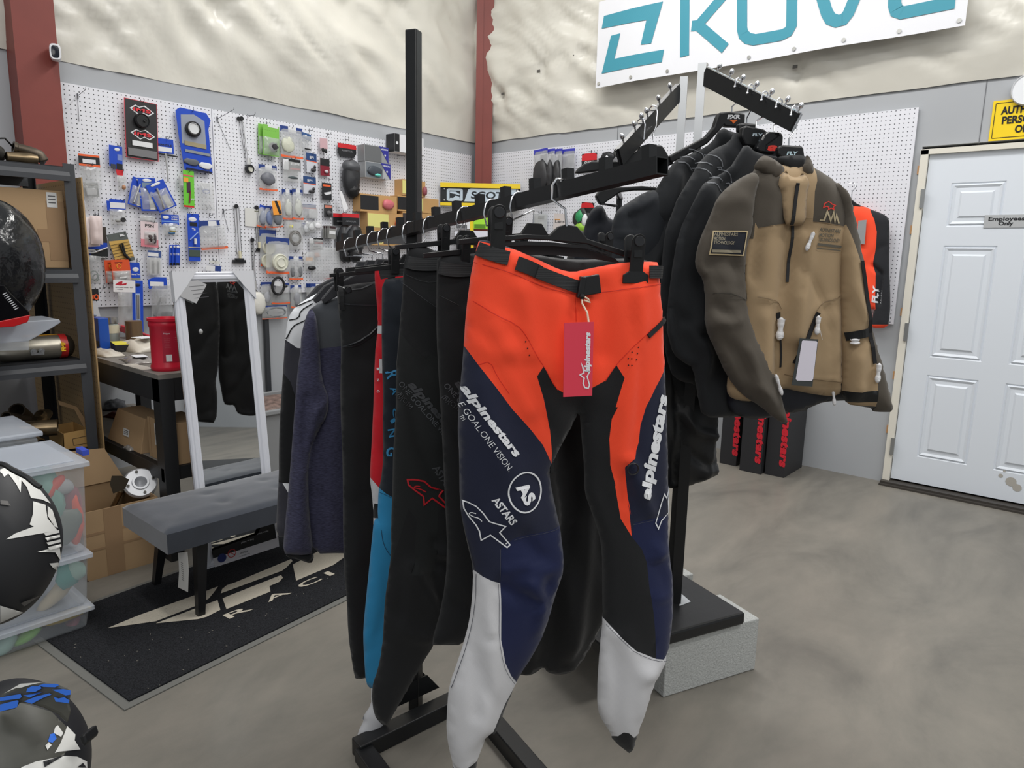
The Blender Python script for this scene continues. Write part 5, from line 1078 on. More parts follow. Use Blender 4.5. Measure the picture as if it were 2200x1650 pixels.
# jars and cans
def ctop(px, y_): return on(*px, (0, y_, 0), (0, 1, 0))
def can(name, lab, cat, px, y_, r, prof, mat, lids=()):
    x_ = ctop(px, y_).x; g = thing(name, lab, cat, (x_, y_, tz)); b = MB(); b.lathe((x_, y_, tz), (0, 0, 1), [(0, 0)]+prof+[(0, prof[-1][1])], 24); b.build('body', mat, g, smooth=True)
    for nm, pr, mm in lids: b = MB(); b.lathe((x_, y_, tz), (0, 0, 1), pr, 24); b.build(nm, mm, g, smooth=True)
    return g
can('glass_jar', 'small glass jar with a metal screw lid and cream label on the work table', 'jar', (243, 735), 1.50, .035, [(.034, 0), (.036, .005), (.036, .105), (.028, .115)], M('jar_glass', (150, 156, 150), .15, spec=.6), [('lid', [(.030, .113), (.034, .115), (.034, .15), (.0, .151)], C((190, 190, 186), .3, metal=.9)), ('label', [(.0365, .06), (.0365, .105)], C((220, 212, 186)))])
can('metal_can', 'squat bronze-brown can behind the jar on the work table', 'can', (289, 725), 1.58, .04, [(.044, 0), (.044, .002), (.044, .13), (.04, .132)], M('bronze_can', (126, 104, 80), .4, metal=.6))
b = MB(); p0 = Yp(1.66, (220, 690)); p1 = Yp(1.66, (322, 728)); b.bar(p0, p1, .02, .04); b.bar((p0.x, p0.y, p0.z), (p0.x, p0.y, tz+.01), .02, .02); b.bar((p1.x, p1.y, p1.z), (p1.x, p1.y, tz+.01), .02, .02); tag(b.build('jack_handle', C((198, 30, 44), .35), bevel=.004), 'red painted metal bar tool lying at the back of the work table', 'tool')
def pouch(name, lab, cat, c, sx, sy, h, rot, mat, tint=None, print_=None):
    g = thing(name, lab, cat, c); b = MB(); R = rotm('Z', rot); n1_, n2_ = 18, 12; vs = []
    for side in (1, 0):
        for j in range(n2_+1):
            for i in range(n1_+1):
                u, v = i/n1_*2-1, j/n2_*2-1; k = (1-u**4)*(1-v**4); hh = h*k*(.75+.5*hsh(u*3+c[0]*9, v*3, c[1]*7)) if side else 0
                vs.append(Vector(c)+R @ Vector((u*sx/2*(1-.04*v*v), v*sy/2*(1+.05*math.sin(3*u)), .0012+hh)))
    k_ = n1_+1; m_ = k_*(n2_+1); fs = [(j*k_+i, j*k_+i+1, (j+1)*k_+i+1, (j+1)*k_+i) for j in range(n2_) for i in range(n1_)]; fs += [tuple(m_+q for q in f[::-1]) for f in fs]
    rim = [i for i in range(k_)]+[j*k_+n1_ for j in range(1, n2_+1)]+[n2_*k_+i for i in range(n1_-1, -1, -1)]+[j*k_ for j in range(n2_-1, 0, -1)]
    fs += [(rim[(i+1) % len(rim)], rim[i], m_+rim[i], m_+rim[(i+1) % len(rim)]) for i in range(len(rim))]
    b.add(vs, fs); b.build('pouch', mat, g, smooth='full')
    if print_: b = MB(); b.box(Vector(c)+R @ Vector((sx*.15, 0, h*1.0)), (sx*.35, sy*.45, .002), R); b.build('label', print_, g)
    return g
PB1 = M('cream_bag', (204, 198, 186), .35, bump=.4, bscale=40); PB2 = M('silvery_bag', (150, 146, 142), .25, bump=.6, bscale=50, metal=.2); BLB = C((36, 82, 176), .35)
def tt(px, y_): return on(*px, (0, y_, 0), (0, 1, 0)).x
pouch('plastic_pouch', 'flat cream pouch hanging over the near left edge of the work table', 'bag', (tt((225, 760), 1.30), 1.30, tz), .26, .10, .03, 4, PB1)
pouch('plastic_pouch', 'crinkled silver-grey pouch in the middle of the work table', 'bag', (tt((295, 755), 1.33), 1.33, tz), .24, .12, .03, -8, PB2, print_=WHP)
pouch('plastic_pouch', 'large cream pouch beside the red coffee tub', 'bag', (tt((300, 735), 1.50), 1.50, tz), .26, .18, .07, 10, PB1, print_=WHP)
pouch('plastic_pouch', 'flat beige paper bag lying in front of the red coffee tub', 'bag', (tt((295, 778), 1.262), 1.262, tz), .22, .05, .008, 2, PB1)
g = thing('small_box', 'thin yellow and black box lying on the work table', 'box', (tt((258, 738), 1.42), 1.42, tz)); c_ = Vector(g['_o'])
MB().box(c_+Vector((0, 0, .02)), (.17, .07, .036), rotm('Z', -12)).build('box', C((30, 30, 32)), g, bevel=.002); MB().box(c_+Vector((0, 0, .0388)), (.168, .068, .0016), rotm('Z', -12)).build('yellow_top', C((226, 214, 70)), g)
g = thing('small_box', 'blue box standing behind the bagged part at the left end of the work table', 'box', (tt((217, 740), 1.36), 1.36, tz)); c_ = Vector(g['_o']); MB().box(c_+Vector((0, 0, .085)), (.12, .05, .17)).build('box', BLB, g, bevel=.002); MB().box(c_+Vector((.0, -.026, .035)), (.10, .001, .03)).build('picture_band', C((60, 64, 70)), g)
# boxes on the lower shelf
def lbl(par, p, n, u, w, h, col=(214, 214, 212), off=.0012):
    R = basis(Vector(u).normalized(), Vector(n).normalized().cross(Vector(u).normalized()), Vector(n).normalized()); o = MB().box(Vector(p)+Vector(n)*off, (w, h, .0008), R).build('shipping_label', C(col, .6), par)
    for k in range(3): MB().box(Vector(p)+Vector(n)*(off+.0008)-Vector(n).cross(Vector(u))*0+R @ Vector((0, h*(.25-.22*k), 0)), (w*.7, h*.07, .0006), R).build('print_line', C((90, 90, 92)), o)
    return o
yy = 1.262
l_ = Yp(yy, (233, 970)); r_ = Yp(yy, (302, 968)); tl_ = Yp(yy, (242, 921)); tr_ = Yp(yy, (298, 914)); z0_ = sz
g = thing('carton', 'wedge-shaped small cardboard carton on the table\'s lower shelf', 'box', ((l_.x+r_.x)/2, yy, sz)); b = MB(); hh = .165
b.prism([(l_.x, yy, sz), (r_.x, yy, sz), (tr_.x, yy+.03, sz+hh), (tl_.x, yy+.03, sz+hh)], (0, .11, 0)); b.build('carton', CARD, g, bevel=.002); lbl(g, ((l_.x+r_.x)/2+.02, yy+.011, sz+.07), (0, -.98, .17), (1, 0, 0), .07, .035)
g = thing('carton', 'tall cardboard carton with a white label on the lower shelf behind the table leg', 'box', (-3.2, 1.35, sz)); MB().box((-3.21, 1.36, sz+.095), (.24, .16, .19)).build('carton', CARD, g, bevel=.002); MB().box((-3.30, 1.279, sz+.1), (.004, .002, .19)).build('tape', CARD2, g); lbl(g, (-3.22, 1.2795, sz+.12), (0, -1, 0), (1, 0, 0), .06, .1)
g = thing('carton', 'cardboard carton at the back right of the lower shelf under the table', 'box', (-3.2, 1.58, sz)); MB().box((-3.24, 1.575, sz+.14), (.24, .17, .28)).build('carton', CARD, g, bevel=.002)
g = thing('small_box', 'orange and yellow small box with a bottle picture at the lower shelf\'s front corner', 'box', (Yp(1.2, (201, 985)).x, 1.19, .30))
xo = Yp(1.19, (203, 985)).x; MB().box((xo, 1.19, .30), (.085, .05, .15)).build('box', C((226, 206, 96)), g, bevel=.001); MB().box((xo, 1.1645, .25), (.083, .001, .05)).build('orange_band', C((222, 110, 60)), g); MB().box((xo, 1.1642, .32), (.02, .001, .05)).build('bottle_picture', C((60, 60, 40)), g)
MB().box((xo, 1.20, .1125), (.10, .07, .225)).build('carton_below', CARD2, g)
for i, (px, y_, w_, d_) in enumerate((((250, 915), 1.58, .3, .12), ((295, 900), 1.60, .24, .1), ((270, 925), 1.5, .26, .09), ((325, 905), 1.52, .2, .1))):
    pouch('plastic_pouch', ['dark bag at the back left of the lower table shelf', 'dark shiny bag at the back middle of the lower table shelf', 'reddish dark bag behind the wedge-shaped carton', 'dark blue bag beside the back right carton'][i], 'bag', (tt(px, y_), y_, sz), w_, d_, .035, 20*i-20, [M('dark_bag', (44, 46, 52), .3), M('dark_bag2', (60, 62, 66), .25), M('maroon_bag', (92, 52, 50), .4), M('dark_bag', (44, 46, 52), .3)][i])
pouch('plastic_pouch', 'small clear bag between the two front cartons on the lower shelf', 'bag', (tt((285, 990), 1.27), 1.262, sz), .09, .04, .02, 0, PB2)
# shelving unit ------------------------------------------------------------------
su = thing('shelving_unit', 'dark grey steel shelving unit with loaded shelves at the left edge', 'shelves', (-3.85, .6, 0)); GS = M('dark_grey_shelving', (66, 68, 72), .45, bump=.08, bscale=40)
yR = 1.13; yL = -.1; xF, xB = -3.60, -4.20
for X_ in (xF, xB):
    for Y_ in (yR, yL):
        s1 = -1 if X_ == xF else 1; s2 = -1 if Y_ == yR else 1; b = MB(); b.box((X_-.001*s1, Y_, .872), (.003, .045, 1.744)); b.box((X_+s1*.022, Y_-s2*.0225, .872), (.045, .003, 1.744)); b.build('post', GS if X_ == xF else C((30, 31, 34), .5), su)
for z_ in (1.72, 1.275, .862, .40):
    b = MB(); b.box(((xF+xB)/2, (yR+yL)/2, z_+.004), (xF-xB-.01, yR-yL-.03, .014)); b.build('deck', C((34, 35, 38), .6), su)
    b = MB(); prf = [(0, .006), (.006, .006), (.006, -.012), (.014, -.030), (.014, -.052), (0, -.052)]; b.prism([(xF+u, yL, z_+v) for u, v in prf], (0, yR-yL, 0)); b.build('beam', GS, su)
    MB().box((xB, (yR+yL)/2, z_-.02), (.02, yR-yL, .05)).build('beam', GS, su)
TANP = peg_mat('brown_pegboard', (176, 146, 104), (96, 72, 44), 0)
p_ = MB().box((-4.08, 1.176, .86), (.98, .006, 1.66)).build('pegboard', TANP); tag(p_, 'brown hardboard pegboard sheet fixed to the side of the shelving unit', 'pegboard')
# things on the shelves
g = thing('carton', 'large cardboard carton with packing tape on the second shelf', 'box', (-3.9, .8, 1.286)); a_, c2_ = .60, 1.112
MB().box((-3.87, (a_+c2_)/2, 1.286+.17), (.46, c2_-a_, .34)).build('carton', CARD, g, bevel=.004)
MB().box((-3.6395, 1.075, 1.45), (.001, .07, .26)).build('tape', CARD2, g); MB().box((-3.6395, 1.05, 1.43), (.0015, .10, .055)).build('tape', CARD2, g); lbl(g, (-3.6395, 1.065, 1.585), (1, 0, 0), (0, 1, 0), .04, .065); lbl(g, (-3.6395, .93, 1.298), (1, 0, 0), (0, 1, 0), .10, .022)
EX = M('sooty_exhaust_metal', (78, 70, 60), .4, metal=.7, bump=.3, bscale=30, var=.3, vscale=12); EX2 = M('bronzed_exhaust_metal', (128, 112, 88), .3, metal=.9, var=.3, vscale=14)
def sp(px, x_): return Xp(x_, px)
g = thing('exhaust_pipe', 'curved sooty exhaust pipe lying on the top shelf', 'exhaust', (-3.75, .95, 1.73)); b = MB()
pp_ = [sp(q, -3.72) for q in ((35, 318), (50, 322), (68, 328), (82, 334), (90, 345), (88, 352))]; 
b.tube([Vector((-3.72, p.y, max(p.z, 1.757))) for p in pp_], [.022, .023, .025, .027, .028, .026], 16); b.build('pipe', EX, g, smooth=True); b = MB(); b.tube([Vector((-3.69, sp(q, -3.69).y, 1.757)) for q in ((14, 340), (40, 343), (62, 345), (80, 346))], [.02, .024, .026, .02], 14); b.build('lower_pipe', EX2, g, smooth=True)
b = MB(); q = sp((35, 318), -3.72); b.lathe(q, (sp((35,318), -3.72)-sp((50,322), -3.72)), [(.022, -.003), (.026, 0), (.026, .012), (.018, .012), (.018, -.004)], 16); b.build('flange', EX, g)
g = thing('exhaust_pipe', 'fat black exhaust pipe end on the top shelf at the frame edge', 'exhaust', (-3.72, .86, 1.73)); b = MB(); b.tube([(-3.70, .70, 1.80), (-3.70, .84, 1.79), (-3.71, .90, 1.765), (-3.74, .915, 1.76)], [.06, .055, .035, .02], 18); b.build('pipe', M('black_exhaust', (44, 42, 38), .5, metal=.3), g, smooth=True); b = MB(); b.tube([(-3.70, .86, 1.82), (-3.71, .93, 1.835), (-3.74, .97, 1.80)], .004, 6); b.build('cable', BLKM, g)
# silencer with badge
g = thing('silencer', 'brushed silencer with a red and yellow badge on the third shelf', 'exhaust', (-3.7, .92, .873)); TI = M('worn_titanium', (178, 172, 158), .35, metal=.85, var=.12, vscale=20)
ry = lambda t: [( .058*math.cos(a)*(1 if t else 1), .050*math.sin(a)) for a in [2*math.pi*k/20 for k in range(20)]]
def oval(ys, sx, sz_, zc_, xc=-3.69):
    b = MB(); n_ = 20; vs = []
    for Y_, k in zip(ys, sx): vs += [(xc+.058*k*math.cos(2*math.pi*i/n_), Y_, zc_+.055*k*math.sin(2*math.pi*i/n_)) for i in range(n_)]
    b.add(vs, [(j*n_+i, j*n_+(i+1) % n_, (j+1)*n_+(i+1) % n_, (j+1)*n_+i) for j in range(len(ys)-1) for i in range(n_)]+[tuple(range(n_))[::-1], tuple(range((len(ys)-1)*n_, len(ys)*n_))]); return b
zc_ = .873+.056
oval([.78, .80, .84, 1.05], [.5, .8, 1, 1], 0, zc_).build('canister', TI, g, smooth=True); oval([1.05, 1.078], [1.03, 1.03], 0, zc_).build('badge_band', C((186, 40, 40), .35), g, smooth=True); oval([1.078, 1.10, 1.112], [1, .85, .5], 0, zc_).build('end_cone', EX, g, smooth=True)
b = MB(); 
for y_ in (.935, .965): b.tube([(-3.632, y_, zc_-.008), (-3.618, y_, zc_-.008)], .012, 14); b.tube([(-3.62, y_, zc_-.008), (-3.612, y_, zc_-.008)], .006, 10)
b.bar((-3.626, .925, zc_-.02), (-3.626, .975, zc_-.02), .012, .01); b.build('mount_bolt', STEEL, g)
text('FMF', (-3.628, 1.063, zc_-.018), (0, 0, 1), (0, -1, 0), .016, C((236, 190, 40)), g, width=.045, bold=.05); b = MB(); b.box((-3.685, .98, zc_+.0555), (.02, .14, .001)); b.build('top_sticker', C((232, 170, 50)), g)
# clear bin with a bagged helmet
CLR = M('clear_plastic', (206, 212, 218), .18, alpha=.33, spec=.6); CLR2 = M('frosted_plastic', (206, 212, 222), .3, alpha=.5, spec=.5)
g = thing('plastic_tray', 'clear plastic tray resting in front of the silencer', 'tray', (-3.4, .7, .75)); xq = -3.35
pts = [Xp(xq, q) for q in ((-150, 702), (60, 690), (128, 686), (131, 693), (112, 705), (62, 733), (0, 738), (-150, 742))]; b = MB()
def slab(P, dxv, t): b.prism(P, dxv)
b.prism([p for p in pts], (-.22, 0, 0)); b.build('tray_rim', CLR2, g, bevel=.004)
b = MB(); b.prism([Xp(xq, q) for q in ((-150, 742), (62, 733), (62, 752), (-150, 758))], (-.20, 0, 0)); b.build('tray_body', CLR, g)
b = MB(); c_ = Xp(-3.42, (-150, 700)); b.box((-3.44, .55, .705), (.10, .10, .075)); b.build('support_box', C((60, 60, 62)), g)
g = thing('bagged_helmet', 'black off-road helmet in a shiny clear bag, cut by the left frame edge', 'helmet', (-3.3, .75, .95)); xh = -3.42
hc = Xp(xh, (-10, 560)); b = MB(); b.ell(hc, (.15, .17, .24), n=40, fn=lambda v: v*(1+.03*hsh(v.x*12, v.y*12, v.z*12))); b.build('bag', M('black_shiny_bag', (26, 27, 29), .16, bump=.6, bscale=18, bdist=.01, spec=.7), g, smooth='full')
b = MB(); P_ = [Xp(xh+.165, q) for q in ((-30, 612), (10, 612), (22, 628), (62, 668), (66, 680), (0, 690), (-30, 692))]; b.prism(P_, (-.10, 0, 0)); b.build('visor', M('gloss_black', (14, 14, 16), .08), g, bevel=.004)
b = MB(); P_ = [Xp(xh+.167, q) for q in ((-30, 690), (0, 690), (66, 676), (60, 692), (30, 702), (-30, 706))]; b.prism(P_, (-.10, 0, 0)); b.build('red_edge', M('gloss_red', (180, 30, 34), .2), g, bevel=.003)
b = MB()
for k in range(9): b.prism([Xp(xh+.168, q) for q in ((6+k*3.2, 632+k*4), (14+k*3.2, 628+k*4), (14+k*3.2, 630+k*4), (6+k*3.2, 634+k*4))], (-.003, 0, 0))
b.build('vent_grille', C((190, 192, 196), .3), g)
# bottom shelf contents
def pipe(lab, P, r, mat, inner=True):
    g = thing('exhaust_pipe', lab, 'exhaust', P[len(P)//2]); b = MB(); b.tube(P, r, 20, cap=not inner); rr = r if not isinstance(r, list) else r[-1]
    if inner: d_ = (Vector(P[-1])-Vector(P[-2])).normalized(); b.lathe(P[-1], d_, [(rr, 0), (rr+.002, 0), (rr*.88, 0), (rr*.88, -.12), (0, -.12)], 20)
    b.build('pipe', mat, g, smooth=True); return g
zz = .44
pipe('long bronze exhaust tube pointing right on the bottom shelf', [Xp(-3.66, (-30, 930)), Xp(-3.62, (60, 922)), Xp(-3.58, (124, 918))], .036, EX2)
pipe('short dark exhaust stub leaning up on the bottom shelf', [Xp(-3.85, (62, 905)), Xp(-3.83, (45, 890)), Xp(-3.80, (36, 882))], .035, EX)
pipe('dark exhaust tube lying behind the bronze tube', [Xp(-3.80, (60, 905)), Xp(-3.78, (35, 900)), Xp(-3.74, (13, 897))], .026, EX)
pipe('lower brown exhaust tube with an open end on the bottom shelf', [Xp(-3.62, (20, 938)), Xp(-3.56, (60, 946)), Xp(-3.52, (82, 958))], [.03, .034, .036], EX2)
g = thing('exhaust_flange', 'ring-shaped exhaust flange lying on the bronze tube', 'exhaust', (-3.7, 1.0, .5)); b = MB(); c_ = Xp(-3.68, (92, 897)); b.lathe(c_, (.3, -.5, .8), [(.022, -.02), (.03, 0), (.045, .003), (.045, .008), (.025, .01), (.022, .03), (.018, .03), (.018, -.02)], 20); b.build('flange', EX2, g, smooth=True)
g = thing('carton', 'open-topped cardboard carton with a raised flap on the bottom shelf', 'box', (-3.7, 1.05, .40)); b = MB()
P_ = [Xp(-3.62, q) for q in ((135, 932), (190, 921), (193, 960), (137, 968))]; b.prism(P_, (-.003, 0, 0)); b.prism([p-Vector((.2, 0, 0)) for p in P_], (-.003, 0, 0)); b.prism([P_[0], P_[3], P_[3]-Vector((.2, 0, 0)), P_[0]-Vector((.2, 0, 0))], (0, .003, 0)); b.prism([P_[1], P_[2], P_[2]-Vector((.2, 0, 0)), P_[1]-Vector((.2, 0, 0))], (0, -.003, 0)); b.prism([P_[2], P_[3], P_[3]-Vector((.2, 0, 0)), P_[2]-Vector((.2, 0, 0))], (0, 0, .003)); b.build('carton', M('ochre_cardboard', (176, 140, 86), .75), g)
b = MB(); b.prism([Xp(-3.82, q) for q in ((125, 860), (165, 874), (190, 910), (186, 930), (160, 880), (128, 870))], (-.003, 0, 0)); b.build('flap', CARD, g)
b = MB(); q_ = [Xp(-3.6195, q) for q in ((156, 943), (188, 936), (189, 952), (158, 957))]
for i in range(4): b.bar(q_[i], q_[(i+1) % 4], .002, .001, up=(1, 0, 0))
b.build('printed_frame', C((60, 48, 36)), g)
# clear tubs stacked on the floor -----------------------------------------------
def tub(lab, z0, z1, y1, contents, lidc=CLR2, y0=.28, x1=-2.695, x0=-3.10):
    g = thing('storage_tub', lab, 'storage tub', ((x0+x1)/2, (y0+y1)/2, z0), 'clear tubs stacked on the floor'); t = .003; b = MB(); s = .018
    bot = [(x0+s, y0+s, z0), (x1-s, y0+s, z0), (x1-s, y1-s, z0), (x0+s, y1-s, z0)]; tp = [(x0+.006, y0+.006, z1-.02), (x1-.006, y0+.006, z1-.02), (x1-.006, y1-.006, z1-.02), (x0+.006, y1-.006, z1-.02)]
    b.add(bot+tp, [(3, 2, 1, 0)]+[(i, (i+1) % 4, 4+(i+1) % 4, 4+i) for i in range(4)]); o = b.build('tub_body', CLR, g); bv = o.modifiers.new('b', 'BEVEL'); bv.width = .015; bv.segments = 3
    b = MB(); b.box(((x0+x1)/2, (y0+y1)/2, z1-.012), (x1-x0+.012, y1-y0+.012, .018)); b.box(((x0+x1)/2, (y0+y1)/2, z1-.001), (x1-x0-.06, y1-y0-.06, .006)); b.build('lid', lidc, g, bevel=.006)
    for i, (px, d_, r_, col) in enumerate(contents):
        c_ = Xp(x1-d_, px); b = MB(); b.ell(c_, r_, rotm('X', 20*i), 14, fn=lambda v: v*(1+.25*hsh(v.x*30+i, v.y*30, v.z*30))); b.build('bagged_part', C(col, .4), g, smooth='full')
    return g
tub('shallow clear tub at the bottom of the floor stack, holding green and yellow parts', 0, .095, .80, [((130,1325), .06, (.03,.10,.018), (222,190,70)), ((60,1365), .06, (.03,.05,.02), (120,190,60)), ((10,1385), .06, (.03,.05,.025), (150,190,180)), ((150,1350), .08, (.03,.07,.02), (160,70,90))])
tub('middle clear tub of the floor stack, holding teal and white parts', .097, .295, .81, [((145,1235), .05, (.02,.04,.05), (70,160,150)), ((165,1225), .04, (.02,.03,.04), (170,205,190)), ((130,1265), .08, (.03,.1,.025), (196,180,150))])
tub('tall clear tub on top of the floor stack, holding orange and red gear', .297, .635, .825, [((160,1115), .08, (.03,.028,.10), (232,84,44)), ((140,1075), .10, (.04,.05,.09), (150,84,90)), ((112,1050), .05, (.02,.06,.02), (232,76,40)), ((135,1130), .06, (.03,.07,.06), (110,118,108)), ((130,1045), .05, (.02,.03,.04), (190,190,190)), ((100,1060), .12, (.1,.12,.05), (136,186,170)), ((60,1120), .15, (.08,.15,.1), (120,130,128))])
b = MB(); q_ = on(177, 968, (0, 0, .632), (0, 0, 1)); b.box((q_.x, q_.y, .630), (.07, .022, .02)); b.build('latch', C((64, 84, 190), .4), bpy.data.objects['storage_tub.002'])
g = thing('storage_tub', 'translucent lidded tub on the far side of the floor stack, under the exhaust pipes', 'storage tub', (-3.3, .5, 0)); MB().box((-3.33, .55, .33), (.36, .50, .62)).build('tub_body', CLR, g, bevel=.01); MB().box((-3.33, .55, .655), (.39, .53, .02)).build('lid', CLR2, g, bevel=.006)
# big open carton on the floor with a silencer ----------------------------------
bl_, br_ = fl(192, 1250), fl(352, 1205); g = thing('carton', 'big open cardboard carton on the floor between the tubs and the bench', 'box', (-3.3, 1.08, 0)); x1_ = -3.115; y0_, y1_ = .915, 1.218; zt_ = .30; x0_ = -3.50
b = MB(); b.box((x1_-.002, (y0_+y1_)/2, zt_/2), (.004, y1_-y0_, zt_)); b.box((x0_+.002, (y0_+y1_)/2, zt_/2), (.004, y1_-y0_, zt_)); b.box(((x0_+x1_)/2, y0_+.002, zt_/2), (x1_-x0_, .004, zt_)); b.box(((x0_+x1_)/2, y1_-.002, zt_/2), (x1_-x0_, .004, zt_)); b.box(((x0_+x1_)/2, (y0_+y1_)/2, .003), (x1_-x0_, y1_-y0_, .004)); b.build('carton', CARD, g)
b = MB(); b.prism([Vector((x0_+.01, y0_, zt_)), Vector((x0_+.01, y1_, zt_)), Vector((x0_-.04, y1_-.06, zt_+.15)), Vector((x0_-.04, y0_, zt_+.17))], (.003, 0, 0)); b.build('flap', CARD, g)
MB().box((x1_+.0008, 1.03, .15), (.001, .07, .298)).build('tape', CARD2, g); MB().box((x1_+.0006, 1.06, .20), (.001, .29, .012)).build('crease', CARD2, g); MB().box((x1_+.0006, 1.06, .13), (.001, .29, .01)).build('crease', CARD2, g)
xs_ = -3.22; g = thing('silencer', 'short polished silencer with a bolted end cap sticking out of the floor carton', 'exhaust', (xs_, 1.13, .01)); cC = Xp(xs_, (302, 1036)); ax = Vector((.78, -.16, .6)).normalized(); AL = M('polished_aluminium', (214, 215, 218), .42, metal=.7)
b = MB(); b.lathe(cC-ax*.33, ax, [(0, 0), (.06, 0), (.067, .01), (.067, .32)], 28); b.build('canister', M('dark_steel_canister', (84, 80, 74), .35, metal=.9), g, smooth=True)
b = MB(); b.lathe(cC-ax*.02, ax, [(.069, 0), (.071, .004), (.071, .012), (.064, .020), (.036, .020), (.034, .027), (.026, .027), (.025, .0), (0, -.02)], 32); b.build('end_cap', AL, g)
pa = ax.orthogonal().normalized(); pb = ax.cross(pa)
for k in range(4): a = math.pi/4+k*math.pi/2; q = MB(); q.lathe(cC+(pa*math.cos(a)+pb*math.sin(a))*.052, ax, [(.0, .008), (.006, .008), (.006, -.004)], 8); q.build('bolt', C((90, 88, 84), .3, metal=.8), g)
b = MB(); b.tube([cC-ax*.05-Vector((0, .075, 0)), cC-ax*.3-Vector((0, .10, .0))], .012, 10); b.build('link_pipe', EX2, g, smooth=True); q_ = [Xp(xs_+.02, q) for q in ((240, 1022), (262, 1022), (277, 1030), (268, 1050), (243, 1060), (236, 1040))]; b = MB(); b.prism(q_, (.003, 0, 0)); b.build('mount_tab', C((96, 88, 76), .4, metal=.7), g)
# grey tote and board right of the mirror
g = thing('storage_tote', 'grey plastic tote against the wall to the right of the mirror', 'storage tote', (-4.2, 2.3, 0)); xt = -3.9
pL, pR = Xp(xt, (555, 900)), Xp(xt, (640, 885)); GT = M('grey_tote', (142, 144, 146), .5)
b = MB(); zt_ = .40; b.add([(xt-.5, 2.15, 0), (xt-.02, 2.15, 0), (xt-.02, 2.95, 0), (xt-.5, 2.95, 0), (xt-.54, 2.1, zt_), (xt, 2.1, zt_), (xt, 3.0, zt_), (xt-.54, 3.0, zt_)], [(3, 2, 1, 0)]+[(i, (i+1) % 4, 4+(i+1) % 4, 4+i) for i in range(4)]); o = b.build('tub_body', GT, g); o.modifiers.new('s', 'SOLIDIFY').thickness = .004
b = MB(); b.box((xt+.005, 2.55, zt_), (.03, .94, .03)); b.box((xt-.545, 2.55, zt_), (.03, .94, .03)); b.box((xt-.27, 2.09, zt_), (.56, .03, .03)); b.box((xt-.27, 3.01, zt_), (.56, .03, .03)); b.build('rim', GT, g, bevel=.006)
b = MB(); b.ell((xt-.25, 2.5, zt_-.05), (.2, .32, .09), n=16, fn=lambda v: v*(1+.2*hsh(v.x*9, v.y*9, v.z*9))); b.build('contents', M('mixed_parts', (120, 100, 92), .5, var=.5, vscale=30), g, smooth='full')
tag(MB().box((-4.67, 2.66, .5), (.03, .03, .98)).build('square_tube', C((52, 54, 58), .4)), 'dark square steel tube standing against the wall right of the mirror', 'tube')
tag(MB().box((-4.66, 2.08, .45), (.03, .035, .9)).build('square_tube', C((40, 42, 44), .4)), 'black square steel tube standing behind the mirror\'s right edge', 'tube')
# helmets at the left frame edge -------------------------------------------------
from mathutils.bvhtree import BVHTree
def decal(bvh, poly, mat, par, name='shell_graphic', lift=.0012, stp=6):
    q = [Vector(p) for p in poly]; rr = []
    for i in range(len(q)):
        a = q[i]; c = q[(i+1) % len(q)]; k = max(1, int((c-a).length/stp)); rr += [a+(c-a)*t/k for t in range(k)]
    x0 = min(v.x for v in rr); x1 = max(v.x for v in rr); y0 = min(v.y for v in rr); y1 = max(v.y for v in rr); g = []
    xx = x0+stp/2
    while xx < x1:
        yy_ = y0+stp/2
        while yy_ < y1:
            if pip(poly, xx, yy_) and min((v-Vector((xx, yy_))).length for v in rr) > stp*.5: g.append(Vector((xx, yy_)))
            yy_ += stp
        xx += stp
    r = delaunay_2d_cdt(rr+g, [(i, (i+1) % len(rr)) for i in range(len(rr))], [], 0, 1e-6); P = []; ok = []
    for v in r[0]:
        hit, nn, _, _ = bvh.ray_cast(CAM, ray(v.x, v.y).normalized())
        ok.append(hit is not None); P.append((hit+nn*(lift if nn.dot(hit-CAM) < 0 else -lift)) if hit is not None else Vector((0, 0, 0)))
    fs = [f for f in r[2] if all(ok[i] for i in f) and pip(poly, sum(r[0][i].x for i in f)/3, sum(r[0][i].y for i in f)/3)]
    if fs:
        b = MB(); u = sorted({i for f in fs for i in f}); mp_ = {o: i for i, o in enumerate(u)}; b.add([P[i] for i in u], [[mp_[i] for i in f] for f in fs]); return b.build(name, mat, par, smooth='full')
def helmet(lab, cpx, d, rad, pats, mats, name='motocross_helmet'):
    c_ = dp(*cpx, d); g = thing(name, lab, 'helmet', (c_.x, c_.y, c_.z-rad[2])); b = MB()
    dr_ = (c_-CAM).normalized(); sd = dr_.cross(Vector((0, 0, 1))).normalized(); R = basis(sd, dr_, sd.cross(dr_))
    b.ell(c_, rad, R, 64, fn=lambda v: Vector((v.x*(1+.04*math.cos(2*math.atan2(v.z, v.x))), v.y, v.z)))
    o = b.build('shell', mats[0], g, smooth='full'); bvh = BVHTree.FromPolygons([Vector(v) for v in b.v], b.f)
    for i, (poly, mi) in enumerate(pats): decal(bvh, poly, mats[mi], g, lift=.0008+.0003*i)
    return g, c_
MB_ = M('matt_black_shell', (36, 37, 40), .5); WS = M('white_shell', (226, 226, 222), .4); GR_ = M('grey_shell_graphic', (96, 94, 92), .5)
zE = zc(0, 960, 3.4375)
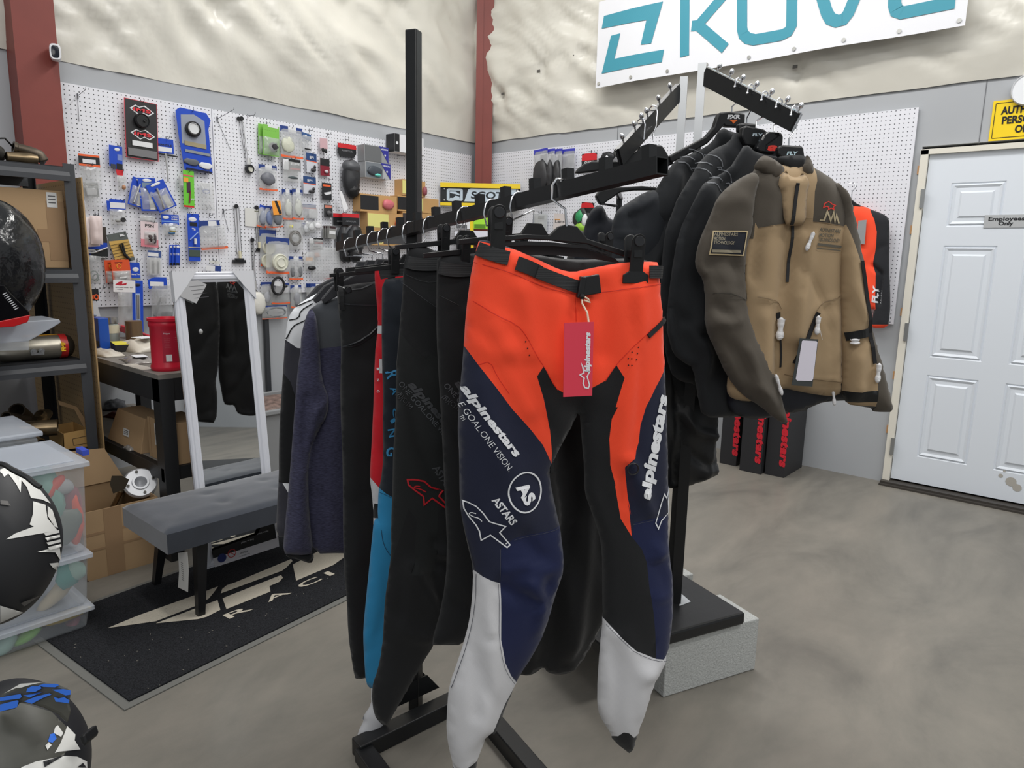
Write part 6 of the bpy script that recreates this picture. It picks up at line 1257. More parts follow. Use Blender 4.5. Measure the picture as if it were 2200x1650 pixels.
p1_ = [(zE([(0,170),(30,160),(80,165),(115,195),(150,260),(150,340),(120,280),(60,200),(30,225),(15,200),(0,190)]), 1), (zE([(125,180),(215,235),(300,330),(370,420),(300,390),(225,380),(195,300),(155,250),(150,340),(135,260)]), 1), (zE([(240,405),(330,430),(345,530),(420,620),(240,650),(40,685),(110,640),(245,590),(215,575),(238,500)]), 1),
 (zE([(345,440),(380,470),(420,600),(395,590),(345,510)]), 1), (zE([(270,775),(430,735),(445,850),(400,780)]), 1), (zE([(355,860),(440,850),(430,930),(380,890)]), 1), (zE([(0,1165),(165,1215),(0,1290)]), 1), (zE([(315,1130),(400,1000),(420,980),(385,1070)]), 1), (zE([(0,400),(50,405),(75,440),(0,430)]), 2), (zE([(145,1145),(290,1088),(170,1168)]), 2)]
for k in range(4): p1_.append((zE([(310+k*8, 640+k*34), (418+k*4, 617+k*34), (420+k*4, 636+k*34), (325+k*8, 659+k*34)]), 1))
g, c_ = helmet('matt black helmet with white spiky graphics, upper of the two at the left edge', (-24, 1166), 1.16, (.100, .10, .135), p1_, [MB_, WS, GR_]); hcen1 = c_
b = MB(); L = [dp(*q, 1.075) for q in zE([(0,122),(40,135),(100,175),(200,225),(260,275),(300,300)])]; b.tube(L, .004, 6); b.build('trim_edge', BLKM, g)
zF = zc(0, 1400, 6.6)
HB = M('bright_blue_shell', (58, 118, 226), .35); HG = M('charcoal_shell', (78, 78, 72), .45)
p2_ = [([(0,1500),(60,1515),(110,1530),(150,1570),(150,1600),(120,1650),(0,1650)], 1), (zF([(945,1060),(1060,1180),(1050,1260),(1130,1390),(830,1420),(770,1440),(850,1300),(900,1180)]), 2), (zF([(300,1640),(500,1560),(700,1520),(900,1480),(1080,1490),(1220,1560),(1225,1700),(300,1700)]), 2), (zF([(770,1080),(810,1050),(885,1160),(855,1215),(750,1160)]), 2), (zF([(700,1180),(760,1165),(790,1240),(730,1300),(670,1280)]), 3), (zF([(630,1340),(680,1290),(720,1330),(660,1400)]), 2), (zF([(600,1560),(900,1470),(620,1640)]), 0), (zF([(1070,1640),(1150,1580),(1200,1650)]), 0)]
g, c_ = helmet('black, white and blue helmet at the bottom left corner', (28, 1650), 1.0, (.093, .10, .122), p2_, [MB_, HG, WS, HB]); hcen2 = c_
def shellpatch(c_, dd, poly, mat, par, name, lift=.012, th=.005):
    pts = [dp(*q, dd) for q in poly]; 
    b = MB(); b.prism(pts, (pts[0]-CAM).normalized()*.035); return b.build(name, mat, par, bevel=.004)
shellpatch(c_, .93, zF([(0,640),(70,570),(230,510),(300,460),(450,440),(600,435),(830,465),(1000,540),(1005,600),(985,740),(1010,840),(960,1020),(850,900),(640,800),(460,745),(270,715),(250,800),(0,860)]), HG, g, 'visor_peak')
for L, mm in (([(370,575),(390,520),(450,490),(570,490),(590,520),(500,570)], HB), ([(540,485),(620,455),(800,455),(840,475),(780,505),(620,500)], HB), ([(735,540),(900,530),(1000,550),(1000,610),(930,620),(860,590)], HB), ([(0,650),(290,600),(310,640),(280,665),(0,700)], HB), ([(340,705),(500,640),(700,590),(730,610),(620,650),(450,740)], HB), ([(760,640),(830,665),(910,645),(985,690),(975,735),(850,715),(790,710)], HB), ([(0,750),(240,690),(265,700),(240,790),(0,850)], HB), ([(60,590),(290,455),(600,435),(450,465),(300,510),(230,515)], WS), ([(330,620),(540,600),(600,570),(420,650)], HB)):
    pts = [dp(*q, .926) for q in zF(L)]; b = MB(); b.prism(pts, (pts[0]-CAM).normalized()*.003); b.build('peak_graphic', mm, g)
b = MB(); b.prism([dp(*q, .97) for q in zF([(1110,1210),(1190,1180),(1225,1290),(1200,1350),(1160,1330)])], FW*.03); b.build('vent', BLKM, g, bevel=.002)
# low display stand that carries both helmets, out of frame
hs = thing('display_stand', 'low display stand carrying the two helmets beyond the left frame edge', 'stand', (-1.2, .0, 0))
for c_, rz in ((hcen1, .140), (hcen2, .125)):
    zt = c_.z-rz*.9; q_ = Vector((c_.x, c_.y, 0))-RT*.16; MB().box((q_.x, q_.y, zt-.01), (.20, .2, .02), rotm('Z', 40)).build('platform', DK, hs); MB().box((q_.x-.03, q_.y-.03, (zt-.02)/2), (.05, .05, zt-.02)).build('post', DK, hs)
# ================================================================ goods on the pegboards
from mathutils.bvhtree import BVHTree
XPF = XP+.001; YPF = YB-.023
FILM = M('clear_bag_film', (206, 208, 208), .14, alpha=.46, spec=.7); FILM.node_tree.nodes['Principled BSDF'].inputs['Coat Weight'].default_value = .3
HK = M('pegboard_hook_wire', (104, 106, 110), .35, metal=.7)
class Wall:
    def __init__(s, k):
        s.k = k; s.n = Vector((1, 0, 0)) if k == 'L' else Vector((0, -1, 0)); s.u = Vector((0, 1, 0)) if k == 'L' else Vector((1, 0, 0))
        s.p = Vector((XPF, 0, 0)) if k == 'L' else Vector((0, YPF, 0)); s.z = Vector((0, 0, 1))
    def at(s, px, off=0): return on(*px, s.p+s.n*off, s.n)
WL, WB = Wall('L'), Wall('B')
WD = Wall('B'); WD.n = Vector((.66, -.751, 0)).normalized(); WD.u = Vector((0, 0, 1)).cross(WD.n); WD.p = Vector((-4.43, 4.58, 0))
def goods(name, lab, cat, box, parts, wall=WL, off=.03, rot=0, group=None, hook=None, depth=None):
    """a thing hung on the wall, its parts given in its own unit square: u to the right, v up"""
    x0, y0, x1, y1 = box; xc, yc = (x0+x1)/2, (y0+y1)/2
    Lp, Rp, Tp, Bp, Cp = [wall.at(q, off) for q in ((x0, yc), (x1, yc), (xc, y0), (xc, y1), (xc, yc))]
    w_ = (Rp-Lp).dot(wall.u); h_ = (Tp-Bp).z; R2 = Matrix.Rotation(math.radians(rot), 3, wall.n); U = R2 @ wall.u; V = R2 @ wall.z; n = wall.n
    def P(u, v, d=0): return Cp+U*((u-.5)*w_)+V*((v-.5)*h_)+n*d
    g = thing(name, lab, cat, tuple(Cp), group); R = basis(U, V, n); lay = 0
    for pt in parts:
        k = pt[0]; a = pt[1:]; lay += .0007
        if k == 'c':     # card  u0,v0,u1,v1,color,part name,thickness
            u0, v0, u1, v1, col = a[:5]; nm = a[5] if len(a) > 5 else 'card'; th = a[6] if len(a) > 6 else .002
            b = MB(); b.box(P((u0+u1)/2, (v0+v1)/2, lay+th/2), ((u1-u0)*w_, (v1-v0)*h_, th), R); b.build(nm, C(col, .4) if not isinstance(col, bpy.types.Material) else col, g)
        elif k == 'p':   # free polygon card
            pts, col, nm = a[:3]; b = MB(); b.prism([P(u, v, lay) for u, v in pts], n*.0015); b.build(nm, C(col, .4), g)
        elif k == 'b':   # clear bag pillow
            u0, v0, u1, v1 = a[:4]; th = a[4] if len(a) > 4 else .014; b = MB(); N1, N2 = 8, 10; vs = []
            for sd in (1, -1):
                for j in range(N2+1):
                    for i in range(N1+1):
                        s_, t_ = i/N1*2-1, j/N2*2-1; kk = (1-s_**4)*(1-t_**4); vs.append(P(u0+(u1-u0)*i/N1, v0+(v1-v0)*j/N2, lay+.002+(th*kk*(.7+.6*hsh(s_*3+x0, t_*3+y0, 1)) if sd > 0 else -.0005)))
            q = (N1+1)*(N2+1); fs = [(j*(N1+1)+i, j*(N1+1)+i+1, (j+1)*(N1+1)+i+1, (j+1)*(N1+1)+i) for j in range(N2) for i in range(N1)]; b.add(vs[:q], fs); b.build('clear_bag', a[5] if len(a) > 5 else FILM, g, smooth='full')
        elif k == 'e':   # rounded content u,v,ru,rv,depth,color,name
            u, v, ru, rv, d, col = a[:6]; nm = a[6] if len(a) > 6 else 'content'; b = MB(); b.ell(P(u, v, lay+d*.7), (ru*w_, rv*h_, d), R, 14, fn=lambda q: q*(1+.22*hsh(q.x*60+x0, q.y*60, q.z*60))); b.build(nm, C(col, .45), g, smooth='full')
        elif k == 'd':   # disc / dial u,v,r(m),depth,color,name
            u, v, r, d, col, nm = a[:6]; b = MB(); b.lathe(P(u, v, lay), n, [(r*.9, -.001), (r, .001), (r, d*.8), (r*.88, d), (r*.80, d*.85), (0, d*.85)], 24); b.build(nm, C(col, .35), g, smooth=True)
        elif k == 't':   # text string,u,v,h(frac),width frac,color
            s_, u, v, hf, wf, col = a[:6]; text(s_, P(u, v, lay+.0012), U, V, hf*h_, C(col, .5), g, width=wf*w_, bold=.03, align='c', shear=a[6] if len(a) > 6 else 0)
        elif k == 'y':   # rod u0,v0,u1,v1,r,color,name
            u0, v0, u1, v1, r, col = a[:6]; b = MB(); b.tube([P(u0, v0, lay+r), P(u1, v1, lay+r)], r, 10); b.build(a[6] if len(a) > 6 else 'rod', C(col, .3, metal=.8) if col[0] == col[1] > 120 else C(col, .4), g, smooth=True)
        elif k == 'r':   # ring loop u,v,ru,rv,r,color,name
            u, v, ru, rv, r, col = a[:6]; b = MB(); b.tube([P(u+ru*math.cos(t), v+rv*math.sin(t), lay+r) for t in [i*math.pi/10 for i in range(21)]], r, 8, cap=False); b.build(a[6] if len(a) > 6 else 'loop', C(col, .45), g, smooth=True)
        elif k == 'x':   # box u0,v0,u1,v1,depth,color,name
            u0, v0, u1, v1, d, col = a[:6]; b = MB(); b.box(P((u0+u1)/2, (v0+v1)/2, d/2), ((u1-u0)*w_, (v1-v0)*h_, d), R); b.build(a[6] if len(a) > 6 else 'box', C(col, .45) if not isinstance(col, bpy.types.Material) else col, g, bevel=.0015); lay = max(lay, d)
        elif k == 'sp':  # spiky blob
            u, v, r, d, col = a[:5]; m_ = 36; pr = [P(u, v, lay)+(U*math.cos(t)+V*math.sin(t))*(r*(1+.16*math.cos(6*t))) for t in [2*math.pi*i/m_ for i in range(m_)]]; b = MB(); b.prism(pr, n*d*.6); b.lathe(P(u, v, lay+d*.6), n, [(r*.8, 0), (r*.6, d*.4), (0, d*.45)], 20); b.build(a[5] if len(a) > 5 else 'cap', C(col, .4), g)
    if hook: peghook(lab, hook, wall, off)
    return g
_hk = [0]
def peghook(lab, px, wall=WL, off=.03, L=.05, own=None):
    p = wall.at(px, L); b = MB(); q = p-wall.n*(L); b.tube([q-wall.z*.0, q+wall.n*.004, p-wall.n*.012-wall.z*.006, p-wall.n*.002, p+wall.z*.010], .0019, 7); b.bar(q-wall.z*.012+wall.n*.001, q+wall.z*.012+wall.n*.001, .006, .002)
    _hk[0] += 1; return tag(b.build('pegboard_hook', HK, smooth=True), own or ('wire pegboard hook holding the '+' '.join(lab.split()[:11])), 'hook', 'pegboard hooks')
def longhook(lab, p0, p1, drop=None, col=HK):
    a_ = WL.at(p0, .002); c_ = WL.at(p1, .13); b = MB(); b.tube([a_, c_, c_+Vector((0, 0, .012))], .0018, 6); b.bar(a_-Vector((0, 0, .015)), a_+Vector((0, 0, .015)), .02, .003)
    if drop: b.tube([a_, WL.at(drop, .004)], .0012, 6)
    return tag(b.build('pegboard_hook', col, smooth=True), lab, 'hook', 'pegboard hooks')
BL = (30, 74, 190); NV = (38, 62, 130); OR = (236, 104, 58); W_ = (226, 227, 230); K = (32, 33, 36); G_ = (120, 122, 126); RD = (206, 40, 48); TR = (205, 204, 198)
zP = lambda a, b_, c_, d_: (130+a/5.892, 180+b_/5.892, 130+c_/5.892, 180+d_/5.892)
zQ = lambda a, b_, c_, d_: (130+a/5.892, 440+b_/5.892, 130+c_/5.892, 440+d_/5.892)
zR = lambda a, b_, c_, d_: (440+a/6.875, 220+b_/6.875, 440+c_/6.875, 220+d_/6.875)
zS = lambda a, b_, c_, d_: (440+a/6.6, 440+b_/6.6, 440+c_/6.6, 440+d_/6.6)
zT = lambda a, b_, c_, d_: (700+a/5.116, 260+b_/5.116, 700+c_/5.116, 260+d_/5.116)
zU = lambda a, b_, c_, d_: (1030+a/3.749, 120+b_/3.749, 1030+c_/3.749, 120+d_/3.749)
def pp(f, x_, y_): q = f(x_, y_, x_, y_); return (q[0], q[1])
longhook('long empty pegboard hook with a thin drop wire, top left of the left pegboard', pp(zP, 215, 155), pp(zP, 320, 70), pp(zP, 235, 480))
longhook('long empty pegboard hook with a slanting drop wire right of the sheet seam', pp(zR, 180, 245), pp(zR, 430, 105), pp(zR, 380, 700))
IMS = lambda v: [('p', [(.14, v), (.32, v+.075), (.45, v+.05), (.62, v+.09), (.92, v-.01), (.74, v-.085), (.58, v-.05), (.44, v-.10)], W_, 'logo_diamond'), ('p', [(.20, v), (.33, v+.055), (.45, v+.035), (.60, v+.07), (.86, v-.01), (.73, v-.065), (.58, v-.035), (.45, v-.08)], K, 'logo_diamond'), ('t', 'IMS', .52, v-.03, .055, .56, (222, 50, 60), .2)]
goods('blister_card', 'tall black and red "IMS" card with a black cap in a blister', 'packaged part', zP(828, 228, 1222, 950), [('c', -.02, -.01, 1.02, 1.01, (196, 60, 74)), ('c', 0, 0, 1, 1, (44, 44, 46))]+IMS(.85)+IMS(.43)+[('d', .48, .66, .042, .03, (30, 31, 33), 'cap'), ('d', .54, .66, .008, .036, (60, 60, 62), 'valve'), ('c', .18, .21, .82, .30, W_, 'label'), ('c', .04, .03, .96, .16, (120, 120, 122), 'foil_strip')], rot=-2, hook=pp(zP, 1060, 215))
goods('tool_package', 'blue "T HANDLE" card with a steel T-bar hanging below it', 'packaged tool', zP(1180, 655, 1440, 1240), [('c', .05, .62, 1, .93, BL), ('e', .25, .97, .22, .05, .002, W_, 'logo'), ('t', 'T HANDLE', .5, .77, .045, .82, K), ('c', .12, .65, .90, .75, W_, 'label'), ('y', .1, .60, 1.15, .57, .005, (40, 40, 42), 'handle_bar'), ('y', .56, .62, .60, 0, .005, (190, 190, 190), 'shaft')], off=.02, hook=pp(zP, 1380, 680))
goods('tool_package', 'large blue bag with a round dial gauge and motorcycle picture', 'packaged tool', zP(1458, 335, 1905, 1105), [('p', [(.0, .93), (.12, .99), (.85, 1.0), (.98, .90), (.92, .74), (1.06, .02), (.26, 0), (.10, .5)], BL, 'blue_bag'), ('p', [(.14, .88), (.5, .93), (.80, .86), (.86, .44), (.18, .42)], (150, 156, 170), 'clear_window'), ('d', .46, .68, .048, .03, (34, 34, 36), 'gauge'), ('d', .45, .685, .036, .034, (216, 218, 220), 'gauge_face'), ('y', .45, .685, .52, .73, .001, (200, 60, 50), 'needle'), ('c', .25, .40, .86, .47, (160, 150, 120), 'label'), ('c', .26, .29, .98, .335, (140, 146, 150), 'title_band'), ('e', .45, .14, .22, .06, .004, (96, 100, 106), 'motorcycle_picture'), ('e', .85, .12, .2, .06, .003, W_, 'logo'), ('c', .3, .0, 1.02, .035, (24, 26, 50), 'foot_band')], rot=-4, hook=pp(zP, 1685, 335))
goods('part_bag', 'clear bag with a black and orange header near the shelving unit', 'packaged part', zP(240, 900, 505, 1320), [('b', 0, 0, 1, .66), ('c', 0, .65, 1, 1, K, 'header'), ('c', 0, .94, 1, 1, OR, 'orange_band'), ('c', 0, .65, 1, .71, OR, 'orange_band'), ('c', .18, .74, .8, .86, W_, 'label'), ('r', .4, .5, .12, .2, .0015, (170, 168, 160), 'cable')], hook=pp(zP, 410, 1020))
goods('part_bag', 'clear bag with a square black price card below the orange-header bag', 'packaged part', zP(300, 1245, 500, 1600), [('b', 0, 0, 1, 1), ('c', .05, .48, .95, .98, K), ('c', .18, .55, .82, .78, (190, 190, 192), 'label')], rot=3)
goods('part_bag', 'clear bag with a tilted black price card, half behind the shelving unit', 'packaged part', zP(170, 1240, 290, 1600), [('b', 0, 0, 1, 1), ('c', .0, .5, .8, .9, K), ('c', .1, .55, .6, .75, (190, 190, 192), 'label')], rot=8, off=.04)
goods('tool_package', 'pair of narrow blue cards with small black plugs left of the "IMS" card', 'packaged part', zP(615, 785, 780, 1080), [('c', 0, .1, .55, 1, BL), ('c', .35, 0, 1, 1, BL), ('e', .6, .85, .22, .07, .002, W_, 'logo'), ('c', .62, .4, .98, .65, (120, 140, 200), 'text_panel'), ('c', .55, 0, 1, .25, K, 'black_panel'), ('c', .1, .0, .5, .2, (60, 64, 74), 'plug_panel')], rot=-3, hook=pp(zP, 765, 770))
goods('part_bag', 'small bag with a red header and brown fitting', 'packaged part', zP(705, 1080, 840, 1350), [('b', .1, 0, .95, .7), ('p', [(0, 1), (.75, .98), (.62, .68), (.1, .7)], RD, 'header'), ('c', .08, .4, .9, .66, W_, 'label'), ('e', .6, .14, .2, .12, .01, (178, 130, 96))], hook=pp(zP, 800, 1100))
for i, (bx, rt, lab) in enumerate((((880, 1200, 1100, 1560), -14, 'left blue wrench pack of the fanned bunch'), ((1000, 1195, 1220, 1610), 3, 'middle blue "WRENCH" pack of the fanned bunch'), ((1150, 1240, 1400, 1600), 26, 'right blue pack of the fanned bunch, tilted most'))):
    goods('tool_package', lab, 'packaged tool', zP(*bx), [('c', 0, 0, 1, 1, BL), ('b', .08, .05, .92, .7, .016), ('e', .5, .93, .28, .05, .002, W_, 'logo')]+([('c', .2, .72, .85, .86, (120, 140, 160), 'title'), ('t', 'WRENCH', .52, .74, .06, .6, K)] if i == 1 else [('y', .3, .1, .45, .8, .007, (190, 190, 190), 'wrench')])+[('c', .5, .04, .8, .5, (206, 206, 204), 'label')], rot=rt, off=.03+.012*i, hook=pp(zP, 1160, 1220) if i == 1 else None)
goods('part_bag', 'small blue-header bag with a black ring gear', 'packaged part', zP(600, 1465, 825, 1790), [('c', -.03, .55, .6, .93, BL, 'rear_header'), ('b', .1, 0, .98, .62), ('c', .12, .62, 1, 1, BL, 'header'), ('c', .14, .66, .98, .88, W_, 'label'), ('d', .78, .22, .014, .02, (50, 50, 52), 'ring'), ('e', .5, .18, .2, .07, .008, (150, 150, 148))], hook=pp(zP, 800, 1480))
goods('blister_card', 'narrow neon green card with an orange and purple picture', 'packaged part', zP(1555, 1100, 1690, 1565), [('c', 0, 0, 1, 1, (110, 200, 60)), ('c', 0, .84, .95, .88, (220, 90, 110), 'title'), ('c', 0, 0, .95, .05, RD, 'red_foot'), ('c', .3, .4, .65, .7, (70, 44, 60), 'picture'), ('c', .02, .68, .45, .8, (240, 160, 60), 'orange_panel'), ('y', .5, .12, .6, .45, .004, (120, 40, 60), 'lever'), ('t', 'BOOST', .8, .2, .05, .3, W_)], rot=-2, hook=pp(zP, 1640, 1105))
goods('small_part_box', 'tiny clear box on the hook left of the neon green card', 'packaged part', zP(1495, 1145, 1550, 1340), [('b', 0, 0, 1, 1, .02), ('c', .1, .3, .9, .9, (206, 208, 206), 'label')])
goods('part_bag', 'clear bag with a blue oval print below the dial gauge bag', 'packaged part', zP(1765, 1255, 1940, 1600), [('b', 0, 0, 1, 1), ('c', .05, .84, .75, 1, W_, 'label'), ('r', .45, .68, .25, .06, .002, (70, 100, 190), 'oval_logo'), ('y', .3, .2, .5, .05, .002, (190, 190, 190)), ('y', .6, .2, .8, .05, .002, (190, 190, 190))], hook=pp(zP, 1880, 1120))
# lower half of the left sheet
for i, (bx, rt, lab) in enumerate((((225, 170, 310, 555), 0, 'narrow yellowed paper bag, left of three'), ((285, 145, 470, 530), 5, 'middle pale pink paper bag of three'), ((375, 130, 530, 500), -2, 'right pale pink paper bag of three'))):
    goods('paper_bag', lab+' by the shelving unit', 'packaged part', zQ(*bx), [('b', 0, 0, 1, .97, .022, C(((214, 208, 186), (222, 210, 208), (222, 206, 204))[i], .6))]+([('e', .42, .18, .10, .03, .004, K, 'ink_mark')] if i == 1 else []), rot=rt, off=.03+.02*i, hook=pp(zQ, 480, 120) if i == 2 else None)
goods('blister_card', 'blue and black card with a chrome lever set', 'packaged part', zQ(255, 275, 590, 680), [('c', .75, .35, 1, 1, (64, 56, 50)), ('c', .0, .12, 1, .5, BL, 'blue_panel'), ('c', .35, 0, 1, .3, K, 'black_panel'), ('r', .35, .22, .16, .04, .006, (170, 172, 176), 'chrome_lever'), ('y', .5, .2, .98, .35, .006, (200, 200, 200), 'chrome_arm'), ('t', 'MOTION', .82, .02, .04, .3, W_)], off=.02)
goods('blister_card', 'white and pink "PSN" card with black bolts', 'packaged part', zQ(1015, 215, 1235, 535), [('c', 0, 0, 1, 1, (226, 208, 212)), ('c', 0, 0, 1, .3, (216, 130, 142), 'pink_band'), ('t', 'PSN', .5, .78, .12, .5, K), ('t', '- - - - -', .5, .68, .02, .6, RD), ('b', .2, .08, .9, .6, .02), ('e', .5, .35, .14, .16, .012, (60, 44, 48), 'bolts'), ('e', .75, .35, .1, .2, .012, (80, 70, 74), 'bolts')], rot=-3, hook=pp(zQ, 1190, 220))
goods('part_bag', 'flat clear bag with a white label under the fanned wrench packs', 'packaged part', zQ(1010, 135, 1200, 215), [('b', 0, 0, 1, 1), ('c', .1, .15, .7, .8, W_, 'label')], rot=-6)
goods('part_bag', 'blue-header "CABLE LUBER" bag with a small brass and blue fitting', 'packaged part', zQ(1280, 125, 1500, 390), [('b', .05, 0, .95, .6), ('c', 0, .52, 1, 1, BL, 'header'), ('c', .0, .64, 1, .70, (110, 150, 220), 'light_line'), ('e', .25, .86, .2, .08, .002, W_, 'logo'), ('t', 'CABLE', .75, .86, .07, .36, W_), ('t', 'LUBER', .75, .75, .07, .36, W_), ('e', .55, .3, .2, .14, .012, (210, 216, 216)), ('e', .5, .12, .2, .07, .012, (70, 110, 150), 'blue_plug'), ('e', .55, .2, .2, .03, .013, (180, 160, 90), 'brass_ring')], hook=pp(zQ, 1480, 105))
goods('tool_package', 'tall blue "T6" tool card with a white cylinder picture', 'packaged tool', zQ(1612, 115, 1762, 715), [('c', 0, 0, 1, 1, BL), ('e', .45, .88, .36, .05, .002, W_, 'logo'), ('c', .2, .74, .8, .82, K, 'black_plug'), ('t', 'T6', .5, .65, .05, .3, W_), ('y', .15, .45, .85, .62, .004, (140, 170, 230), 'tool_picture'), ('y', .55, .36, .55, .48, .009, W_, 'cylinder_picture'), ('c', .03, .1, .97, .24, (70, 84, 76), 'landscape_picture'), ('c', 0, .285, 1, .30, (206, 190, 150), 'divider')], rot=-1, hook=pp(zQ, 1680, 110))
goods('part_bag', 'wide clear bag with a navy header and orange foot strip beside the "T6" card', 'packaged part', zQ(1760, 180, 2090, 575), [('b', 0, .04, 1, .8, .02), ('c', .02, .74, .82, .95, NV, 'header'), ('c', .38, .77, .7, .93, W_, 'label'), ('c', .0, .03, 1.02, .11, OR, 'orange_strip')], rot=5, hook=pp(zQ, 1930, 125))
goods('blister_card', 'yellow brick-pattern card with a black strap', 'packaged part', zQ(640, 355, 890, 730), [('c', 0, 0, 1, 1, (92, 98, 96)), ('p', [(0, .06), (1, .12), (1, .72), (0, .78)], (206, 168, 92), 'brick_panel')]+[('c', .0, .14+.1*i, 1, .15+.1*i, (70, 60, 40), 'joint_line') for i in range(6)]+[('c', .62, .86, .85, .93, W_, 'price'), ('y', .45, .62, .52, .2, .006, K, 'strap'), ('y', .6, .64, .55, .2, .006, K, 'strap'), ('y', .54, .25, .7, .02, .009, K, 'strap_end')], rot=14, hook=pp(zQ, 810, 365))
for i, (bx, lab) in enumerate((((565, 700, 780, 985), 'rear orange blister pack with a grey fitting'), ((650, 695, 885, 985), 'front orange blister pack with a chrome fitting'))):
    goods('blister_card', lab+' by the red-logo card', 'packaged part', zQ(*bx), [('c', 0, 0, 1, 1, (220, 86, 44)), ('c', .12, .02, .95, .5, (196, 190, 190), 'insert'), ('r', .4, .72, .12, .1, .002, (240, 180, 60), 'round_logo'), ('c', .2, .86, .6, .9, (120, 40, 30), 'title'), ('b', .02, 0, 1, .52, .03), ('y', .3, .2, .7, .22, .009, (180, 180, 180), 'fitting')], rot=2, off=.02+.03*i, hook=pp(zQ, 760, 700) if i else None)
goods('tool_package', 'blue header card on the hook above the long thermometer card', 'packaged tool', zQ(875, 730, 1005, 950), [('c', 0, 0, 1, 1, BL), ('e', .6, .6, .33, .14, .002, W_, 'logo'), ('t', 'Bearing Tool', .55, .28, .08, .8, W_), ('c', .1, 0, .98, .1, (150, 150, 120), 'foot')], hook=pp(zQ, 1010, 705))
goods('tool_package', 'very long blue card with a clear tube, hanging below the pegboard edge', 'packaged tool', zQ(905, 960, 1045, 1610), [('c', 0, 0, 1, 1, BL), ('c', .3, .22, .72, .75, (170, 190, 224), 'tube_window'), ('y', .45, .26, .45, .72, .004, (190, 190, 190), 'tube'), ('y', .6, .26, .6, .72, .004, (190, 190, 190), 'tube'), ('e', .5, .92, .3, .03, .002, (40, 40, 60), 'emblem'), ('t', '- - - -', .5, .15, .02, .6, W_)], rot=-3, off=.045)
goods('part_bag', 'clear white-paper bag with printed barcodes under the "PSN" card', 'packaged part', zQ(1090, 580, 1275, 905), [('b', 0, 0, 1, .75), ('c', .08, .72, 1, 1, (60, 84, 140), 'header'), ('c', .1, .78, .8, .92, W_, 'label'), ('c', .2, .05, .9, .7, (206, 206, 208), 'paper'), ('c', .32, .12, .5, .62, (110, 110, 114), 'print'), ('c', .7, .12, .8, .6, (110, 110, 114), 'print')], rot=-3, hook=pp(zQ, 1280, 535))
for i, x_ in enumerate((1380, 1420, 1460)): goods('tool_package', ['left', 'middle', 'right'][i]+' of three overlapping small blue cards above the mirror', 'packaged tool', zQ(x_-5, 508, x_+50, 768), [('c', 0, 0, 1, 1, BL), ('c', .1, 0, .9, .12, K, 'foot'), ('t', 'TUBE', .5, .5, .1, .7, W_), ('e', .5, .9, .36, .06, .002, W_, 'logo')], rot=-4, off=.02+.012*i, hook=pp(zQ, 1505, 490) if i == 2 else None)
goods('part_bag', 'white card with a red winged logo above a long empty clear bag', 'packaged part', zQ(672, 955, 950, 1560), [('b', .2, 0, .85, .75, .02), ('c', 0, .75, 1, 1, (232, 230, 232), 'header'), ('p', [(.08, .9), (.25, .96), (.42, .98), (.40, .92), (.62, .95), (.58, .90), (.3, .885)], (190, 40, 56), 'wing_logo'), ('t', 'RACING PART KIT', .5, .84, .015, .8, K), ('t', '0-0000', .3, .80, .014, .25, G_)], rot=-3, off=.08, hook=pp(zQ, 820, 985))
for i, (bx, lab) in enumerate((((270, 650, 400, 1000), 'left clear bag with a small tap, against the shelving unit'), ((335, 645, 510, 1000), 'right clear bag with green cord, against the shelving unit'))):
    goods('part_bag', lab, 'packaged part', zQ(*bx), [('b', 0, 0, 1, 1, .02, M('grey_bag_film', (170, 172, 174), .2, alpha=.6))]+([('r', .5, .3, .28, .16, .003, (40, 110, 84), 'green_cord'), ('r', .62, .22, .2, .12, .003, (40, 110, 84), 'green_cord')] if i else [('e', .4, .1, .25, .04, .01, (150, 160, 158))]), rot=-5, off=.03+.02*i)
goods('part_bag', 'black and orange header with a clear bottle-shaped bag below', 'packaged part', zQ(320, 1065, 560, 1640), [('c', .1, .74, .75, 1, K, 'header'), ('c', .15, .78, .5, .86, OR, 'orange_band'), ('r', .6, .82, .1, .05, .004, OR, 'orange_emblem'), ('p', [(.1, .7), (.3, .73), (.62, .66), (.78, .3), (1.0, .06), (.85, .01), (.6, .02), (.2, .4)], (196, 198, 202), 'clear_bottle'), ('e', .4, .42, .12, .03, .012, (130, 140, 160), 'collar'), ('e', .62, .22, .1, .1, .012, (214, 216, 220))], off=.05)
peghook('', pp(zQ, 580, 1040), own='wire pegboard hook standing empty beside the clear bottle-shaped bag')
goods('part_bag', 'blue-header bag with a grey sleeve and picture, hanging beside the mirror', 'packaged part', zQ(1120, 915, 1415, 1430), [('b', .1, 0, 1, .8, .02, M('grey_bag_film', (170, 172, 174), .2, alpha=.6)), ('p', [(-.05, .92), (.25, .99), (.75, 1.0), (.8, .72), (.0, .70)], BL, 'header'), ('c', .05, .77, .62, .88, W_, 'label'), ('c', .5, .0, 1.0, .15, (110, 112, 116), 'picture'), ('r', .3, .55, .06, .09, .003, (190, 190, 190), 'loop'), ('c', .33, .38, .72, .5, (206, 206, 208), 'inner_label'), ('p', [(.15, .05), (.45, .5), (.52, .5), (.3, .0)], (90, 94, 100), 'sleeve')], rot=-3, off=.05)
goods('part_bag', 'small blue and white label bag just above the mirror\'s top edge', 'packaged part', zQ(1840, 700, 2030, 850), [('c', .5, .1, 1, .55, NV, 'header'), ('c', .0, .05, .6, .5, W_, 'label'), ('c', .2, .72, .9, .95, (214, 214, 210), 'tag')], rot=-6, hook=pp(zQ, 1975, 700))
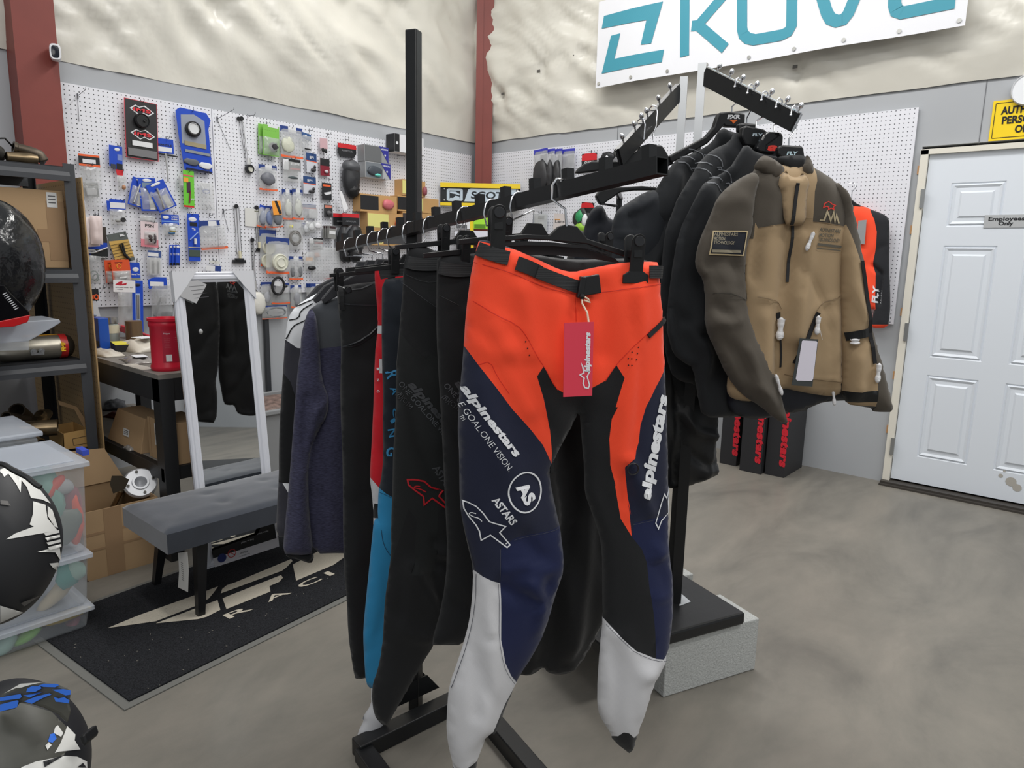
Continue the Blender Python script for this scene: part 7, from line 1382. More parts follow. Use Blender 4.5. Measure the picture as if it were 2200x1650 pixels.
# right sheet of the left wall
def cablelamp(lab, x_, y0, y1, wd, base, cream=False):
    q = zS(x_, y0, x_+wd, y1); return goods('tie_down_cable', lab, 'cable set', q, [('d', .5, 1.0, .014, .012, K, 'top_cap')]+[('y', u, 1, u+.06, .16, .0016, K, 'cable') for u in (.32, .5, .7)]+[('y', .52, .95, .56, .2, .0022, (180, 180, 182), 'spring'), ('y', .56, .22, .58, .08, .010, (220, 214, 186) if cream else (226, 226, 224), 'sleeve')]+base, off=.004)
goods('tie_down_cable', 'hanging wire set with a white sleeve and black cup, top of the right sheet', 'cable set', zR(490, 235, 700, 1030), [('d', .1, .97, .012, .012, K, 'top_cap'), ('d', .3, .98, .014, .012, K, 'top_cap'), ('y', .1, .97, .45, .25, .0016, (90, 90, 92), 'cable'), ('y', .3, .97, .5, .25, .0016, (90, 90, 92), 'cable'), ('y', .36, .95, .62, .25, .002, (180, 180, 180), 'spring'), ('y', .6, .26, .62, .14, .014, (228, 228, 226), 'sleeve'), ('d', .65, .06, .030, .03, K, 'cup'), ('d', .65, .05, .018, .034, (200, 200, 190), 'cup_inside')], off=.004)
peghook('', pp(zR, 745, 170), L=.10, own='wire pegboard hook carrying the topmost hanging wire set')
cablelamp('hanging double-wire set with a cream sleeve and wide black foot', 370, 25, 830, 180, [('x', .0, 0, 1, .06, .02, K, 'foot'), ('x', .2, .05, .8, .09, .03, K, 'foot_top')], True)
cablelamp('hanging wire set with a cream sleeve and black bell foot', 670, 40, 665, 140, [('p', [(.35, .09), (.85, .09), (1.05, 0), (.2, 0)], K, 'bell_foot')], True)
cablelamp('lower hanging wire set with a white sleeve, right of the mirror corner', 640, 500, 1250, 90, [('d', .5, .03, .014, .015, (120, 120, 122), 'foot')])
longhook('long hook with a slanting drop wire left of the wide-foot wire set', pp(zS, 260, 90), pp(zS, 390, 60), pp(zS, 340, 380))
for i, (x0_, lab) in enumerate(((790, 'rear'), (860, 'front'))): goods('blister_card', lab+' green blister pack of the pair with a spiky black cap', 'packaged part', zR(x0_, 335+5*i, x0_+235, 780+10*i), [('c', 0, 0, 1, 1, (128, 192, 82)), ('c', .3, .93, .95, 1, W_, 'top_label'), ('t', '- - - - - -', .45, .82, .02, .7, (60, 90, 40)), ('b', .02, .02, .98, .6, .03), ('sp', .62, .3, .028, .03, (58, 56, 60))], off=.015+.03*i, rot=-2, hook=pp(zR, 965, 290) if i else None)
def hbag(lab, bx, content=(), f=zR, rot=0, off=.03, hk=None, hdr=NV, strip=True, lbl_=True): return goods('part_bag', lab, 'packaged part', f(*bx), [('b', 0, .03, 1, .9, .018)]+list(content)+[('c', 0, .80, 1, .97, hdr, 'header')]+([('c', .35, .80, .72, .97, W_, 'label')] if lbl_ else [])+([('c', 0, .02, 1, .09, OR, 'orange_strip')] if strip else []), rot=rot, off=off, hook=hk and pp(f, *hk))
hbag('wide navy-header bag beside the green packs', (1120, 350, 1440, 830), [('e', .3, .4, .3, .25, .012, (206, 208, 190))], hk=(1310, 360))
goods('part_bag', 'blue "SPI" header bag with a short black rod', 'packaged part', zR(1420, 440, 1570, 720), [('b', 0, 0, 1, .8), ('p', [(0, 1), (1, .9), (.95, .55), (0, .68)], (56, 90, 140), 'header'), ('t', 'SPI', .4, .75, .1, .35, W_), ('y', .3, .12, .9, .1, .005, K)], hook=pp(zR, 1600, 400))
goods('part_bag', 'small red-striped bag with two black clips', 'packaged part', zR(1700, 530, 1810, 750), [('c', 0, .3, 1, 1, (206, 170, 176)), ('e', .35, .2, .2, .16, .008, K), ('e', .7, .16, .2, .16, .008, K)], hook=pp(zR, 1865, 460))
goods('knee_guard', 'black knee guard on a red and black header card, upper of the group', 'knee guard', zR(1970, 620, 2240, 1420), [('p', [(0, 1), (1, 1), (1, .84), (.85, .76), (.1, .76), (0, .84)], K, 'header_card'), ('c', 0, .92, 1, 1, RD, 'red_band'), ('t', 'ARMOUR', .5, .86, .03, .6, G_), ('e', .55, .36, .46, .36, .05, (44, 45, 48), 'shell'), ('e', .55, .58, .46, .13, .055, (86, 88, 92), 'knee_ridge'), ('e', .6, .16, .34, .16, .05, (30, 30, 32), 'lower_shell'), ('p', [(.5, .5), (.8, .5), (.75, .35), (.55, .35)], (80, 34, 38), 'red_print')], hook=(750, 298), off=.02)
goods('paper_tag', 'folded white paper tag below the upper knee guard', 'paper tag', zR(1985, 1310, 2115, 1620), [('p', [(0, 1), (.3, .98), (1, .2), (.5, 0)], (236, 236, 238), 'paper')], off=.08)
hbag('navy-header bag with a bunched grey cloth', (800, 915, 1065, 1310), [('e', .45, .45, .38, .26, .02, (112, 114, 122), 'grey_cloth')], hk=(990, 840))
def kc(lab, bx, tx, f=zR, red=True, hk=None, below=((.5, .2, .3, .06),)): return goods('part_bag', lab, 'packaged part', f(*bx), [('b', 0, 0, 1, .9), ('c', 0, .5, 1, 1, K), ('c', 0, .52, .3, .98, W_, 'label'), ('t', tx, .68, .76, .09, .5, W_)]+([('c', .38, .56, .95, .62, RD, 'red_line')] if red else [])+[('e', u, v, ru, rv, .008, (70, 80, 84)) for u, v, ru, rv in below], hook=hk and pp(f, *hk))
kc('black "EPI" card bag with a dark strip below it', (1160, 840, 1415, 1180), 'EPI', hk=(1340, 830))
def spi(lab, bx, hk=None): return goods('blister_card', lab, 'packaged part', zR(*bx), [('c', 0, 0, 1, 1, (206, 208, 216)), ('p', [(0, 1.0), (1, .98), (1, .58), (0, .62)], (38, 70, 120), 'header'), ('p', [(0, .62), (1, .58), (1, .54), (0, .58)], OR, 'orange_line'), ('t', 'SPI', .5, .72, .12, .4, W_), ('e', .6, .15, .25, .1, .01, (60, 60, 64)), ('e', .75, .3, .1, .1, .01, (60, 60, 64))], hook=hk and pp(zR, *hk))
spi('upper blue and grey "SPI" card, beside the wide navy-header bag', (1500, 750, 1650, 1040), (1610, 750)); spi('lower blue and grey "SPI" card with a single plug', (1455, 1095, 1640, 1355), (1630, 1090))
goods('blister_card', 'black and dark red card with a silver fitting', 'packaged part', zR(1705, 830, 1840, 1085), [('c', 0, 0, 1, 1, (130, 30, 48)), ('c', 0, .58, 1, 1, K, 'black_panel'), ('t', 'EPI', .5, .78, .12, .8, G_), ('e', .6, .25, .22, .1, .01, (200, 190, 196))], hook=pp(zR, 1880, 800))
goods('blister_card', 'black card with an orange title and a white flag shape', 'packaged part', zR(1730, 1190, 1870, 1440), [('c', 0, 0, 1, 1, K), ('c', .1, .78, .9, .9, OR, 'title'), ('p', [(.15, .4), (.95, .52), (.95, .38), (.4, .28)], W_, 'flag_shape')], hook=pp(zR, 1890, 1130))
goods('blister_card', 'small black card with a red and white title, lowest of the narrow column', 'packaged part', zS(1690, 0, 1810, 180), [('c', 0, 0, 1, 1, (52, 52, 54)), ('c', .1, .75, .9, .95, (210, 130, 110), 'title'), ('e', .5, .35, .3, .2, .014, (90, 90, 92))], hook=pp(zR, 1900, 1450))
for i, (x0_, w__, lab) in enumerate(((755, 110, 'left'), (850, 110, 'middle'), (940, 130, 'right'))): hbag(lab+' bag of the cluster with silver pouches and orange foot strips', (x0_, 10 if i else 0, x0_+w__+20, 330), [('e', .5, .45, .42, .34, .016, ((150, 156, 170), (120, 134, 170), (116, 120, 128))[i], 'silver_pouch')], f=zS, rot=-12+10*i, off=.02+.02*i, hdr=BL if i != 1 else NV, lbl_=False, hk=(1020, 0) if i == 2 else None)
goods('sticker_card', 'orange card with a black stripe in front of the pouch cluster', 'packaged part', zR(1000, 1455, 1125, 1660), [('c', 0, 0, 1, 1, (244, 160, 60)), ('p', [(.3, 1), (.6, 1), (1, .1), (.7, 0)], K, 'black_stripe')], off=.09, rot=6)
goods('paper_sheet', 'plain cream sheet hanging behind the bell-foot wire set', 'paper', zS(570, 55, 790, 310), [('c', 0, 0, 1, 1, (220, 220, 216)), ('c', .6, .85, .85, .9, (120, 120, 100), 'print')], off=.006, rot=-2)
for i, x0_ in enumerate((1095, 1240)): hbag(['left', 'right'][i]+' tall clear bag with an orange foot, mid right sheet', (x0_, -230, x0_+150, 220), [('e', .5, .4, .35, .3, .012, (200, 202, 196))], f=zS, off=.03+.015*i, hk=(1240+60, -240) if i else None)
goods('part_bag', 'bag with a white printed slip and blue header near the orange flag card', 'packaged part', zS(1370, -5, 1600, 195), [('b', 0, 0, 1, 1), ('c', 0, .75, .9, 1, NV, 'header'), ('c', .45, .05, .98, .75, W_, 'slip'), ('c', 0, .7, .9, .75, OR, 'orange_line')], hook=pp(zR, 1645, 1430))
hbag('bag with a clear white funnel lid in front, largest of the disc bags', (870, 450, 1195, 990), [('d', .55, .32, .062, .03, (214, 214, 198), 'disc'), ('d', .55, .32, .035, .036, (224, 224, 210), 'disc_ring')], f=zS, rot=-2, off=.06, hk=(1060, 370), lbl_=False)
hbag('bag with a pale round lid behind the funnel bag', (780, 340, 1010, 880), [('d', .5, .5, .05, .02, (206, 204, 188), 'disc'), ('d', .4, .15, .05, .02, (210, 208, 190), 'disc')], f=zS, off=.02, lbl_=False)
goods('part_bag', 'clear bag with a coiled grey hose and yellow clip', 'packaged part', zS(1150, 230, 1390, 640), [('b', 0, 0, 1, 1, .02), ('r', .5, .42, .32, .24, .008, (120, 118, 116), 'coil'), ('r', .5, .42, .25, .18, .008, (130, 128, 126), 'coil'), ('c', .32, .45, .68, .62, W_, 'label'), ('e', .3, .8, .14, .06, .008, (220, 210, 90), 'yellow_clip')], off=.03)
for i, (bx, col) in enumerate((((1370, 265, 1480, 430), (190, 192, 196)), ((1440, 240, 1560, 400), (206, 208, 210)), ((1530, 230, 1655, 370), (226, 226, 230)))): goods('part_bag', ['small clear bag with a blue top, left of the wall\'s three small bags', 'small clear bag, middle of the wall\'s three small bags', 'crumpled white bag, right of the wall\'s three small bags'][i], 'packaged part', zS(*bx), [('b', 0, 0, 1, 1, .016), ('e', .5, .5, .35, .35, .012, col, 'wrap')]+([('c', 0, .7, .5, 1, NV, 'header')] if not i else []), hook=pp(zS, 1590, 225) if i == 2 else None, off=.02+.012*i)
kc('black "EPI" card on a hook right of the coiled hose', (1480, 470, 1675, 640), 'EPI', f=zS, hk=(1580, 480), below=()); 
goods('part_bag', 'long empty crinkled clear bag behind the hangers', 'packaged part', zS(1500, 600, 1940, 1060), [('b', 0, 0, 1, 1, .03), ('e', .2, .75, .1, .08, .006, (210, 170, 160)), ('p', [(.4, .02), (.95, .10), (.85, .0)], RD, 'red_tab')], off=.02)
goods('blister_card', 'small clear pack with an orange label and black clamp', 'packaged part', zS(1400, 670, 1560, 940), [('b', 0, 0, 1, 1, .02), ('c', .2, .55, .8, .72, (236, 180, 120), 'orange_label'), ('c', .1, .38, .7, .54, W_, 'label'), ('e', .6, .16, .35, .12, .02, K, 'clamp')], hook=pp(zS, 1440, 690))
for i in range(4): goods('blister_card', ['leftmost', 'second', 'third', 'front'][i]+' of the four small grey cards in a row', 'packaged part', zS(1670+28*i, 300, 1770+28*i, 480), [('c', 0, 0, 1, 1, (140, 140, 138)), ('c', .1, .8, .95, .98, (60, 40, 44), 'title')]+([('c', .1, .35, .95, .6, W_, 'label')] if i == 3 else []), off=.02+.015*i, rot=-4)
hbag('blue-header bag with a pair of grey ovals', (1190, 720, 1385, 1070), [('e', .25, .35, .16, .24, .01, (120, 122, 126)), ('e', .78, .35, .16, .24, .01, (120, 122, 126))], f=zS, hk=(1335, 650), lbl_=True)
hbag('blue-header bag left of the black strap loop', (795, 1085, 960, 1440), [('e', .5, .4, .3, .25, .012, (168, 170, 176))], f=zS, hdr=NV, lbl_=False, strip=False)
hbag('clear bag with a hook-shaped part behind the black strap loop', (940, 1100, 1200, 1410), [('r', .6, .3, .1, .08, .003, (120, 140, 150), 'clip')], f=zS, off=.035)
goods('strap', 'black webbing loop with a white label on the pegboard', 'strap', zS(930, 1020, 1130, 1280), [('r', .5, .5, .42, .46, .009, (34, 34, 36), 'webbing'), ('c', .25, .5, .7, .76, W_, 'label'), ('c', .35, .12, .75, .5, (150, 150, 152), 'picture'), ('e', 1.0, .55, .14, .1, .014, K, 'buckle')], rot=-8, off=.07)
hbag('narrow blue-header bag right of the black strap loop', (1215, 1130, 1370, 1470), [('e', .5, .4, .3, .3, .014, (150, 152, 158))], f=zS, hk=(1300, 1100))
for i in range(3): goods('part_bag', ['rear', 'middle', 'front'][i]+' blue-header bag of the three behind the white jersey', 'packaged part', zS(1440+28*i, 1115, 1630+28*i, 1370), [('b', 0, 0, 1, .85), ('c', 0, .78, 1, 1, NV, 'header')]+([('c', .4, .6, .9, .98, W_, 'label'), ('e', .5, .3, .3, .2, .008, (216, 190, 194))] if i == 2 else []), off=.02+.015*i)
hbag('flat bag with a grey frame shape at the lower edge of the right sheet', (810, 1420, 1165, 1620), [('r', .55, .5, .36, .3, .007, (120, 124, 128), 'frame_shape')], f=zS, lbl_=False)
goods('paper_sheet', 'large cream paper bag behind the mirror\'s right edge', 'paper', zS(660, 1230, 860, 1560), [('e', .45, .5, .5, .5, .02, (222, 220, 212), 'paper_wrap')], off=.02)
for i, x0_ in enumerate((85, 185)): goods('knee_guard', ['left', 'right'][i]+' black knee guard of the lower pair on red and black cards', 'knee guard', zT(x0_, 1020, x0_+185, 1530), [('c', 0, .75, 1, 1, K, 'header_card'), ('c', 0, .92, 1, 1, RD, 'red_band'), ('t', 'ARMOUR', .5, .82, .03, .6, G_), ('e', .55, .42, .46, .34, .05, (44, 45, 48), 'shell'), ('r', .55, .55, .4, .16, .01, (90, 92, 96), 'knee_ridge'), ('e', .55, .12, .34, .18, .05, (30, 30, 32), 'lower_shell')], off=.02+.06*i, hook=pp(zT, x0_+150, 1000))
def gbox(lab, bx, parts, depth=.09, f=zT, wall=WL, off=.0): return goods('goggle_box', lab, 'box', f(*bx), [('x', 0, 0, 1, 1, depth)+tuple([parts[0]])+('carton',)]+parts[1:], off=off, wall=wall)
def tri(col): return ('p', [(.6, 1), (1, 1), (1, 0)], col, 'corner_panel')
gbox('upper clear-window goggle box with a blue corner', (350, 285, 610, 465), [(150, 152, 154), ('c', .02, .04, .7, .96, (108, 110, 112), 'window'), tri((52, 54, 150)), ('t', 'VISION', .82, .8, .09, .3, W_), ('d', .85, .5, .008, .002, W_, 'badge')]); gbox('lower goggle box with a blue corner showing teal goggles', (360, 468, 632, 640), [(180, 182, 184), ('c', .02, .04, .7, .96, (120, 126, 132), 'window'), ('e', .35, .45, .3, .3, .012, (70, 76, 84), 'goggles'), ('e', .45, .2, .12, .1, .016, (110, 220, 206), 'goggle_lens'), tri((52, 54, 150)), ('t', 'VISION', .82, .8, .09, .3, W_), ('d', .85, .5, .008, .002, W_, 'badge')])
peghook('', pp(zT, 650, 635), L=.1, own='wire hooks under the lower blue-cornered goggle box')
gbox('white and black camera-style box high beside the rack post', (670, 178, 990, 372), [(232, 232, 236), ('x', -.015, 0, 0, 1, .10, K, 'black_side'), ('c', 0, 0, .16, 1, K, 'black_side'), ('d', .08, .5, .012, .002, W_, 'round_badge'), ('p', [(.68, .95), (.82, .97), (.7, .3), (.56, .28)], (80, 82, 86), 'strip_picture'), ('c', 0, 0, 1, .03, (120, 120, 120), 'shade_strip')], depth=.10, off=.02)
peghook('', pp(zT, 880, 370), L=.1, own='wire hook under the white and black box beside the rack post')
TBX = (200, 158, 104); YL_ = (230, 224, 140); BRK = (70, 64, 62)
def gog(lab, bx, left, right, dz=.10): return gbox(lab, bx, [TBX, left, right], depth=dz)
def pan(u0, u1, col, nm='panel'): return ('c', u0, .12, u1, .92, col, nm)
gog('brown goggle carton with a black panel and pink goggles', (300, 820, 700, 1010), pan(.0, .48, (34, 34, 36)), ('e', .72, .5, .16, .3, .02, (214, 116, 124), 'goggles'))
gog('brown goggle carton with a yellow panel and orange goggles', (378, 1015, 765, 1200), pan(.0, .58, YL_), ('e', .85, .42, .1, .3, .02, (206, 92, 74), 'goggles'))
gog('topmost brown goggle carton with a yellow panel beside the rack post', (757, 660, 1010, 835), pan(0, .75, YL_), ('e', .92, .4, .08, .3, .02, (150, 80, 90), 'goggles'))
gog('brown goggle carton with black and yellow panels behind the rack post', (710, 845, 1160, 1010), pan(0, .2, (34, 34, 36)), pan(.21, .6, YL_))
gog('dark goggle carton with a clear window beside the rack post', (765, 1015, 1120, 1180), pan(0, .5, (60, 56, 58)), ('e', .4, .5, .2, .3, .02, (110, 84, 90), 'goggles'))
gog('lowest brown goggle carton behind the hanger hooks', (385, 1205, 900, 1370), pan(0, .3, YL_), pan(.32, .9, (70, 70, 72)))
# ---------------------------------------------------------------- back wall
g = goods('shop_sign', 'black and yellow "SCOTT" sign on the back pegboard beside the corner column', 'sign', zT(1262, 690, 2137, 940), [('x', 0, 0, 1, 1, .02, (32, 36, 40), 'board'), ('c', 0, .80, 1, 1, (244, 212, 40), 'yellow_rail', .02), ('c', 0, 0, 1, .13, (244, 212, 40), 'yellow_rail', .02), ('p', [(.08, .26), (.08, .70), (.10, .76), (.26, .76), (.28, .70), (.28, .26), (.26, .20), (.10, .20)], (196, 212, 226), 'logo_plate'), ('p', [(.115, .30), (.115, .66), (.25, .66), (.25, .30)], (30, 36, 42), 'logo_square'), ('p', [(.12, .34), (.16, .34), (.19, .44), (.24, .40), (.24, .34), (.25, .30), (.12, .30)], (196, 212, 226), 'logo_wave'), ('p', [(.12, .56), (.12, .62), (.19, .62), (.24, .52), (.24, .46), (.18, .52)], (196, 212, 226), 'logo_wave'), ('p', [(.30, .2), (.35, .74), (.38, .78), (.95, .78), (.92, .2)], (196, 212, 226), 'name_plate'), ('t', 'SCOTT', .63, .34, .3, .50, (34, 40, 46), .1)]+[('d', u, v, .006, .004, (220, 220, 220), 'screw') for u in (.05, .965) for v in (.24, .73)], wall=WD, off=.0)
g = goods('display_rail', 'yellow display rail holding small goggle boxes under the "SCOTT" sign', 'display rail', (978, 468, 1052, 528), [('x', .43, -.1, .54, 1.1, .03, (244, 212, 40), 'yellow_post')], wall=WD, off=.0)
for lab, bx, c1_, c2_ in (('white and grey box on the upper left of the yellow rail', (980, 472, 1010, 492), (228, 230, 236), (90, 90, 94)), ('white and blue box on the lower left of the yellow rail', (978, 498, 1010, 520), (228, 230, 240), (60, 64, 140)), ('neon green goggle box right of the yellow rail', (1018, 468, 1050, 492), (170, 232, 60), (90, 140, 30)), ('white and purple goggle box right of the yellow rail', (1018, 497, 1052, 526), (228, 228, 240), (70, 60, 150))):
    goods('goggle_box', lab, 'box', bx, [('x', 0, 0, 1, 1, .05, c1_, 'carton'), ('c', .05, .05, .8, .4, c2_, 'panel')], wall=WD, off=.0)
BF = M('grey_bag_film', (170, 172, 174), .2, alpha=.6)
for i, (x0_, w__) in enumerate(((445, 110), (545, 60), (605, 60), (665, 100))):
    goods('glove_bag', ['leftmost', 'second', 'third', 'rightmost, mostly empty'][i]+' blue-header bag of dark gloves on the back pegboard', 'packaged gloves', zU(x0_, 750, x0_+w__, 1090), [('b', 0, 0, 1, .95, .03, BF), ('c', 0, .88, 1, 1, (58, 62, 176), 'header'), ('c', .45, .66, 1, .86, (214, 214, 220), 'label')]+([('e', .55, .38, .5, .36, .03, (52, 52, 54), 'gloves')] if i < 3 else []), wall=WB, off=.10-.02*i, rot=4 if not i else 0)
goods('goggle_pack', 'red-topped black card high on the back pegboard above the rear hanger', 'packaged goggles', zU(825, 785, 945, 930), [('c', 0, 0, 1, 1, K), ('p', [(0, .6), (0, .9), (.2, 1), (.8, 1), (1, .9), (1, .6)], RD, 'red_top'), ('t', 'GLOVE', .5, .45, .12, .6, W_)], wall=WB, hook=(1263, 324), off=.03)
goods('glove', 'black and white glove on the back pegboard left of the sloping rear arm', 'glove', zU(985, 765, 1095, 870), [('e', .5, .45, .5, .5, .02, (30, 32, 36), 'glove_body'), ('e', .5, .3, .24, .36, .026, (226, 228, 232), 'white_panel'), ('e', .3, .35, .12, .12, .03, (70, 110, 190), 'blue_panel')], wall=WB)
goods('goggles', 'white goggles with green trim on the back pegboard beside the sloping rear arm', 'goggles', zU(1095, 730, 1190, 820), [('r', .5, .5, .46, .42, .012, (60, 62, 60), 'frame'), ('e', .5, .45, .4, .34, .02, (216, 218, 216), 'lens'), ('c', .1, .82, .6, .94, (110, 200, 80), 'green_trim'), ('c', .3, .3, .42, .7, (110, 112, 112), 'vent')], wall=WB)
goods('lens_pack', 'grey spare-lens pack with a blue dot on the back pegboard', 'packaged lens', zU(440, 1275, 545, 1420), [('c', 0, 0, 1, 1, (196, 202, 208)), ('c', .3, .72, .75, .9, G_, 'logo'), ('c', .4, .4, .8, .6, (214, 218, 222), 'label'), ('d', .5, .25, .012, .002, (90, 170, 210), 'blue_dot'), ('b', 0, 0, 1, 1, .01)], wall=WB, rot=-4, hook=(1156, 456))
goods('lens_pack', 'beige spare-lens pack printed "Lens" on the back pegboard', 'packaged lens', zU(598, 1270, 700, 1400), [('c', 0, 0, 1, 1, (214, 206, 204)), ('t', '100%', .5, .74, .12, .4, G_), ('t', 'Lens', .5, .42, .18, .75, (110, 108, 108)), ('c', .1, .60, .5, .66, (230, 160, 70), 'orange_line')], wall=WB, rot=-3, hook=(1196, 454))
goods('glove', 'green, white and black riding glove on a red header card', 'glove', zU(760, 1180, 930, 1420), [('c', .3, .66, .9, 1, K, 'header_card'), ('p', [(.3, .8), (.3, .95), (.5, 1), (.8, .98), (.9, .85)], RD, 'red_top'), ('e', .4, .45, .36, .34, .02, (44, 48, 46), 'glove_body'), ('e', .35, .5, .2, .22, .026, (52, 150, 96), 'green_panel'), ('e', .62, .4, .12, .22, .028, (222, 224, 226), 'white_panel'), ('e', .45, .15, .26, .16, .026, (150, 196, 70), 'lime_cuff')], wall=WB, rot=-6, off=.03)
goods('paper_tag', 'small pinkish tag showing under the rear hangers on the back wall', 'paper tag', (1284, 548, 1305, 568), [('c', 0, 0, 1, 1, (226, 206, 210))], wall=WB)
# orange and black jersey by the door
PJ2 = WB.at((1872, 560), .07); OJ = fab('fluorescent_orange_knit', (255, 84, 52), .8); BJ = fab('charcoal_knit', (40, 41, 45), .85)
zV = zc(1750, 100, 2.358)
cj = Cloth(PJ2, -(40.8)+0, zV([(150,830),(200,805),(262,812),(285,826),(330,840),(377,866),(381,930),(378,1100),(385,1300),(380,1372),(372,1425),(290,1428),(286,1405),(300,1335),(310,1330),(240,1335),(150,1330),(130,1000)]), thick=.03, R=.06, seed=51, nz=.006, folds=[(zV([(300,1110),(340,1150),(330,1300)]), .012, -.02)])
jj = thing('jersey', 'fluorescent orange jersey with black sleeves hanging on the pegboard beside the door', 'shirt', (cj.P.x, cj.P.y, 1.2))
cj.make('shirt_body', [(zV([(280,820),(400,830),(400,1408),(290,1408),(300,1340),(312,1330),(316,1150),(298,1112),(318,1010),(322,940),(310,880)]), 1)], [OJ, BJ], j_ := jj)
cj.text('FLY', zV([(322,1300)])[0], zV([(330,1215)])[0], 9, WHP, jj, bold=.05, shear=.2); cj.text('RACING', zV([(340,1300)])[0], zV([(346,1235)])[0], 3, WHP, jj)
b = MB(); b.prism([WB.at(q, .115) for q in zV([(222,882),(264,878),(254,1002),(212,998)])], (0, -.002, 0)); b.build('hang_tag', C((150, 152, 154), .4), jj)
g = thing('coat_hanger', 'black hanger with a clear hook holding the orange and black jersey', 'hanger', tuple(PJ2)); b = MB(); b.prism([WB.at(q, .06) for q in zV([(190,775),(215,795),(262,818),(255,830),(200,822),(180,800)])], (0, -.015, 0)); b.build('hanger_body', BLKM, g, bevel=.003)
b = MB(); b.tube([WB.at(q, .07) for q in zV([(168,680),(175,695),(200,690),(208,715),(190,735),(188,775)])], .003, 8); b.build('hook', CHR, g, smooth=True)
# boot boxes on the floor
BB = M('matt_black_carton', (42, 42, 45), .55)
for i, (xl, xr, lab) in enumerate(((1548, 1586, 'leftmost of three tall black boxes with red lettering by the back wall'), (1592, 1641, 'middle of three tall black boxes with red lettering by the back wall'), (1647, 1692, 'rightmost of three tall black boxes with red lettering by the back wall'))):
    ybx = 4.55-.10*i; zb0 = [1003, 1020, 1028][i]; L_ = fl(xl, zb0-8); R_ = fl(xr, zb0); yb_ = (L_.y+R_.y)/2; w2 = Yp(yb_, (xr, 950)).x-Yp(yb_, (xl, 950)).x; xc_ = (Yp(yb_, (xr, 950)).x+Yp(yb_, (xl, 950)).x)/2
    g = thing('boot_box', lab, 'box', (xc_, yb_, 0), 'black boot boxes by the back wall'); D_ = min(.34, YB-.03-yb_); MB().box((xc_, yb_+D_/2, .29), (w2-.006, D_, .58)).build('carton', BB, g, bevel=.002)
    MB().box((xc_, yb_+D_/2, .53), (w2+.004, D_+.004, .10)).build('lid', BB, g, bevel=.002)
    text('alpinestars', (xc_+.03, yb_-.002, .535), (0, 0, -1), (1, 0, 0), .05, C((206, 36, 52), .5), g, width=.46, bold=.05, shear=.2)

# ================================================================ black clothes facing the mirror
Mn = nm_ if nm_.x > 0 else -nm_; Mp = mq(0, .7, .008)
class MCloth(Cloth):
    """outline read off the reflection in the glass"""
    def __init__(s, P, n, outline, **k):
        s._n = n; Cloth.__init__(s, P, 0, [(0, 0), (0, 1), (1, 1)], smooth=0, **k)
        s.n = Vector(n).normalized(); s.U = Vector((0, 0, 1)).cross(s.n).normalized(); s.V = s.n.cross(s.U); s.P = Vector(P)
        s.out = smooth_poly([s.uv(*q) for q in outline], 1); s.outa = np.array(s.out)
    def uv(s, x, y):
        h = on(x, y, Mp, Mn); d = ray(x, y); r = d-Mn*(2*d.dot(Mn)); n = s.n; t = (s.P-h).dot(n)/r.dot(n); p = h+r*t-s.P; return (p.dot(s.U), p.dot(s.V))
zM = zc(200, 560, 3.3)
md_ = Vector((-.86, -.5, 0))
def mrefl(px, dist):
    h = on(*px, Mp, Mn); d = ray(*px); r = (d-Mn*(2*d.dot(Mn))).normalized(); return h+r*dist
ma = MCloth(mrefl((440, 740), 1.62), md_, zM([(560,120),(830,100),(880,160),(900,400),(890,760),(866,860),(884,960),(874,1152),(800,1148),(700,1136),(600,1100),(560,800)]), thick=.03, R=.06, nz=.01, seed=71)
o_ = thing('long_pants', 'black pants hanging behind the racks, seen in the mirror at left', 'pants', (ma.P.x, ma.P.y, .6)); ma.make('pants_body', [], [fab('washed_black', (30, 30, 31), .8)], o_)
b = MB(); p_ = ma.warp([ma.uv(*zM([(770,505)])[0])], .02)[0]; b.ell(p_, (.012, .012, .016), n=10); b.build('zip_pull_wrap', WR, o_, smooth=True)
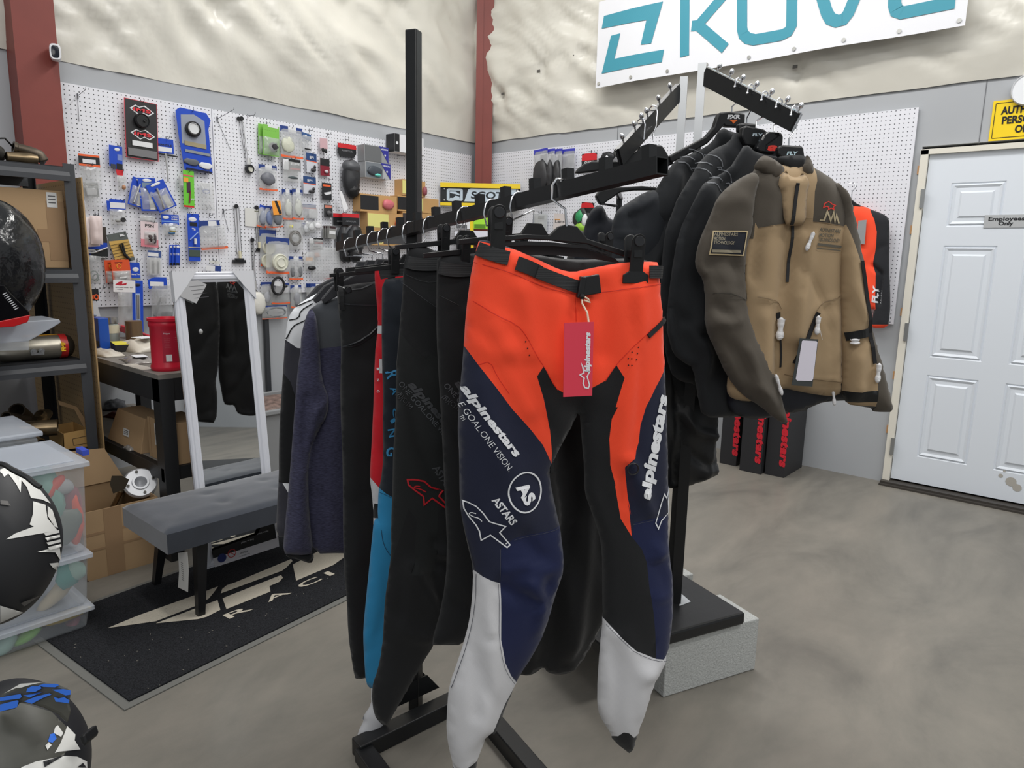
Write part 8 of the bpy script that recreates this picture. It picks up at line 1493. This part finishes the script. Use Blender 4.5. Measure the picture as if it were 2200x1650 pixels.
mb_ = MCloth(mrefl((505, 740), 1.66), md_, zM([(870,110),(1100,110),(1160,300),(1180,700),(1180,1090),(1128,1102),(1060,1095),(1020,1080),(1000,1022),(960,1026),(925,1015),(905,900),(885,800),(885,300)]), thick=.03, R=.06, nz=.01, seed=73)
o_ = thing('riding_jacket', 'black riding jacket with a grey zigzag chest logo, seen only in the mirror', 'jacket', (mb_.P.x, mb_.P.y, .9)); mb_.make('jacket_body', [], [fab('washed_black', (30, 30, 31), .8)], o_)
mb_.line(zM([(948,196),(956,168),(968,205),(980,172),(992,212),(1004,184),(1022,228)]), 3.2, C((110, 112, 114), .6), o_, 'zigzag_logo', sm=0, lift=.003)
mb_.line(zM([(972,142),(985,152),(1008,160),(996,166),(1002,172),(985,165),(975,160)]), 2.0, C((214, 60, 48), .6), o_, 'star_logo', sm=0, closed=True, lift=.003)
for t_, a_, b__ in (('ALPINESTARS', (1030,238), (950,222)), ('MOTION', (1004,256), (954,244)), ('TECHNOLOGY', (1026,274), (954,262))): mb_.text(t_, zM([a_])[0], zM([b__])[0], 7, C((110, 112, 114), .6), o_, lift=.003)
st_ = thing('display_stand', 'slim black clothes stand behind the racks, carrying the clothes seen in the mirror', 'stand', (ma.P.x+.05, ma.P.y+.1, 0)); c_ = (ma.P+mb_.P)/2-ma.n*.06
for s in (-1,): b = MB(); q = c_+ma.U*(s*.22); b.tube([(q.x, q.y, 0), (q.x, q.y, 1.62)], .012, 10); b.build('post', BSTL, st_)
b = MB(); q0, q1 = c_-ma.U*.3, c_+ma.U*.3; b.tube([(q0.x, q0.y, 1.62), (q1.x, q1.y, 1.62)], .012, 10); b.build('rail', BSTL, st_)
for s in (-1,): b = MB(); q = c_+ma.U*(s*.22); b.tube([q+ma.n*.2-Vector((0, 0, q.z-.012)), q-ma.n*.2-Vector((0, 0, q.z-.012))], .012, 10); b.build('foot', BSTL, st_)
b = MB(); q = c_-ma.U*.22; b.tube([(q.x, q.y, .012), (q.x-ma.U.x*.28, q.y-ma.U.y*.28, .012)], .012, 10); b.build('foot', BSTL, st_)
